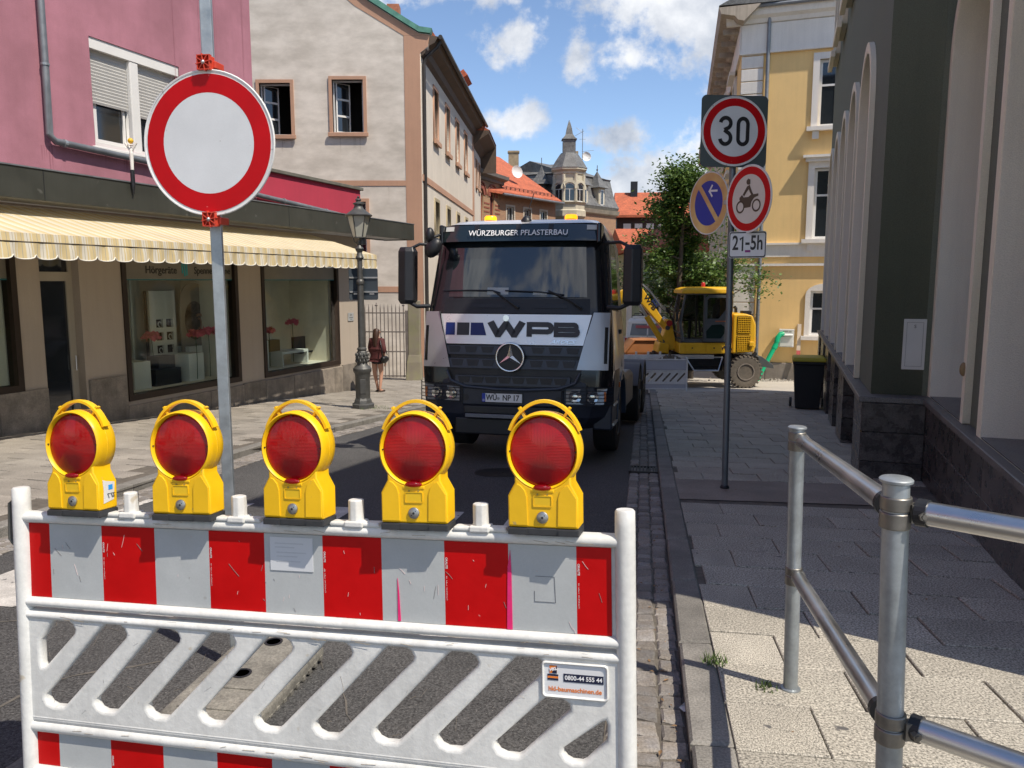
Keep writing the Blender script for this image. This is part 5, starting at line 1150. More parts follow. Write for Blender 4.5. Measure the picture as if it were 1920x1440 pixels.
# sign post on the right pavement
SP=(2.15,7.78)
sp_=thing('sign_post','dark grey round post carrying four traffic signs on the right pavement','pole',(SP[0],SP[1],gz(SP[1])),(0,R(-.6),0))
obj('tube',MB().cyl((0,0,-.05),(0,0,3.60),.031,n=20),mat('dark_galvanised',(.16,.18,.20),.45,metal=.6,var=.12,scale=8),sp_,smooth=40); obj('foot_ring',MB().lathe([(.045,0),(.045,.015),(.033,.03)],18),BLACKP,sp_)
s30=thing('speed_limit_sign','round 30 speed limit sign on a grey square backing plate','sign',(2.105,7.72,3.155),(0,0,R(6)))
obj('backing_plate',plate(rrect(-.325,.325,-.33,.33,.05),(),.004,y0=.004),mat('grey_backing',(.085,.11,.11),.5,metal=.3,var=.08),s30)
t_=s30; ring_sign(t_,.318,.73,.95); 
obj('digit_stroke',MB(),None) if False else None
def stroke(pts,w,m,parent,y=-.004,name='digit',closed=False):
    # flat printed stroke of even width along a polyline
    V=[];F=[];n=len(pts)
    for i,p in enumerate(pts):
        a=Vector(pts[(i-1)%n] if (i>0 or closed) else p); b=Vector(pts[(i+1)%n] if (i<n-1 or closed) else p); d=(b-a).normalized(); q=Vector((-d.y,d.x))*w/2
        V+=[(p[0]+q.x,y,p[1]+q.y),(p[0]-q.x,y,p[1]-q.y)]
    for i in range(n if closed else n-1): j=(i+1)%n; F.append((2*i,2*i+1,2*j+1,2*j))
    return obj(name,MB().add(V,F),m,parent)
st_=[(-.135,.0745)]+[(-.085+.05*math.cos(a),.072+.05*math.sin(a)) for a in [R(150)-R(150+80)*i/12 for i in range(13)]]
th=.036
p3=[(-.140+0.002,.075)]+[(-.088+.05*math.cos(a),.073+.050*math.sin(a)) for a in [R(172)-R(172+75)*i/14 for i in range(15)]]+[(-.10,.012)]
p3b=[(-.10,.012)]+[(-.088+.052*math.cos(a),-.062+.056*math.sin(a)) for a in [R(70)-R(70+172)*i/18 for i in range(19)]]
stroke(p3[1:],th,SBK,t_); stroke(p3b,th,SBK,t_,y=-.0042)
p0=[(.083+.047*math.cos(a),(.065 if math.sin(a)>=0 else -.065)+.053*math.sin(a)) for a in [2*PI*i/32 for i in range(32)]]
stroke(p0,th,SBK,t_,closed=True)
for z in (.1,-.1): obj('pole_bracket',MB().cyl((.04,.045,z-.02),(.04,.045,z+.02),.038,n=14).bb(-.06,.14,.005,.02,z-.018,z+.018),ALU,t_)
TH=R(-66)
u=Vector((math.cos(TH),math.sin(TH),0))
mo=thing('no_motorcycles_sign','round red ringed sign with a dark motorcycle rider above the time plate','sign',(SP[0]+u.x*.315-.10,SP[1]+u.y*.315-.06,2.50),(0,0,TH))
ring_sign(mo,.305,.73,.95,white=mat('warm_sign_white',(.62,.60,.54),.4,var=.05))
BR_=mat('faded_brown_print',(.07,.055,.035),.5,var=.1,scale=20)
def fl(poly,name='pictogram',y=-.0035,m=BR_):
    if area(poly)<0: poly=poly[::-1]
    return obj(name,plate(poly,(),.0006,y0=y),m,mo)
for cx in (-.105,.112): obj('pictogram',plate(circ(cx,-.065,.058,28),[circ(cx,-.065,.042,28)],.0006,y0=-.0035),BR_,mo)
fl([(-.12,.02),(-.085,.045),(-.065,.02),(.0,.018),(.035,.035),(.135,.038),(.135,.018),(.09,.008),(.075,-.0),(.045,-.03),(.035,-.075),(-.05,-.078),(-.075,-.03),(-.12,.0)])
fl([(-.075,.045),(-.02,.115),(.015,.125),(.05,.06),(.07,.035),(.045,.028),(.02,.06),(.005,.09),(-.03,.06),(-.055,.028)],y=-.0042)
fl(circ(-.005,.155,.026,14),y=-.0035); fl([(-.03,.165),(-.008,.185),(.022,.172),(.022,.135),(.005,.125),(-.005,.15)],y=-.0042)
tp=thing('time_plate','rectangular white plate reading 21-5h below the motorcycle sign','sign',(SP[0]+u.x*.31-.09,SP[1]+u.y*.31-.06,2.085),(0,0,R(-25))); tp.scale=(.66,1,.94)
obj('plate',plate(rrect(-.255,.255,-.13,.13,.03),(),.004),SWH,tp); obj('border',plate(rrect(-.25,.25,-.125,.125,.027),[rrect(-.238,.238,-.113,.113,.02)],.0008,y0=-.001),SBK,tp)
text('2',.195,SBK,tp,(-.165,-.0012,.012),ext=.0004,bold=.004,sx=.9); stroke([(-.105,.050),(-.066,.078),(-.066,-.062)],.023,SBK,tp,y=-.0014); text('5h',.195,SBK,tp,(.125,-.0012,.012),ext=.0004,bold=.004,sx=.9); obj('hyphen',MB().bb(-.028,.03,-.0018,-.0012,-.002,.022),SBK,tp)
obj('purple_sticker',MB().bb(-.03,.045,-.002,-.0012,-.075,-.052),mat('purple_sticker',(.25,.03,.2),.5),tp)
obj('pole_bracket',MB().bb(-.1,.0,.004,.16,-.02,.02),ALU,tp); obj('pole_bracket',MB().bb(-.36,-.2,.004,.02,-.02,.02),ALU,mo)
ns=thing('no_stopping_sign','faded round blue and orange parking ban sign with a white arrow, left of the post','sign',(SP[0]-u.x*.315-.06,SP[1]-u.y*.315-.02,2.52),(0,0,TH))
OR_=mat('faded_orange_red',(.62,.33,.13),.5,var=.18,scale=3,col2=(.62,.46,.18)); BL_=mat('sign_blue',(.008,.03,.33),.4,var=.08)
ring_sign(ns,.305,.72,.97,red=OR_,white=BL_)
obj('diagonal_bar',MB().box((0,-.003,0),(.052,.0012,.47),Matrix.Rotation(R(-40),3,'Y')),OR_,ns)
obj('white_arrow',MB().box((.075,-.0045,.115),(.13,.001,.02),Matrix.Rotation(R(4),3,'Y')).box((.035,-.0056,.14),(.085,.001,.02),Matrix.Rotation(R(-50),3,'Y')).box((.035,-.0051,.092),(.085,.001,.02),Matrix.Rotation(R(50),3,'Y')),mat('arrow_white',(.7,.72,.75),.5,var=0),ns)
obj('pole_bracket',MB().bb(.2,.34,.004,.02,-.02,.02),ALU,ns)
# ================================================================ RAILING
RL=thing('tube_railing','galvanised tubular railing with two rails at the right edge of the pavement','railing',(0,0,0))
PS=[((1.225,3.27),(1.19,3.24,1.14),gz(3.27)),((.945,1.80),(.918,1.84,1.275),gz(1.84)),((1.95,.86),(1.93,.86,1.29),gz(.86))]
for (b,tpp,g0) in PS:
    f=obj('post',MB().cyl((b[0],b[1],g0-.03),tpp,.0305,n=24),GALV,RL,smooth=40)
    obj('post_cap',MB().lathe([(.030,-.004),(.038,0),(.0385,.006),(.034,.010),(.0,.012)],24,tpp),GALV,f,smooth=40)
    obj('base_ring',MB().lathe([(.042,0),(.042,.008),(.032,.012)],20,(b[0],b[1],g0)),GALV,f)
T1,T2,T3=(1.205,3.215,1.09),(.925,1.86,1.205),(1.95,.82,1.235)
B1,B2,B3=(1.215,3.22,.50),(.94,1.85,.665),(1.96,.82,.70)
def v(a,b,t): return tuple(Vector(a)+(Vector(b)-Vector(a))*t)
for a,b in ((T1,T2),(B1,B2)):
    obj('rail',MB().cyl(v(a,b,-.01),v(a,b,.955),.0285,n=24),STEEL,RL,smooth=40)
    obj('rubber_ring',MB().cyl(v(a,b,.955),v(a,b,.972),.033,n=20),BLACKP,RL)
for a,b in ((T2,T3),(B2,B3)):
    obj('rail',MB().cyl(v(a,b,.055),v(a,b,.96),.0285,n=24),STEEL,RL,smooth=40)
    obj('rubber_ring',MB().cyl(v(a,b,.038),v(a,b,.055),.033,n=20),BLACKP,RL)
CLM=mat('clamp_steel',(.22,.21,.19),.4,metal=.8,var=.2,scale=20)
for p,top in ((T1,0),(B1,0),(T2,1),(B2,1),(T3,1),(B3,1)):
    i=[T1,T2,T3,B1,B2,B3].index(p)%3; b,tt,g0=PS[i]; k=(p[2]-g0)/(tt[2]-g0); cx=b[0]+(tt[0]-b[0])*k; cy=b[1]+(tt[1]-b[1])*k
    c_=obj('clamp',MB().cyl((cx,cy,p[2]-.042),(cx,cy,p[2]-.002),.0355,n=24).cyl((cx,cy,p[2]+.002),(cx,cy,p[2]+.036),.0355,n=24),CLM,RL,smooth=40,bevel=.003)
    if top: obj('clamp_bolt',MB().bb(cx+.022,cx+.055,cy-.035,cy-.008,p[2]-.022,p[2]+.022).cyl((cx+.04,cy-.03,p[2]),(cx+.04,cy-.056,p[2]),.011,n=6).cyl((cx+.04,cy-.056,p[2]),(cx+.04,cy-.06,p[2]),.006,n=8),CLM,c_)
    else: obj('end_flange',MB().cyl(v(p,(T2 if p==T1 else B2),-.03),v(p,(T2 if p==T1 else B2),-.01),.034,n=20),CLM,c_)
# ================================================================ STREET THINGS
SL_=(-3.10,16.26); g0=gz(16.26)
LI=mat('grey_cast_iron_paint',(.10,.10,.095),.5,metal=.5,var=.15,scale=10,bump=.15,bs=50)
sl2=thing('street_lamp','ornate grey cast iron street lamp with a tapered glass lantern on the left pavement','street lamp',(SL_[0],SL_[1],g0),(0,0,R(12)))
obj('base',MB().lathe([(.0,0),(.24,0),(.24,.09),(.20,.11),(.185,.17),(.155,.22)],8),LI,sl2)
obj('pedestal',MB().lathe([(.15,.2),(.15,.70),(.165,.74),(.19,.78),(.19,.83),(.16,.87),(.12,.9),(.10,.95)],24),LI,sl2,smooth=35); obj('door',MB().bb(-.06,.06,-.158,-.145,.32,.62),LI,sl2,bevel=.006)
obj('acanthus_collar',MB().lathe([(.10,.93),(.115,.98),(.125,1.05),(.12,1.12),(.10,1.18),(.085,1.2),(.10,1.22),(.10,1.25),(.075,1.27)],16),LI,sl2)
lf=MB()
for k in range(10):
    for j in range(3): a=2*PI*(k+.5*(j%2))/10; lf.ell((.122*math.cos(a),.122*math.sin(a),.99+.065*j),(.022,.022,.04),6,5)
obj('leaf_relief',lf,LI,sl2,smooth=60)
obj('shaft',MB().lathe([(.072,1.26),(.066,2.35),(.06,2.55),(.075,2.56),(.085,2.6),(.075,2.64),(.056,2.66),(.052,3.05),(.075,3.07),(.085,3.1),(.065,3.14),(.05,3.2),(.075,3.24),(.09,3.28),(.06,3.32),(.04,3.36),(.055,3.40),(.05,3.44)],20),LI,sl2,smooth=35)
def hexr(r,z): return [(r*math.cos(PI/3*k),r*math.sin(PI/3*k),z) for k in range(6)]
zb0,zt0=3.50,3.93
for s in (-1,1): obj('lantern_arm',MB().tube([(s*.02,0,3.36),(s*.10,0,3.42),(s*.12,0,3.50)],.012,6),LI,sl2,smooth=40)
obj('gear_box',MB().cyl((.06,0,3.36),(.06,0,3.5),.065,n=16),BLACKP,sl2,smooth=40)
fr=MB()
for k in range(6):
    a=PI/3*k; fr.tube([(.13*math.cos(a),.13*math.sin(a),zb0),(.235*math.cos(a),.235*math.sin(a),zt0)],.011,6)
for r,z in ((.13,zb0),(.235,zt0)): fr.tube(hexr(r,z),.014,6,closed=True)
fr.loft([hexr(.12,zb0-.012),hexr(.12,zb0)]); lt=obj('lantern_frame',fr,LI,sl2)
LGL=mat('lantern_glass',(.42,.42,.36),.2,var=.06,spec=.6)
for k in range(6):
    a,b=PI/3*k,PI/3*(k+1); q=[(.128*math.cos(a),.128*math.sin(a),zb0+.01),(.128*math.cos(b),.128*math.sin(b),zb0+.01),(.230*math.cos(b),.230*math.sin(b),zt0-.01),(.230*math.cos(a),.230*math.sin(a),zt0-.01)]
    obj('pane',MB().add(q+[(x*.97,y*.97,z) for x,y,z in q],[(0,1,2,3),(7,6,5,4),(0,4,5,1),(1,5,6,2),(2,6,7,3),(3,7,4,0)]),LGL,lt)
obj('lantern_roof',MB().lathe([(.27,zt0-.005),(.275,zt0+.015),(.2,zt0+.07),(.13,zt0+.12),(.10,zt0+.15),(.085,zt0+.19),(.085,zt0+.22),(.11,zt0+.23),(.11,zt0+.25),(.06,zt0+.27),(.04,zt0+.29),(.06,zt0+.31),(.055,zt0+.335),(.02,zt0+.355),(.028,zt0+.375),(.0,zt0+.40)],24),LI,sl2,smooth=35)
# two signs seen from the back on the lamp
for lb,px_,yw,w_ in (('grey sign seen from behind on the left side of the old street lamp',-.14,R(40),.24),('grey sign seen from behind on the right side of the old street lamp',.19,R(-8),.32)):
    t=thing('street_sign',lb,'sign',(SL_[0]+px_,SL_[1]+.08,g0+2.56),(0,0,yw),group='signs strapped to the old street lamp')
    obj('plate',plate(rrect(-w_/2,w_/2,-.32,.32,.04),(),.006),mat('slate_grey_sign_back',(.055,.07,.085),.5,metal=.3,var=.08),t,bevel=.002); obj('strap',MB().bb(-w_/2,w_/2,-.02,-.001,.12,.15).bb(-w_/2,w_/2,-.02,-.001,-.17,-.14),ALU,t); obj('inventory_sticker',MB().bb(-.02,.08,-.005,-.001,-.21,-.18),PED,t)
# iron gate
gt=thing('iron_gate','rusty grey iron bar gate with spear tips between the shop and the gable house','gate',(-3.50,25.95,gz(26)),(0,0,head(90)-R(4)))
GI=mat('weathered_iron',(.19,.165,.15),.6,metal=.35,var=.25,scale=8)
GW_=1.9; 
for i in range(15):
    x=-.06-i*.128; b=obj('bar',MB().bb(x-.013,x+.013,-.013,.013,.1,2.35 if i%7 else 2.42).cyl((x,0,2.35),(x,0,2.52),.02,.002,6),GI,gt)
    if i in(0,7,14): obj('spear_tip',MB().cyl((x,0,2.5),(x,0,2.56),.045,.004,4).ell((x,0,2.46),(.05,.015,.025),8,6),GI,b)
for z in (.14,.95,1.6,2.22): obj('cross_rail',MB().bb(-GW_,-.02,-.018,.018,z-.02,z+.02),GI,gt)
obj('gate_post',MB().bb(.0,.09,-.05,.05,0,2.3),GI,gt)
m_=MB()
for k in range(7): a=2*PI*k/7; m_.cyl((.1,-.02,2.05),(.1+.13*math.cos(a),-.02,2.05+.13*math.sin(a)),.02,.003,5)
obj('rosette',m_,BLACKP,gt)
gpl=thing('gate_pillar','rough grey stone gate pillar between the iron gate and the gable house','pillar',(-3.22,26.1,gz(26)),(0,0,0))
MOSS=mat('mossy_render',(.27,.235,.18),.9,var=.25,scale=3,bump=.4,bs=30,col2=(.21,.20,.12))
obj('shaft',MB().bb(-.19,.19,-.2,.2,0,2.62),MOSS,gpl,bevel=.02); obj('foot',MB().loft([[(-.28,-.3,0),(.24,-.3,0),(.24,.25,0),(-.28,.25,0)],[(-.24,-.26,.6),(.22,-.26,.6),(.22,.24,.6),(-.24,.24,.6)],[(-.195,-.205,.85),(.195,-.205,.85),(.195,.205,.85),(-.195,.205,.85)]]),MOSS,gpl,bevel=.02)
wall=thing('yard_wall','low brick paved yard wall behind the iron gate','wall',(-6.0,27.6,gz(27)),(0,0,0),mb=MB().bb(-2.5,.35,-.15,.15,0,.5),m=MOSS,bevel=.02)
# wheelie bin
bn=thing('wheelie_bin','black wheeled rubbish bin with a yellow lid against the green building','bin',(6.10,16.15,gz(16.1)),(0,0,R(-18)))
BINB=mat('black_bin_plastic',(.010,.010,.012),.5,var=.2,scale=10)
r_=lambda w,d,z,oy=0:[(-w/2,-d/2+oy,z),(w/2,-d/2+oy,z),(w/2,d/2+oy,z),(-w/2,d/2+oy,z)]
obj('body',MB().loft([r_(.46,.50,.03),r_(.58,.62,.93),r_(.62,.68,.94),r_(.62,.68,1.0)]),BINB,bn,bevel=.015)
obj('lid',MB().loft([r_(.64,.72,1.0),r_(.64,.72,1.03),r_(.60,.66,1.075),r_(.5,.5,1.09)]),mat('yellow_bin_lid',(.42,.36,.02),.45,var=.05),bn,bevel=.01); obj('handle',MB().tube([(-.2,.36,1.0),(-.2,.42,1.0),(.2,.42,1.0),(.2,.36,1.0)],.018,8),BINB,bn)
for s in (-1,1): 
    w_=obj('wheel',MB().cyl((s*.29,.2,.10),(s*.34,.2,.10),.10,n=20),BLACKP,bn,smooth=40); obj('hub',MB().cyl((s*.341,.2,.10),(s*.346,.2,.10),.04,n=12),mat('hub_grey',(.08,.08,.08),.5),w_)
# small grey box at the foot of the facade
# ---------- woman walking on the left pavement
def skin_obj(name,pts,edges,rad,m,parent,sub=2,smooth=True):
    me=bpy.data.meshes.new(name); me.from_pydata([tuple(p) for p in pts],edges,[]); o=bpy.data.objects.new(name,me); C.objects.link(o)
    sk=o.modifiers.new('skin','SKIN'); sk.use_smooth_shade=True
    for i,r in enumerate(rad):
        q=me.skin_vertices[0].data[i]; q.radius=r if isinstance(r,tuple) else (r,r); q.use_root=(i==0)
    s=o.modifiers.new('sub','SUBSURF'); s.levels=sub; s.render_levels=sub
    bpy.context.view_layer.update(); dg=bpy.context.evaluated_depsgraph_get(); m2=bpy.data.meshes.new_from_object(o.evaluated_get(dg)); bpy.data.objects.remove(o)
    m2.shade_smooth(); m2.materials.clear(); return obj(name,m2,m,parent)
SKIN=mat('skin',(.46,.25,.17),.55,var=.05,scale=8)
wo=thing('person','person with long brown hair in dark red blouse and black shorts walking away','person',(-3.56,20.75,gz(20.75)+.0),(0,0,R(-20)))
# local: faces +y (away), right is +x
J=[(0,0,.92),(0,.0,1.08),(0,.0,1.25),(0,.0,1.37),(0,.015,1.45),(0,.02,1.52),(0,.035,1.585),(0,.03,1.63),
   (.15,-.0,1.365),(.21,-.03,1.12),(.19,.06,.90),(.185,.085,.82),
   (-.15,-.0,1.365),(-.20,.02,1.12),(-.17,.12,.93),(-.16,.16,.86),
   (.085,0,.88),(.095,.04,.50),(.10,-.05,.12),(.10,-.06,.05),(.11,.09,.03),
   (-.085,0,.88),(-.08,-.0,.49),(-.03,.05,.11),(-.03,.045,.05),(-.03,.19,.03)]
E_=[(0,1),(1,2),(2,3),(3,4),(4,5),(5,6),(6,7),(3,8),(8,9),(9,10),(10,11),(3,12),(12,13),(13,14),(14,15),(0,16),(16,17),(17,18),(18,19),(19,20),(0,21),(21,22),(22,23),(23,24),(24,25)]
rd=[(.15,.12),(.12,.095),(.14,.10),(.10,.08),.05,(.07,.078),(.078,.095),(.06,.07),.058,.042,.030,.024,.058,.042,.030,.024,(.095,.10),.058,.036,.036,(.036,.022),(.095,.10),.058,.036,.036,(.036,.022)]
body=skin_obj('body',J,E_,rd,SKIN,wo)
for sx,wr in ((1,Vector((.185,.085,.82))),(-1,Vector((-.16,.16,.86)))):
    pts=[wr,wr+Vector((0,.01,-.05))]; ed=[(0,1)]; rr=[(.022,.014),(.034,.014)]
    for k in range(4):
        i=len(pts); b=wr+Vector(((k-1.5)*.003,(k-1.5)*.018+.01,-.08)); pts+=[b,b+Vector((-sx*.006,.004,-.035)),b+Vector((-sx*.018,.004,-.062))]; ed+=[(1,i),(i,i+1),(i+1,i+2)]; rr+=[.009,.008,.007]
    i=len(pts); b=wr+Vector((-sx*.012,.035,-.045)); pts+=[b,b+Vector((-sx*.006,.018,-.032))]; ed+=[(0,i),(i,i+1)]; rr+=[.010,.008]
    skin_obj('hand',pts,ed,rr,SKIN,wo,1)
BLS=mat('dark_red_blouse',(.085,.018,.018),.75,var=.2,scale=25,bump=.3,bs=40); SHO=mat('black_shorts',(.008,.008,.012),.8); HAIR=mat('brown_hair',(.05,.022,.012),.5,var=.3,scale=30,stretch=(6,6,.5))
J2=[(0,0,.98),(0,.0,1.12),(0,.0,1.27),(0,0,1.375),(.15,-.005,1.37),(.215,-.035,1.15),(.205,.0,1.02),(-.15,-.005,1.37),(-.21,.015,1.15),(-.195,.06,1.02),(0,.012,1.42),(0,0,.90)]
skin_obj('blouse',J2,[(0,1),(1,2),(2,3),(3,4),(4,5),(5,6),(3,7),(7,8),(8,9),(3,10),(0,11)],[(.185,.15),(.175,.14),(.175,.13),(.125,.10),.085,.078,.072,.085,.078,.072,.065,(.19,.155)],BLS,wo)
skin_obj('shorts',[(0,0,.90),(.09,0,.86),(.10,.02,.72),(-.09,0,.86),(-.085,.0,.72),(0,0,.95)],[(0,1),(1,2),(0,3),(3,4),(0,5)],[(.17,.14),(.115,.125),(.105,.105),(.115,.125),(.105,.105),(.165,.14)],SHO,wo)
skin_obj('hair',[(0,.02,1.68),(0,.0,1.62),(0,-.05,1.52),(.01,-.09,1.38),(.015,-.10,1.22),(.02,-.09,1.14)],[(0,1),(1,2),(2,3),(3,4),(4,5)],[(.07,.07),(.098,.105),(.10,.085),(.085,.05),(.06,.035),(.03,.02)],HAIR,wo)
for x,y in ((.105,.02),(-.03,.12)): obj('shoe',MB().loft([[(x+sx*.042,y+sy*.13,z) for sx,sy in ((-1,-1),(1,-1),(1,1),(-1,1))] for z in (0,.02)]+[[(x+sx*.036,y+sy*.12,.045) for sx,sy in ((-1,-1),(1,-1),(1,1),(-1,1))]]),mat('brown_shoe',(.05,.03,.02),.6),wo,bevel=.01)
fa=MB().ell((0,.118,1.585),(.014,.022,.024),8,6).ell((-.03,.105,1.605),(.012,.008,.008),8,6).ell((.03,.105,1.605),(.012,.008,.008),8,6).ell((0,.108,1.545),(.024,.01,.007),8,6).ell((.078,.03,1.59),(.012,.022,.032),8,6).ell((-.078,.03,1.59),(.012,.022,.032),8,6)
obj('face_features',fa,SKIN,wo,smooth=60)
bg=thing('shoulder_bag','black shoulder bag hanging at the right hip of the walking person','bag',(-3.56,20.75,gz(20.75)),(0,0,R(-20)))
BAGM=mat('black_leather',(.008,.008,.009),.4,bump=.3,bs=30)
skin_obj('pouch',[(.24,-.06,.98),(.25,-.06,.86),(.25,.10,.86),(.25,-.20,.86)],[(0,1),(1,2),(1,3)],[(.05,.10),(.075,.14),(.06,.10),(.06,.10)],BAGM,bg)
obj('strap',MB().tube([(.27,.06,.98),(.20,.06,1.25),(.13,.02,1.46),(.15,-.09,1.38),(.24,-.17,1.15),(.27,-.2,.96)],.012,6),BAGM,bg,smooth=50)
# ---------- tree
def tree(name,label,x,y,H,cr,seed,nleaf,zc,rz_,g=None,leaf=.13,cm=None):
    random.seed(seed); t=thing(name,label,'tree',(x,y,gz(y)),group=g)
    BK=mat('bark',(.09,.07,.05),.9,var=.3,scale=8,bump=.5,bs=20)
    m_=MB(); m_.tube([(0,0,0),(.03,.02,H*.25),(-.04,.03,H*.45),(.02,0,H*.7),(0,.02,H*.92)],[.13,.11,.085,.05,.015],9)
    cl=[]
    for i in range(36):
        a=random.uniform(0,2*PI); z=H*random.uniform(.36,.97); f=1-abs(z-zc)/(rz_*1.15); f=max(.12,f)**.6
        rr=cr*min(1,((H*1.03-z)/(H*.62))**1.0)*(.55 if z<H*.34 else 1)*random.uniform(.4,1.0); p0=Vector((0,0,z-.35*rr)); p1=Vector((rr*math.cos(a),rr*math.sin(a),z+.15*rr)); mid=(p0+p1)/2+Vector((0,0,-.1))
        m_.tube([p0,mid,p1],[.035,.022,.008],5)
        cl.append((p1,random.uniform(.3,.62))); cl.append((mid,random.uniform(.2,.45)))
    obj('trunk',m_,BK,t,smooth=60)
    V=[];F=[]
    for i in range(nleaf):
        c,r=random.choice(cl); d=Vector((random.gauss(0,1),random.gauss(0,1),random.gauss(0,.8)))*r*.55
        p=c+d; u=Vector((random.uniform(-1,1),random.uniform(-1,1),random.uniform(-.6,.6))).normalized(); w=u.cross(Vector((random.uniform(-1,1),random.uniform(-1,1),1))).normalized(); l=leaf*random.uniform(.6,1.2)
        k=len(V); V+=[p-u*l*.5,p+w*l*.28,p+u*l*.5,p-w*l*.28]; F.append((k,k+1,k+2,k+3))
    me=bpy.data.meshes.new('crown'); me.from_pydata([tuple(q) for q in V],[],F); me.update()
    o=obj('crown',me,cm or LEAF,t); return t
def leaf_mat(name,c1,c2):
    m=bpy.data.materials.new(name); m.use_nodes=True; nt=m.node_tree; N=nt.nodes; L=nt.links; b=N['Principled BSDF']; b.inputs['Roughness'].default_value=.45
    g=N.new('ShaderNodeNewGeometry'); cr=N.new('ShaderNodeValToRGB'); cr.color_ramp.elements[0].color=(*c1,1); cr.color_ramp.elements[1].color=(*c2,1); L.new(g.outputs['Random Per Island'],cr.inputs[0]); L.new(cr.outputs[0],b.inputs['Base Color'])
    tr=N.new('ShaderNodeBsdfTranslucent'); L.new(cr.outputs[0],tr.inputs[0]); mx=N.new('ShaderNodeMixShader'); mx.inputs[0].default_value=.3; L.new(b.outputs[0],mx.inputs[1]); L.new(tr.outputs[0],mx.inputs[2])
    o=[q for q in N if q.type=='OUTPUT_MATERIAL'][0]; L.new(mx.outputs[0],o.inputs[0]); return m
LEAF=leaf_mat('tree_leaf',(.05,.11,.02),(.15,.23,.055))
tree('street_tree','slender green street tree behind the yellow excavator',5.45,25.7,7.1,2.35,4,29000,3.8,3.2,leaf=.14)
tree('street_tree','smaller darker tree behind the excavator cab, beside the yellow building',6.1,26.9,4.5,.85,9,4500,3.0,1.6,leaf=.13)
# ================================================================ TRUCK
TG=gz(9.9)-.1
TR=thing('truck','large dark tipper truck with a silver front panel, parked facing the camera in the shade','truck',(0.0,9.87,TG),(SL*.8,0,R(-13)))
SILV=mat('silver_truck_paint',(.80,.80,.81),.33,metal=.5,var=.03,scale=3,coat=.5); mat('silver_paint_shaded',(.40,.41,.43),.33,metal=.6,var=.04,coat=.4); NAVYP=mat('dark_blue_bumper_plastic',(.016,.021,.036),.42,var=.15,scale=6,fine=.1,fs=60)
BGL=mat('gloss_black_trim',(.008,.009,.011),.15,var=.05,spec=.6); CHR=mat('chrome',(.82,.83,.84),.22,metal=1,var=.0)
GRL=mat('grille_plastic',(.040,.050,.070),.42,var=.1,scale=8)
WSG=mat('windscreen_glass',(.012,.017,.020),.03,var=0,spec=1.0,coat=.6)
FP=[(.40,.16),(.55,.02),(.7,-.04),(1.2,-.03),(1.5,.0),(1.9,.05),(2.05,.1),(2.85,.30),(3.05,.37),(3.14,.6)]
WP_=[(.40,1.2),(1.2,1.25),(1.5,1.24),(1.9,1.2),(2.85,1.12),(3.14,1.0)]
def ip(z,T):
    if z<=T[0][0]: return T[0][1]
    for (a,b),(c,d) in zip(T,T[1:]):
        if z<=c: return b+(d-b)*(z-a)/(c-a)
    return T[-1][1]
def fy(x,z): W_=ip(z,WP_); return ip(z,FP)+.12*min(1,abs(x)/W_)**4
def patch(name,xl,xr,z0,z1,off,m,parent=None,nx=14,nz=6,th=.02,smooth=40,**k):
    # solid skin following the cab front
    f=lambda q,z: q(z) if callable(q) else q
    V=[];F=[]
    for layer in (0,1):
        for j in range(nz+1):
            z=z0+(z1-z0)*j/nz; a,b=f(xl,z),f(xr,z)
            for i in range(nx+1): x=a+(b-a)*i/nx; V.append((x,fy(x,z)-off+layer*th,z))
    n=(nx+1)*(nz+1); w=nx+1
    for j in range(nz):
        for i in range(nx):
            q=(j*w+i,j*w+i+1,(j+1)*w+i+1,(j+1)*w+i); F.append(q); F.append(tuple(n+t for t in q[::-1]))
    for i in range(nx): F.append((i,n+i,n+i+1,i+1)); t=nz*w; F.append((t+i,t+i+1,n+t+i+1,n+t+i))
    for j in range(nz): F.append((j*w,(j+1)*w,n+(j+1)*w,n+j*w)); F.append((j*w+nx,n+j*w+nx,n+(j+1)*w+nx,(j+1)*w+nx))
    return obj(name,MB().add(V,F),m,parent or TR,smooth=smooth,**k)
def cring(z,rear=1.78,r=.2,dw=0,df=0):
    W_=ip(z,WP_)+dw; f=ip(z,FP)+df; o=[]
    for cx,cy,a in ((W_-r,f+r,-PI/2),(W_-.06,rear-.06,0),(-W_+.06,rear-.06,PI/2),(-W_+r,f+r,PI)):
        rr=r if cy<1 else .06
        for i in range(5): q=a+PI/2*i/4; o.append((cx+rr*math.cos(q),cy+rr*math.sin(q),z))
    return o
zs=[1.0,1.2,1.5,1.9,2.05,2.45,2.85,2.98,3.08]
cb_o=obj('cab',MB().loft([cring(z,df=.03) for z in zs]+[cring(3.13,df=.05,dw=-.08)]),SILV,TR,smooth=45)
cb_o.data.materials.append(BGL)
for p_ in cb_o.data.polygons:
    if p_.center.y<.5 and p_.center.z<3.1 and abs(p_.normal.z)<.8: p_.material_index=1
obj('roof_panel',MB().loft([cring(3.075,df=-.03,dw=-.0,r=.2),cring(3.13,df=-.03,dw=-.05),cring(3.16,df=.1,dw=-.2)]),SILV,TR,smooth=45)
patch('front_mask',lambda z:-ip(z,WP_)+.02,lambda z:ip(z,WP_)-.02,1.905,3.06,.0,BGL,th=.05)
patch('windscreen',lambda z:-1.03+(z-2.1)*.14,lambda z:1.03-(z-2.1)*.14,2.12,2.83,.012,WSG,th=.015)
patch('wiper_cowl',-1.02,1.02,1.91,2.10,.02,mat('cowl_plastic',(.010,.011,.014),.5,var=.1),th=.03)
for x in (-.35,.45): patch('grab_recess',x-.22,x+.22,1.98,2.03,.026,BLACKP,th=.01,nz=2)
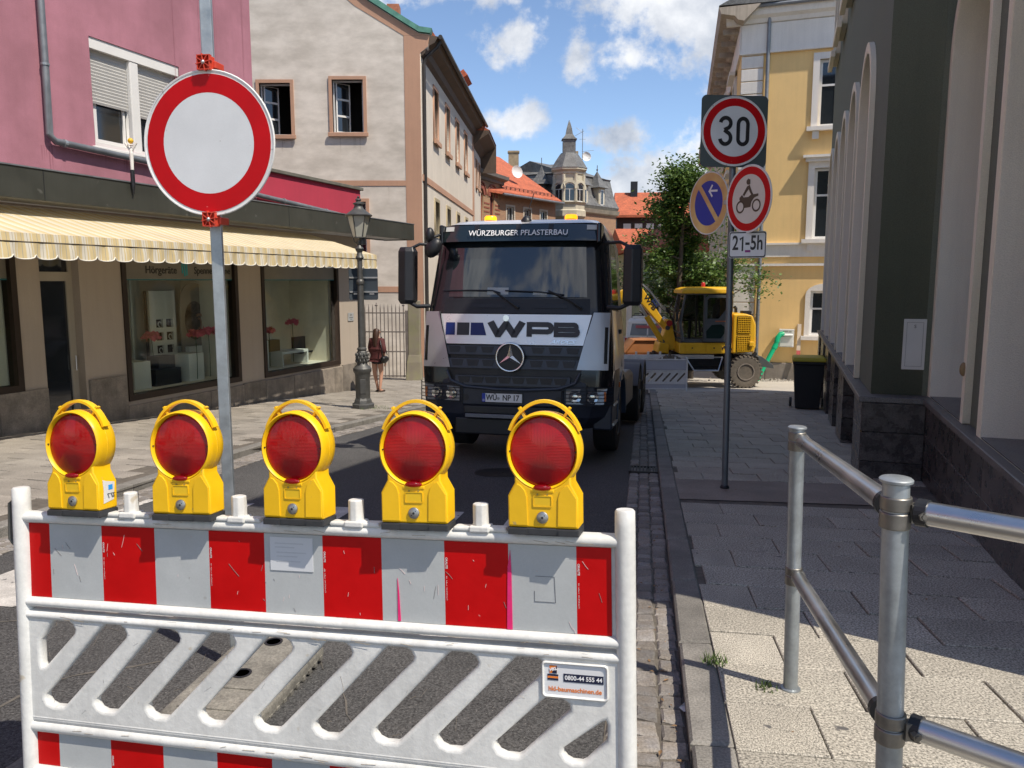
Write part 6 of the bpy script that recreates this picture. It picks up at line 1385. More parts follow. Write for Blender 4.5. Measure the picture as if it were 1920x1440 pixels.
# interior hints behind the glass are reflections only; papers lie on the dashboard
PAP=mat('dashboard_paper',(.38,.42,.43),.6,var=.03)
for x0,x1 in ((-.38,-.1),(.22,.40)): patch('dashboard_paper',x0,x1,2.15,2.24 if x0<0 else 2.19,.0145,PAP,th=.004,nx=2,nz=2)
wp=MB()
def onf(x,z,o=.03): return (x,fy(x,z)-o,z)
for pts in ([onf(.05,1.98,.04),onf(-.1,2.08,.05),onf(-.3,2.2,.035)],[onf(.85,1.98,.04),onf(.7,2.08,.05),onf(.42,2.2,.035)]): wp.tube(pts,[.02,.014,.01],6)
wp.tube([onf(-.98,2.2),onf(-.6,2.205),onf(-.3,2.2),onf(-.2,2.17)],.009,5).tube([onf(-.14,2.2),onf(.3,2.185),onf(.62,2.15)],.009,5); obj('wipers',wp,BLACKP,TR,smooth=50)
# sun visor with lettering
VIS=mat('smoked_visor',(.012,.02,.022),.12,var=0,spec=.8,coat=.4)
patch('sun_visor',lambda z:-1.0,lambda z:1.0,2.83,3.045,.14,VIS,th=.02)
for s in (-1,1): obj('visor_end',MB().bb(min(s*1.0,s*1.06),max(s*1.0,s*1.06),.2,.5,2.8,3.05),BGL,TR,bevel=.02)
ta=math.atan2(ip(3.0,FP)-ip(2.85,FP),.15)
LET=mat('white_lettering',(.85,.86,.87),.5,var=0)
text('WÜRZBURGER PFLASTERBAU',.105,LET,TR,(.0,fy(0,2.935)-.165,2.93),rot=(-ta,0,0),ext=.001,sx=.93,bold=.0004)
for x in (-.55,.0,.42): patch('visor_bracket',x-.03,x+.03,2.98,3.05,.148,BLACKP,th=.01,nx=2,nz=2)
for x in (-.93,.93): patch('marker_lamp',x-.06,x+.06,2.97,3.03,.150,mat('marker_lamp_glass',(.55,.55,.52),.2),th=.02,nx=2,nz=2)
# beacons and aerial
BEA=mat('amber_beacon',(.8,.22,.0),.25,var=0,emit=2.2,ecol=(1,.28,.01))
for x in (-.56,.56):
    b_=obj('beacon',MB().lathe([(.085,3.19),(.085,3.23),(.07,3.25),(.0,3.255)],18,(x,.95,0)),BEA,TR,smooth=40); obj('beacon_base',MB().cyl((x,.95,3.13),(x,.95,3.19),.075,n=16),BLACKP,b_)
obj('beacon_bar',MB().bb(-.35,.75,.93,.97,3.15,3.17),BLACKP,TR)
obj('aerial',MB().lathe([(.075,3.11),(.07,3.14),(.03,3.19),(.0,3.2)],14,(.03,.55,0)).tube([(.03,.55,3.18),(.12,.6,3.5)],.006,5),BLACKP,TR,smooth=50)
# silver panel and name
sp__=patch('silver_panel',lambda z:-.98+(1.9-z)*.12,lambda z:.98-(1.9-z)*.12,1.52,1.9,.035,SILV,th=.03)
SILD=MATS['silver_paint_shaded']  # the truck silver, darkened in colour for how light falls on the fins
DKG=mat('dark_grey_lettering',(.035,.036,.042),.5,var=0); BLU=mat('blue_logo',(.002,.016,.13),.45,var=0)
tl_=math.atan2(.05,.4)
def pan(x0,x1,z0,z1,m,sh=0,nm='logo_block'):
    ol=[(x0,z0),(x1+(sh if sh>0 else 0),z0),(x1,z1),(x0,z1)]; V=[(x,fy(x,z)-.040,z) for x,z in ol]; V2=[(x,y+.006,z) for x,y,z in V]
    return obj(nm,MB().add(V+V2,[(0,1,2,3),(0,4,5,1),(1,5,6,2),(2,6,7,3),(3,7,4,0)]),m,sp__)
pan(-.90,-.775,1.63,1.79,BLU); pan(-.745,-.58,1.63,1.79,DKG); pan(-.56,-.40,1.63,1.79,BLU,sh=.05)
def flatstroke(pts,w,closed=False,miter=True):
    V=[];F=[];n=len(pts)
    for i,p in enumerate(pts):
        p=Vector(p); a=Vector(pts[i-1]) if (i>0 or closed) else None; b=Vector(pts[(i+1)%n]) if (i<n-1 or closed) else None
        d1=(p-a).normalized() if a is not None else (b-p).normalized(); d2=(b-p).normalized() if b is not None else d1
        n1=Vector((-d1.y,d1.x)); n2=Vector((-d2.y,d2.x)); m_=(n1+n2); m_=m_.normalized() if m_.length>1e-4 else n1; k=1/max(.55,m_.dot(n1))
        V+=[(p.x+m_.x*w/2*k,0,p.y+m_.y*w/2*k),(p.x-m_.x*w/2*k,0,p.y-m_.y*w/2*k)]
    for i in range(n if closed else n-1): j=(i+1)%n; F.append((2*i,2*i+1,2*j+1,2*j))
    return V,F
lg_=obj('company_lettering',MB(),DKG,sp__) if False else None
def letter(parts,x,w=.052,nm='letter',sx=1.3):
    m_=MB()
    for k,(pts,cl) in enumerate(parts):
        V,F=flatstroke([(px_,pz_) for px_,pz_ in pts],w,cl); m_.add([(a,-.0004*k,c) for a,b,c in V],F)
    o=obj(nm,m_,DKG,sp__,loc=(x,fy(.2,1.71)-.046,1.713),rot=(-tl_,0,0)); o.scale=(sx,1,1.12); return o
hh_=.056
letter([([(0.,.082),(.075,-.06),(.082,-.06),(.152,.055),(.16,.055),(.232,-.06),(.24,-.06),(.315,.082)],False)],-.30,.068,sx=1.32)
def halfring(x0,x1,z0,z1,n=6): 
    zc=(z0+z1)/2; r=(z1-z0)/2; return [(x0,z1)]+[(x1+r*math.sin(PI*i/n),zc+r*math.cos(PI*i/n)) for i in range(n+1)]+[(x0,z0)]
letter([([(0,.082),(0,-.082)],False),(halfring(-.0,.19,-.025,.056),False)],.205,.056,sx=1.22)
letter([([(0,.082),(0,-.082)],False),(halfring(-.0,.20,.0,.056),False),(halfring(.0,.215,-.056,.0),False)],.545,.050,sx=1.12)
text('AROCS',.062,CHR,sp__,(.63,fy(.6,1.565)-.048,1.56),rot=(-tl_,0,0),ext=.003,sx=1.5,bold=.001,shear=.4)
obj('badge',MB().cyl((-.1,fy(0,1.84)-.05,1.85),(-.1,fy(0,1.84)-.03,1.85),.04,n=20),CHR,sp__,smooth=40)
# corner fins
for s in (-1,1):
    xl=lambda z,s=s:(1.0 if s>0 else -1.19)-(1.95-z)*(.17 if s>0 else -.0)*(1)
    if s>0: patch('corner_panel',lambda z:1.0-(1.95-z)*.25,lambda z:1.20,1.22,1.93,.055,SILD,nx=8,th=.05)
    else: patch('corner_panel',lambda z:-1.20,lambda z:-1.0+(1.95-z)*.25,1.22,1.93,.055,SILD,nx=8,th=.05)
    seam=[(s*(1.0-(1.95-z)*.25+.0),fy(1.0,z)-.062,z) for z in (1.93,1.75,1.5,1.22)]; obj('panel_seam',MB().tube(seam,.008,5),BLACKP,TR)
    patch('air_slot',s*1.165-.02,s*1.165+.02,1.3,1.75,.058,BGL,nx=2,th=.01)
# grille
patch('grille_back',lambda z:-.9+(1.5-z)*.1,lambda z:.9-(1.5-z)*.1,.98,1.52,-.0,BLACKP,th=.02)
for z0,z1,w_ in ((1.385,1.5,.88),(1.215,1.335,.84),(1.0,1.12,.74)):
    g_=patch('grille_slat',-w_,w_,z0,z1,.04 if z0>1.1 else .055,GRL,th=.05,nz=2)
    n=8
    for i in range(n):
        x=-w_+.12+(2*w_-.24)*i/(n-1)
        if abs(x)<.22 and z0>1.1: continue
        V=[(x-.085,fy(x,z1)-(.046 if z0>1.1 else .061),z1-.012),(x+.085,fy(x,z1)-(.046 if z0>1.1 else .061),z1-.012),(x+.06,fy(x,z0)-(.044 if z0>1.1 else .059),z0+.03),(x-.06,fy(x,z0)-(.044 if z0>1.1 else .059),z0+.03)]
        V2=[(a,b+.02,c) for a,b,c in V]; obj('grille_vent',MB().add(V+V2,[(3,2,1,0),(0,1,5,4),(1,2,6,5),(2,3,7,6),(3,0,4,7)]),BLACKP,g_)
obj('grille_rim',MB().tube([onf(-.86,1.18,.05),onf(-.8,1.05,.06),onf(-.6,.98,.07),onf(-.2,.955,.07),onf(.2,.955,.07),onf(.6,.98,.07),onf(.8,1.05,.06),onf(.86,1.18,.05)],.018,8),GRL,TR,smooth=50)
# star emblem
yz=fy(0,1.36)-.075
em=obj('emblem_disc',MB().cyl((-.02,yz+.03,1.36),(-.02,yz,1.36),.185,n=32),BLACKP,TR,smooth=30)
V=[];F=[]
obj('emblem_ring',MB().tube([(-.02+.175*math.cos(a),yz-.012,1.36+.175*math.sin(a)) for a in [2*PI*i/40 for i in range(40)]],.014,8,closed=True),CHR,em,smooth=60)
m_=MB()
for k in range(3):
    a=PI/2+2*PI*k/3; d=(math.cos(a),math.sin(a)); e=(math.cos(a+PI/3),math.sin(a+PI/3)); g=(math.cos(a-PI/3),math.sin(a-PI/3)); cx,cz=-.02,1.36
    m_.add([(cx+.165*d[0],yz-.006,cz+.165*d[1]),(cx+.040*e[0],yz-.004,cz+.040*e[1]),(cx,yz-.026,cz),(cx+.040*g[0],yz-.004,cz+.040*g[1])],[(0,1,2),(0,2,3)])
obj('emblem_star',m_,CHR,em)
# bumper
bp_=MB().loft([[ (x,y,z) for x,y in ((-W_,1.0),(-W_,f+.25),(-W_+.22,f+.03),(-.6,f-.02),(.6,f-.02),(W_-.22,f+.03),(W_,f+.25),(W_,1.0))] for z,W_,f in ((.46,1.08,.10),(.62,1.2,.0),(.80,1.25,-.03),(1.05,1.26,-.02),(1.2,1.25,.04),(1.26,1.24,.10))])
obj('bumper',bp_,NAVYP,TR,bevel=.015)
obj('bumper_centre',MB().bb(-.66,.66,-.075,.05,.74,.975),NAVYP,TR,bevel=.02)
obj('bumper_slot',MB().bb(-.62,.62,-.085,.0,.64,.735),BLACKP,TR,bevel=.01)
obj('step_bar',MB().bb(-.6,.6,-.10,-.0,.585,.635),mat('step_metal',(.16,.17,.19),.5,metal=.4,var=.15,scale=30),TR,bevel=.006)
obj('lower_valance',MB().bb(-.75,.75,-.03,.2,.36,.575),BLACKP,TR,bevel=.02)
npl=obj('number_plate',MB().bb(-.26,.26,-.094,-.086,.79,.90),mat('plate_white',(.70,.71,.71),.4,var=.02),TR,loc=(-.12,0,0),bevel=.002)
obj('blue_strip',MB().bb(-.26,-.215,-.0955,-.0945,.79,.90),mat('plate_blue',(.01,.04,.35),.4,var=0),npl); text('D',.035,LET,npl,(-.237,-.0962,.812),ext=.0004)
text('WÜ',.098,SBK,npl,(-.135,-.0955,.845),ext=.0005,bold=.0022,sx=.84); text('NP 17',.098,SBK,npl,(.115,-.0955,.845),ext=.0005,bold=.0022,sx=.86); obj('seal',MB().cyl((-.045,-.0965,.838),(-.045,-.0945,.838),.018,n=14),mat('seal_grey',(.3,.32,.3),.5),npl)
obj('plate_holder',MB().bb(-.275,.275,-.0855,-.078,.775,.915),BLACKP,npl)
HLG=mat('headlamp_glass',(.30,.31,.32),.08,var=.2,scale=8,spec=.9); HLR=mat('headlamp_reflector',(.55,.56,.56),.12,metal=.9,var=.05)
for s in (-1,1):
    x0,x1=(.69,1.15)
    V=[(s*x0,-.055,.79),(s*x1,.035,.79),(s*(x1+.04),.065,.99),(s*x0,-.055,.97)]; V2=[(a,b+.05,c) for a,b,c in V]
    hl=obj('headlight',MB().add(V+V2,[(0,1,2,3),(7,6,5,4),(0,4,5,1),(1,5,6,2),(2,6,7,3),(3,7,4,0)]),HLG,TR)
    for cx in (.80,1.01):
        cy=-.055+(cx-x0)*.21; a=math.atan(.21)*s
        M=Matrix.Rotation(PI/2,3,'X')
        obj('reflector',MB().lathe([(.082,.0),(.076,.012),(.040,.004),(.034,.016),(.0,.02)],20,(s*cx,cy-.002,.882),Matrix.Rotation(a,3,'Z')@M),HLR,hl,smooth=40)
    obj('indicator',MB().bb(s*1.165-.012,s*1.165+.012,.03,.07,.83,.95),mat('orange_indicator',(.5,.12,.01),.3),hl)
    gd=MB()
    for k in range(6): z=.78+.045*k; gd.tube([(s*.64,-.085,z),(s*.9,-.06,z),(s*1.12,-.01,z),(s*1.26,.12,z)],.0055,5)
    for xx,yy in ((.64,-.085),(.95,-.05),(1.26,.12)): gd.tube([(s*xx,yy,.76),(s*xx,yy,1.03)],.0065,5)
    obj('lamp_guard',gd,BLACKP,TR)
    obj('fog_lamp',MB().cyl((s*.60,-.078,.84),(s*.60,-.07,.84),.045,n=16),BLACKP,TR)
# mirrors
for s in (-1,1):
    X=s*1.46
    mr=obj('mirror',MB().loft([[(X+s*dx*q,.10+dy*q2,z) for dx,dy in ((-.12,.09),(-.105,-.04),(.0,-.075),(.11,-.04),(.125,.09))] for z,q,q2 in ((2.02,.75,.6),(2.07,1,1),(2.70,1,1),(2.76,.8,.6))]),BLACKP,TR,bevel=.012)
    obj('mirror_arm',MB().tube([(s*1.1,.3,2.80),(s*1.3,.14,2.80),(s*1.42,.12,2.74)],.02,8).tube([(s*1.16,.16,2.0),(s*1.32,.1,1.99),(s*1.44,.12,2.05)],.026,8),BLACKP,TR,smooth=50)
    obj('mirror_glass',MB().bb(X-.09,X+.09,.192,.197,2.1,2.66),CHR,mr)
obj('front_mirror',MB().ell((-1.08,.04,2.74),(.10,.08,.14),14,8,Matrix.Rotation(R(35),3,'Y')).ell((-1.12,.02,2.90),(.06,.07,.10),12,8),BLACKP,TR,smooth=60)
obj('mirror_arm',MB().tube([(-1.02,.3,2.95),(-1.1,.08,2.88),(-1.1,.05,2.72)],.02,8),BLACKP,TR,smooth=50)
# cab sides: windows, door lines, handles
for s in (-1,1):
    def sxp(z,o=.004): return s*(ip(z,WP_)+o)
    pl_=[(.42,2.0),(1.22,2.0),(1.24,2.72),(1.12,2.80),(.62,2.80)]
    V=[(sxp(z,.006),y,z) for y,z in pl_]; V2=[(sxp(z,-.03),y,z) for y,z in pl_]
    obj('side_window_rim',MB().add([(sxp(z,.004),.83+(y-.83)*1.09,2.4+(z-2.4)*1.09) for y,z in pl_]+[(sxp(z,-.03),.83+(y-.83)*1.09,2.4+(z-2.4)*1.09) for y,z in pl_],[(0,1,2,3,4),(9,8,7,6,5)]+[(i,5+i,5+(i+1)%5,(i+1)%5) for i in range(5)]),BGL,TR)
    obj('side_window',MB().add(V+V2,[(0,1,2,3,4),(9,8,7,6,5)]+[(i,5+i,5+(i+1)%5,(i+1)%5) for i in range(5)]),WSG,TR)
    obj('door_seam',MB().tube([(sxp(z,.001),y,z) for y,z in ((.30,1.2),(.30,1.9),(.52,2.86),(1.28,2.88),(1.32,1.2))],.006,5),BLACKP,TR); obj('door_handle',MB().bb(min(sxp(1.7,.0),sxp(1.7,.03)),max(sxp(1.7,.0),sxp(1.7,.03)),1.08,1.25,1.66,1.72),BLACKP,TR,bevel=.006)
    obj('entry_step',MB().bb(s*1.0 if s>0 else -1.24,1.24 if s>0 else -1.0,.2,.85,.45,1.0),NAVYP,TR,bevel=.02)
    for z in (.5,.75): obj('step_tread',MB().bb(min(s*1.2,s*1.26),max(s*1.2,s*1.26),.3,.75,z,z+.03),STEEL,TR)
# wheels and chassis
TYRE=mat('tyre_rubber',(.022,.021,.020),.85,var=.2,scale=10,bump=.5,bs=40); RIMM=mat('dark_rim',(.10,.10,.10),.5,metal=.4,var=.2,scale=12)
def wheel(parent,x,y,z,r,w,s,name='wheel',rim=RIMM,tread=0,tm=TYRE):
    M=Matrix.Rotation(PI/2,3,'Y'); pr=[(r*.55,-w/2+.01),(r*.8,-w/2),(r*.95,-w/2+.01),(r,-w/2+.04),(r,w/2-.04),(r*.95,w/2-.01),(r*.8,w/2),(r*.55,w/2-.01)]
    t=obj('tyre',MB().lathe(pr,36,(x,y,z),M),tm,parent,smooth=35)
    so_=s*w/2
    obj('rim',MB().lathe([(r*.56,so_*.3),(r*.56,so_*.98),(r*.52,so_*1.0),(r*.48,so_*.7),(r*.2,so_*.55),(r*.17,so_*1.05),(.0,so_*1.08)] if True else [],28,(x,y,z),M),rim,t,smooth=35)
    nb=MB()
    for k in range(10): a=2*PI*k/10; nb.cyl((x+so_*.55,y+r*.33*math.cos(a),z+r*.33*math.sin(a)),(x+so_*.75,y+r*.33*math.cos(a),z+r*.33*math.sin(a)),.016,n=6)
    obj('wheel_nuts',nb,rim,t)
    return t
for s in (-1,1):
    wheel(TR,s*1.05,1.45,.50,.50,.32,s)
    for y in (5.0,6.38): wheel(TR,s*.98,y,.50,.50,.58,s)
    ar_=[(y_,z_) for y_,z_ in [(1.45+.64*math.cos(a),.52+.62*math.sin(a)) for a in [PI*i/12 for i in range(13)]]]
    V=[];F=[]
    for i,(y_,z_) in enumerate(ar_): V+=[(s*.85,y_,z_),(s*1.26,y_,z_),(s*1.26,y_+ (1.45-y_)*.06,z_-.05),(s*.85,y_,z_-.03)]
    for i in range(12):
        for k in range(4): F.append((4*i+k,4*i+(k+1)%4,4*i+4+(k+1)%4,4*i+4+k))
    F+=[(0,1,2,3),(51,50,49,48)]
    obj('mudguard',MB().add(V,F),mat('blue_grey_mudguard',(.035,.055,.09),.35,var=.1),TR,smooth=40)
    for y in (5.0,6.38):
        V=[];F=[]
        for i in range(9):
            a=R(25)+R(130)*i/8; y_,z_=y+.62*math.cos(a),.46+.62*math.sin(a); V+=[(s*.62,y_,z_),(s*1.27,y_,z_),(s*1.27,y_,z_-.03),(s*.62,y_,z_-.03)]
        for i in range(8):
            for k in range(4): F.append((4*i+k,4*i+(k+1)%4,4*i+4+(k+1)%4,4*i+4+k))
        F+=[(0,1,2,3),(35,34,33,32)]
        obj('mudguard',MB().add(V,F),mat('dusty_grey_mudguard',(.12,.12,.12),.7,var=.2),TR,smooth=40)
    obj('fuel_tank' if s>0 else 'air_tank',MB().loft([[(s*.70,y,.45),(s*1.16,y,.45),(s*1.22,y,.52),(s*1.22,y,.95),(s*1.16,y,1.02),(s*.70,y,1.02)] for y in (2.5,3.9)]),mat('tank_metal',(.13,.13,.135),.5,metal=.5,var=.2),TR,bevel=.02)
    obj('side_marker',MB().bb(min(s*1.255,s*1.275),max(s*1.255,s*1.275),.86,.94,.95,1.02),mat('orange_indicator',(.5,.12,.01),.3),TR)
obj('frame',MB().bb(-.48,-.38,1.6,7.3,.70,.98).bb(.38,.48,1.6,7.3,.70,.98).bb(-.5,.5,7.2,7.3,.6,1.0).bb(-.4,.4,2.2,2.3,.75,.9).bb(-.4,.4,4.2,4.3,.75,.9),BLACKP,TR)
obj('underbody',MB().bb(-.9,.9,.35,1.75,.55,1.05).bb(-1,1,1.1,1.3,.4,.6),BLACKP,TR)
obj('hook_lift_frame',MB().bb(-.42,-.30,2.4,7.2,.985,1.14).bb(.30,.42,2.4,7.2,.985,1.14).bb(-.3,.3,6.6,6.8,1.0,1.1).bb(-.10,.10,2.3,2.5,1.0,1.6),mat('chassis_grey',(.10,.10,.105),.6,var=.2),TR)
obj('exhaust_stack',MB().bb(.3,1.1,1.85,2.2,1.0,1.75).cyl((.95,2.0,1.75),(.95,2.0,2.75),.07,n=14),mat('chassis_grey',(.1,.1,.1)),TR)
obj('tail_lamp_bar',MB().bb(-1.2,1.2,7.25,7.32,.6,.8),BLACKP,TR)
# ================================================================ EXCAVATOR
EG=gz(22.9)-.04
EX=thing('excavator','yellow wheeled excavator with a dark glass cab standing sideways at the street corner','excavator',(5.66,22.75,EG),(0,0,0))
EY=mat('excavator_yellow',(.72,.40,.015),.4,var=.07,scale=4,coat=.2,spots=(9,.74,(.45,.26,.05))); EGR=mat('excavator_grey',(.07,.075,.075),.5,var=.12,scale=6); DUST=mat('dusty_tyre',(.13,.11,.085),.9,var=.2,scale=10,bump=.5,bs=30); DRIM=mat('dusty_rim',(.20,.17,.14),.7,var=.2,scale=9)
def lug_wheel(x,z,y0,s,r=.48,w=.36):
    M=Matrix.Rotation(PI/2,3,'X'); pr=[(r*.5,-w/2+.02),(r*.75,-w/2),(r*.92,-w/2+.01),(r*.96,-w/2+.05),(r*.96,w/2-.05),(r*.92,w/2-.01),(r*.75,w/2),(r*.5,w/2-.02)]
    t=obj('tyre',MB().lathe(pr,36,(x,y0,z),M),DUST,EX,smooth=35)
    lg=MB()
    for k in range(26):
        a=2*PI*k/26; 
        for q in (-1,1):
            aa=a+(PI/26 if q>0 else 0); lg.box((x+r*.965*math.cos(aa),y0+q*w*.26,z+r*.965*math.sin(aa)),(.05,w*.5,.05),Matrix.Rotation(-aa,3,'Y'))
    obj('tread_lugs',lg,DUST,t)
    obj('rim',MB().lathe([(r*.52,.02),(r*.52,w/2+.005),(r*.46,w/2+.005),(r*.44,w/2-.09),(r*.22,w/2-.10),(r*.20,w/2-.05),(0,w/2-.04)],28,(x,y0,z),M),DRIM,t,smooth=35)
    return t
for x in (-1.05,1.13):
    lug_wheel(x,.48,.18,1); lug_wheel(x,.48,2.1,-1)
obj('axle',MB().bb(-1.15,-.95,.3,2.0,.4,.6).bb(1.03,1.23,.3,2.0,.4,.6),EGR,EX)
obj('undercarriage',MB().bb(-1.2,1.35,.45,1.9,.62,.94).bb(-.5,.6,.6,1.7,.45,.64),BLACKP,EX,bevel=.02)
obj('side_step',MB().tube([(-.62,.1,.90),(-.38,.0,.52),(.32,.0,.52),(.46,.1,.90)],.025,8).tube([(-.62,.1,.90),(.46,.1,.90)],.02,8).bb(-.36,.30,.0,.2,.50,.53),STEEL,EX,smooth=40)
obj('lower_body',MB().prism([(-.80,1.0),(.72,1.0),(.72,1.32),(-.80,1.32)],.1,2.1,'xz'),EY,EX,bevel=.03)
for x in (-.62,-.02): obj('hatch',MB().bb(x,x+.44,.085,.099,1.06,1.27),EY,EX,bevel=.006); 
for x in (-.45,.18): obj('hatch_lock',MB().bb(x,x+.04,.075,.084,1.15,1.19),BLACKP,EX)
text('WACKER',.16,BLACKP,EX,(.62,.096,1.165),ext=.001,bold=.004) if False else text('WA',.16,BLACKP,EX,(.56,.094,1.165),ext=.003,bold=.005,sx=1.2)
eh=obj('engine_cover',MB().prism([(.73,1.0),(1.36,1.05),(1.42,1.2),(1.40,1.85),(1.30,2.10),(1.1,2.16),(.73,2.16)],.1,2.1,'xz'),EY,EX,bevel=.05,seg=3)
for z0,z1 in ((1.62,2.06),(1.08,1.5)):
    gm=MB(); 
    for k in range(8): z=z0+(z1-z0)*k/7; gm.bb(.87,1.23,.070,.088,z-.008,z+.012)
    for k in range(8): x=.87+.36*k/7; gm.bb(x-.006,x+.006,.072,.086,z0,z1)
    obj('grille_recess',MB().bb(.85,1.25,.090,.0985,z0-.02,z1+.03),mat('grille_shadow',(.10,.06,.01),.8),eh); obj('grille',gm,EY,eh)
obj('tail_light',MB().bb(1.37,1.425,.15,.3,1.30,1.48),mat('red_tail_lamp',(.4,.01,.01),.3),eh); obj('lamp_guard',MB().bb(1.20,1.34,.02,.09,1.22,1.36),EY,eh,bevel=.02); obj('exhaust',MB().tube([(1.05,1.0,2.15),(1.05,1.0,2.28),(1.0,1.0,2.34)],.05,10).bb(1.15,1.4,.6,.9,2.10,2.22),BLACKP,eh)
# cab
cabw=1.0
co=[(-.74,1.33),(.66,1.33),(.66,2.74),(-.62,2.74),(-.78,2.0)]
obj('cab_rear_wall',MB().bb(.58,.70,.12,1.15,1.34,2.74),EY,EX,bevel=.02)
obj('cab_floor',MB().bb(-.78,.6,.12,1.15,1.33,1.42),EGR,EX)
fr=MB()
for y in (.12,1.12):
    fr.tube([(-.70,y,1.36),(-.80,y,1.9),(-.66,y,2.74),(.60,y,2.74)],.045,8).tube([(-.10,y,1.36),(-.10,y,2.74)],.035,8)
fr.tube([(-.66,.12,2.74),(-.66,1.12,2.74)],.045,8).tube([(-.78,.12,1.6),(-.78,1.12,1.6)],.03,8); obj('cab_frame',fr,EGR,EX,smooth=50)
obj('cab_roof',MB().loft([[(-.80,.02,2.74),(.70,.02,2.74),(.70,1.2,2.74),(-.80,1.2,2.74)],[(-.78,.04,2.86),(.66,.04,2.88),(.66,1.18,2.88),(-.78,1.18,2.86)],[(-.6,.15,2.92),(.55,.15,2.93),(.55,1.1,2.93),(-.6,1.1,2.92)]]),EY,EX,bevel=.03)
dr=obj('cab_door',plate([(-.12,1.36),(.56,1.36),(.56,2.70),(.0,2.70),(-.10,2.6)],[[(-.03,2.02),(.3,2.02),(.50,2.28),(.50,2.62),(.02,2.62),(-.04,2.56)],[(-.04,1.45),(.38,1.45),(.48,1.6),(.48,1.78),(.38,1.86),(.1,1.84),(-.05,1.66)]],.05,y0=.05),EGR,EX)
CG=glass('cab_glass',clear=.6)
obj('pane',MB().bb(-.04,.5,.07,.08,2.0,2.63),CG,dr); obj('pane',MB().bb(-.05,.48,.07,.08,1.45,1.86),mat('dark_green_glass',(.015,.03,.025),.1),dr); obj('door_stripe',MB().bb(.20,.52,.045,.0495,1.93,1.96),mat('orange_stripe',(.4,.1,.03),.5),dr)
obj('side_pane',MB().add([(-.76,.12,1.5),(-.14,.12,1.45),(-.14,.12,2.68),(-.64,.12,2.68),(-.76,.12,2.0)],[(0,1,2,3,4)]),CG,EX); obj('far_pane',MB().bb(-.62,.55,1.13,1.14,1.9,2.68),CG,EX); obj('front_pane',MB().add([(-.76,.16,1.9),(-.76,1.08,1.9),(-.64,1.08,2.7),(-.64,.16,2.7)],[(0,1,2,3)]),CG,EX)
obj('seat',MB().bb(-.1,.35,.4,.9,1.6,1.74).box((.38,.65,2.05),(.12,.46,.75)).box((.40,.65,2.5),(.09,.28,.18)),BLACKP,EX,bevel=.04); obj('console',MB().tube([(-.45,.5,1.42),(-.42,.5,1.95)],.05,8).tube([(-.42+.13*math.cos(a),.5+.16*math.sin(a),1.98) for a in [2*PI*i/16 for i in range(16)]],.016,6,closed=True).tube([(-.15,.35,1.5),(-.2,.33,1.95)],.03,6),BLACKP,EX,smooth=50)
obj('cab_mirror',MB().bb(-.95,-.88,.0,.16,1.95,2.2).tube([(-.76,.1,2.25),(-.92,.06,2.2)],.012,5),BLACKP,EX)
obj('beacon',MB().lathe([(.06,2.93),(.06,3.03),(.04,3.06),(0,3.06)],14,(-.05,.6,0)),mat('red_beacon',(.45,.02,.01),.3),EX,smooth=40)
# king post, boom, cylinders
obj('king_post',MB().prism([(-1.30,1.05),(-.72,1.05),(-.82,1.5),(-.92,1.95),(-1.06,1.98),(-1.12,1.6)],.75,1.25,'xz'),EY,EX,bevel=.03); obj('swing_bracket',MB().prism([(-1.36,1.0),(-1.0,.95),(-1.0,1.25),(-1.28,1.3)],.6,1.4,'xz'),EY,EX,bevel=.03)
boom=[(-.98,1.68),(-1.14,1.94),(-1.62,2.66),(-1.86,2.98),(-2.02,3.0),(-2.5,2.78),(-3.1,2.42),(-3.18,2.28),(-3.05,2.22),(-2.42,2.42),(-2.05,2.50),(-1.80,2.42),(-1.12,1.66)]
bo=obj('boom',MB().prism(boom[::-1],.82,1.16,'xz'),EY,EX,bevel=.02)
text('WPB',.20,BLACKP,bo,(-1.56,.815,2.46),rot=(0,R(53),0),ext=.002,bold=.006,sx=1.2); obj('logo_block',MB().box((-1.42,.812,2.44),(.26,.004,.05),Matrix.Rotation(R(53),3,'Y')).box((-1.36,.812,2.48),(.26,.004,.04),Matrix.Rotation(R(53),3,'Y')),mat('logo_navy',(.02,.03,.10),.5),bo)
obj('boom_cylinder',MB().cyl((-1.18,.78,1.30),(-1.66,.78,2.06),.085,n=16),EY,EX,smooth=40); obj('piston_rod',MB().cyl((-1.66,.78,2.06),(-1.93,.78,2.47),.045,n=14),STEEL,EX,smooth=40)
obj('pin',MB().cyl((-2.0,.74,2.55),(-2.0,1.24,2.55),.06,n=14).cyl((-1.18,.7,1.30),(-1.18,1.3,1.30),.07,n=14).cyl((-1.03,.74,1.72),(-1.03,1.28,1.72),.07,n=14),EGR,EX,smooth=40)
obj('stick',MB().prism([(-3.02,2.5),(-3.2,2.46),(-3.5,1.2),(-3.42,1.1),(-3.28,1.15),(-2.98,2.25)],.86,1.12,'xz'),EY,EX,bevel=.02); obj('bucket',MB().prism([(-3.55,1.15),(-3.2,1.2),(-3.0,.9),(-3.1,.6),(-3.4,.5),(-3.3,.8)],.6,1.4,'xz'),EGR,EX,bevel=.02)
hs_=MB()
for k in range(5):
    o_=.03*k; hs_.tube([(-.86,.8+o_*2,1.95),(-.98,.8+o_*2,2.15+o_),(-1.2,.85+o_*2,2.28+o_),(-1.55,.85+o_*2,2.74+o_),(-1.85,.85+o_*2,3.03+o_*.5),(-2.1,.85+o_*2,3.02)],.018,6)
hs_.tube([(-.80,.7,1.9),(-.74,.6,2.3),(-.86,.6,2.6),(-1.0,.7,2.3),(-.95,.75,2.0)],.022,6); obj('hydraulic_hoses',hs_,BLACKP,EX,smooth=50)
obj('work_lamp',MB().cyl((-1.0,.70,1.86),(-1.0,.64,1.86),.09,n=16),mat('red_work_lamp',(.35,.02,.02),.3),EX)
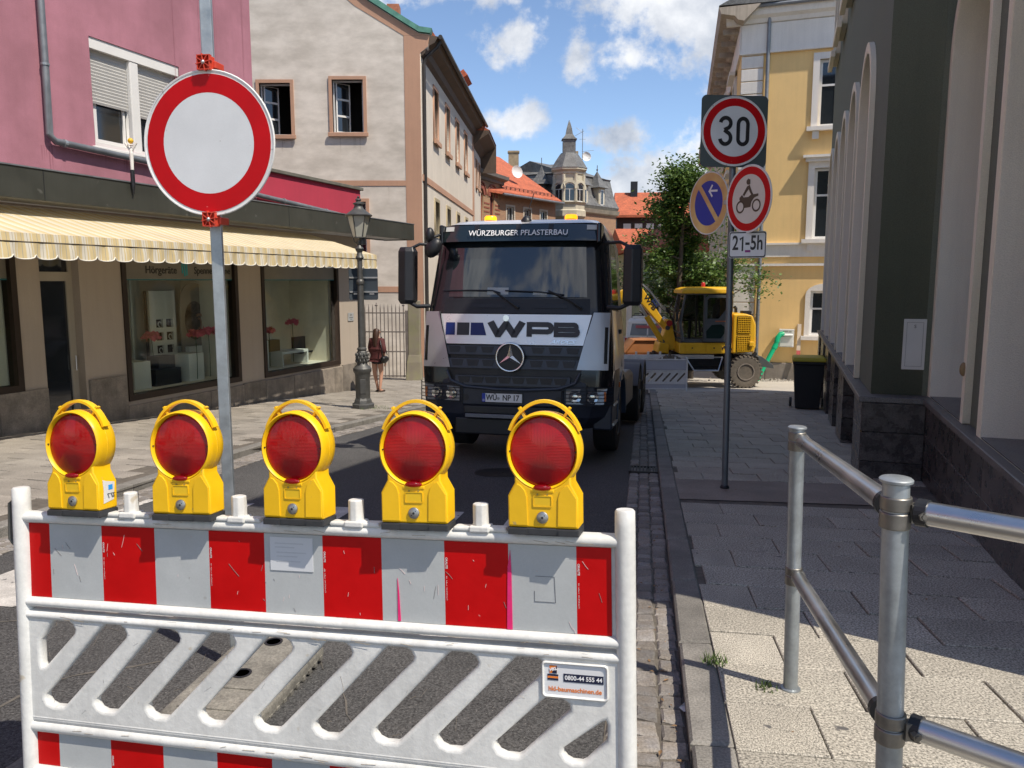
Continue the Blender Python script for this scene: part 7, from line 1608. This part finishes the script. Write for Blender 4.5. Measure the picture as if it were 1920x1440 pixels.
obj('blade',MB().prism([(1.52,.90),(1.62,.92),(1.98,.66),(2.0,.56),(1.6,.62)],.2,2.0,'xz'),EGR,EX,bevel=.01); obj('blade_cylinder',MB().cyl((1.35,.5,.75),(1.55,.5,1.0),.06,n=12),BLACKP,EX)
# ================================================================ things around the excavator
GB=mat('grey_back_of_board',(.42,.44,.48),.55,var=.05)
b2=thing('traffic_barrier','far white slotted barrier standing in front of the excavator, seen behind the truck','barrier',(3.05,21.65,gz(21.6)-.05),(0,0,R(-2)))
obj('post',MB().cyl((0,0,0),(0,0,1.0),.026,n=12),PLW,b2); obj('post',MB().cyl((1.76,0,-.03),(1.76,0,.92),.026,n=12),PLW,b2)
obj('board',MB().bb(.0,1.76,-.012,.012,.60,.86).bb(.0,1.76,-.012,.012,.09,.2),GB,b2)
for z in (.57,.88,.22,.07): obj('rail',MB().bb(0,1.76,-.022,.022,z-.018,z+.018),PLW,b2,bevel=.008)
obj('slotted_panel',plate(rect(.0,1.76,.24,.55),[stad(.12+.2*k,.29,.30+.2*k,.49,.028,4) for k in range(8)],.03,y0=-.015),PLW,b2)
for k in range(4): obj('lamp_stub',MB().bb(.34+.36*k,.38+.36*k,-.02,.02,.9,.96),PLW,b2)
b3=thing('traffic_barrier','long low white barrier board lying behind the far slotted barrier below the boom','barrier',(2.9,23.0,gz(23)-.05),(0,0,0))
obj('rail',MB().bb(0,3.0,-.03,.03,.86,.98),PLW,b3,bevel=.01)
for k in range(3): obj('lamp_stub',MB().bb(.7+k*.35,.76+k*.35,-.02,.02,.985,1.07),PLW,b3)
for x in (.3,1.4): obj('leg',MB().bb(x,x+.05,-.02,.02,0,.86),PLW,b3)
OS=mat('rusty_orange_skip',(.42,.16,.045),.6,var=.25,scale=5,col2=(.30,.12,.04))
sk=thing('skip','rusty orange steel skip behind the far barrier, left of the excavator','skip',(4.3,25.6,gz(25.6)-.05),(0,0,0))
obj('tub',MB().loft([[(-.5,-.6,.3),(.5,-.6,.3),(.5,.6,.3),(-.5,.6,.3)],[(-.72,-.8,1.05),(.72,-.8,1.05),(.72,.8,1.05),(-.72,.8,1.05)],[(-.42,-.8,1.42),(.42,-.8,1.42),(.42,.8,1.42),(-.42,.8,1.42)]]),OS,sk,bevel=.02)
obj('rim',MB().tube([(-.74,-.82,1.05),(-.43,-.82,1.44),(.43,-.82,1.44),(.74,-.82,1.05)],.03,6).bb(-.68,.68,-.84,-.78,.86,.95),OS,sk); obj('skid',MB().bb(-.6,-.45,-.6,.6,0,.3).bb(.45,.6,-.6,.6,0,.3),OS,sk)
vn=thing('van','white delivery van seen from behind beyond the orange skip','van',(5.75,33.5,gz(30)-.03),(0,0,R(-12)))
VW=mat('white_van_paint',(.66,.68,.70),.3,var=.03,coat=.4)
pr_=lambda s,z,y0=0,y1=4.6:[(-.92*s,y0,z),(.92*s,y0,z),(.92*s,y1,z),(-.92*s,y1,z)]
obj('body',MB().loft([pr_(1,.28),pr_(1.02,.8),pr_(1.0,1.25,.02),pr_(.93,1.85,.10,3.6),pr_(.86,1.95,.2,3.4)]),VW,vn,bevel=.05,seg=3)
obj('rear_window',MB().add([(-.74,.008,1.25),(-.03,.008,1.25),(-.03,.085,1.75),(-.66,.085,1.75)],[(0,1,2,3)]).add([(.03,.008,1.25),(.74,.008,1.25),(.66,.085,1.75),(.03,.085,1.75)],[(0,1,2,3)]),mat('grey_van_window',(.18,.2,.23),.2,var=.1),vn)
obj('red_banner',MB().box((0,.045,1.62),(1.0,.01,.12),Matrix.Rotation(R(-9),3,'X')),mat('faded_red_banner',(.45,.10,.12),.5),vn)
obj('tail_light',MB().bb(.86,.95,-.02,.05,.7,1.15).bb(-.95,-.86,-.02,.05,.7,1.15),mat('red_tail_lamp',(.4,.01,.01),.3),vn); obj('door_gap',MB().bb(-.006,.006,-.01,.0,.5,1.3),BLACKP,vn)
obj('roof_bar',MB().tube([(-.7,.6,1.98),(-.7,.6,2.08),(.7,.6,2.08),(.7,.6,1.98)],.02,6).tube([(-.7,2.4,1.98),(-.7,2.4,2.08),(.7,2.4,2.08),(.7,2.4,1.98)],.02,6),BLACKP,vn)
for s in (-1,1):
    for y in (.9,3.8): wheel(vn,s*.82,y,.33,.33,.2,s)
gm_=MB(); random.seed(2)
for i in range(260):
    x=random.gauss(0,.8); y=random.gauss(0,.35); s_=random.uniform(.02,.06); gm_.box((x,y,s_*.3),(s_,s_*random.uniform(.6,1.2),s_*.7),random.uniform(0,3))
o=obj('gravel',gm_,mat('pale_gravel',(.42,.39,.34),.9,var=.3,scale=20)); o.location=(8.6,26.2,gz(26.2)-.045); o['kind']='stuff'
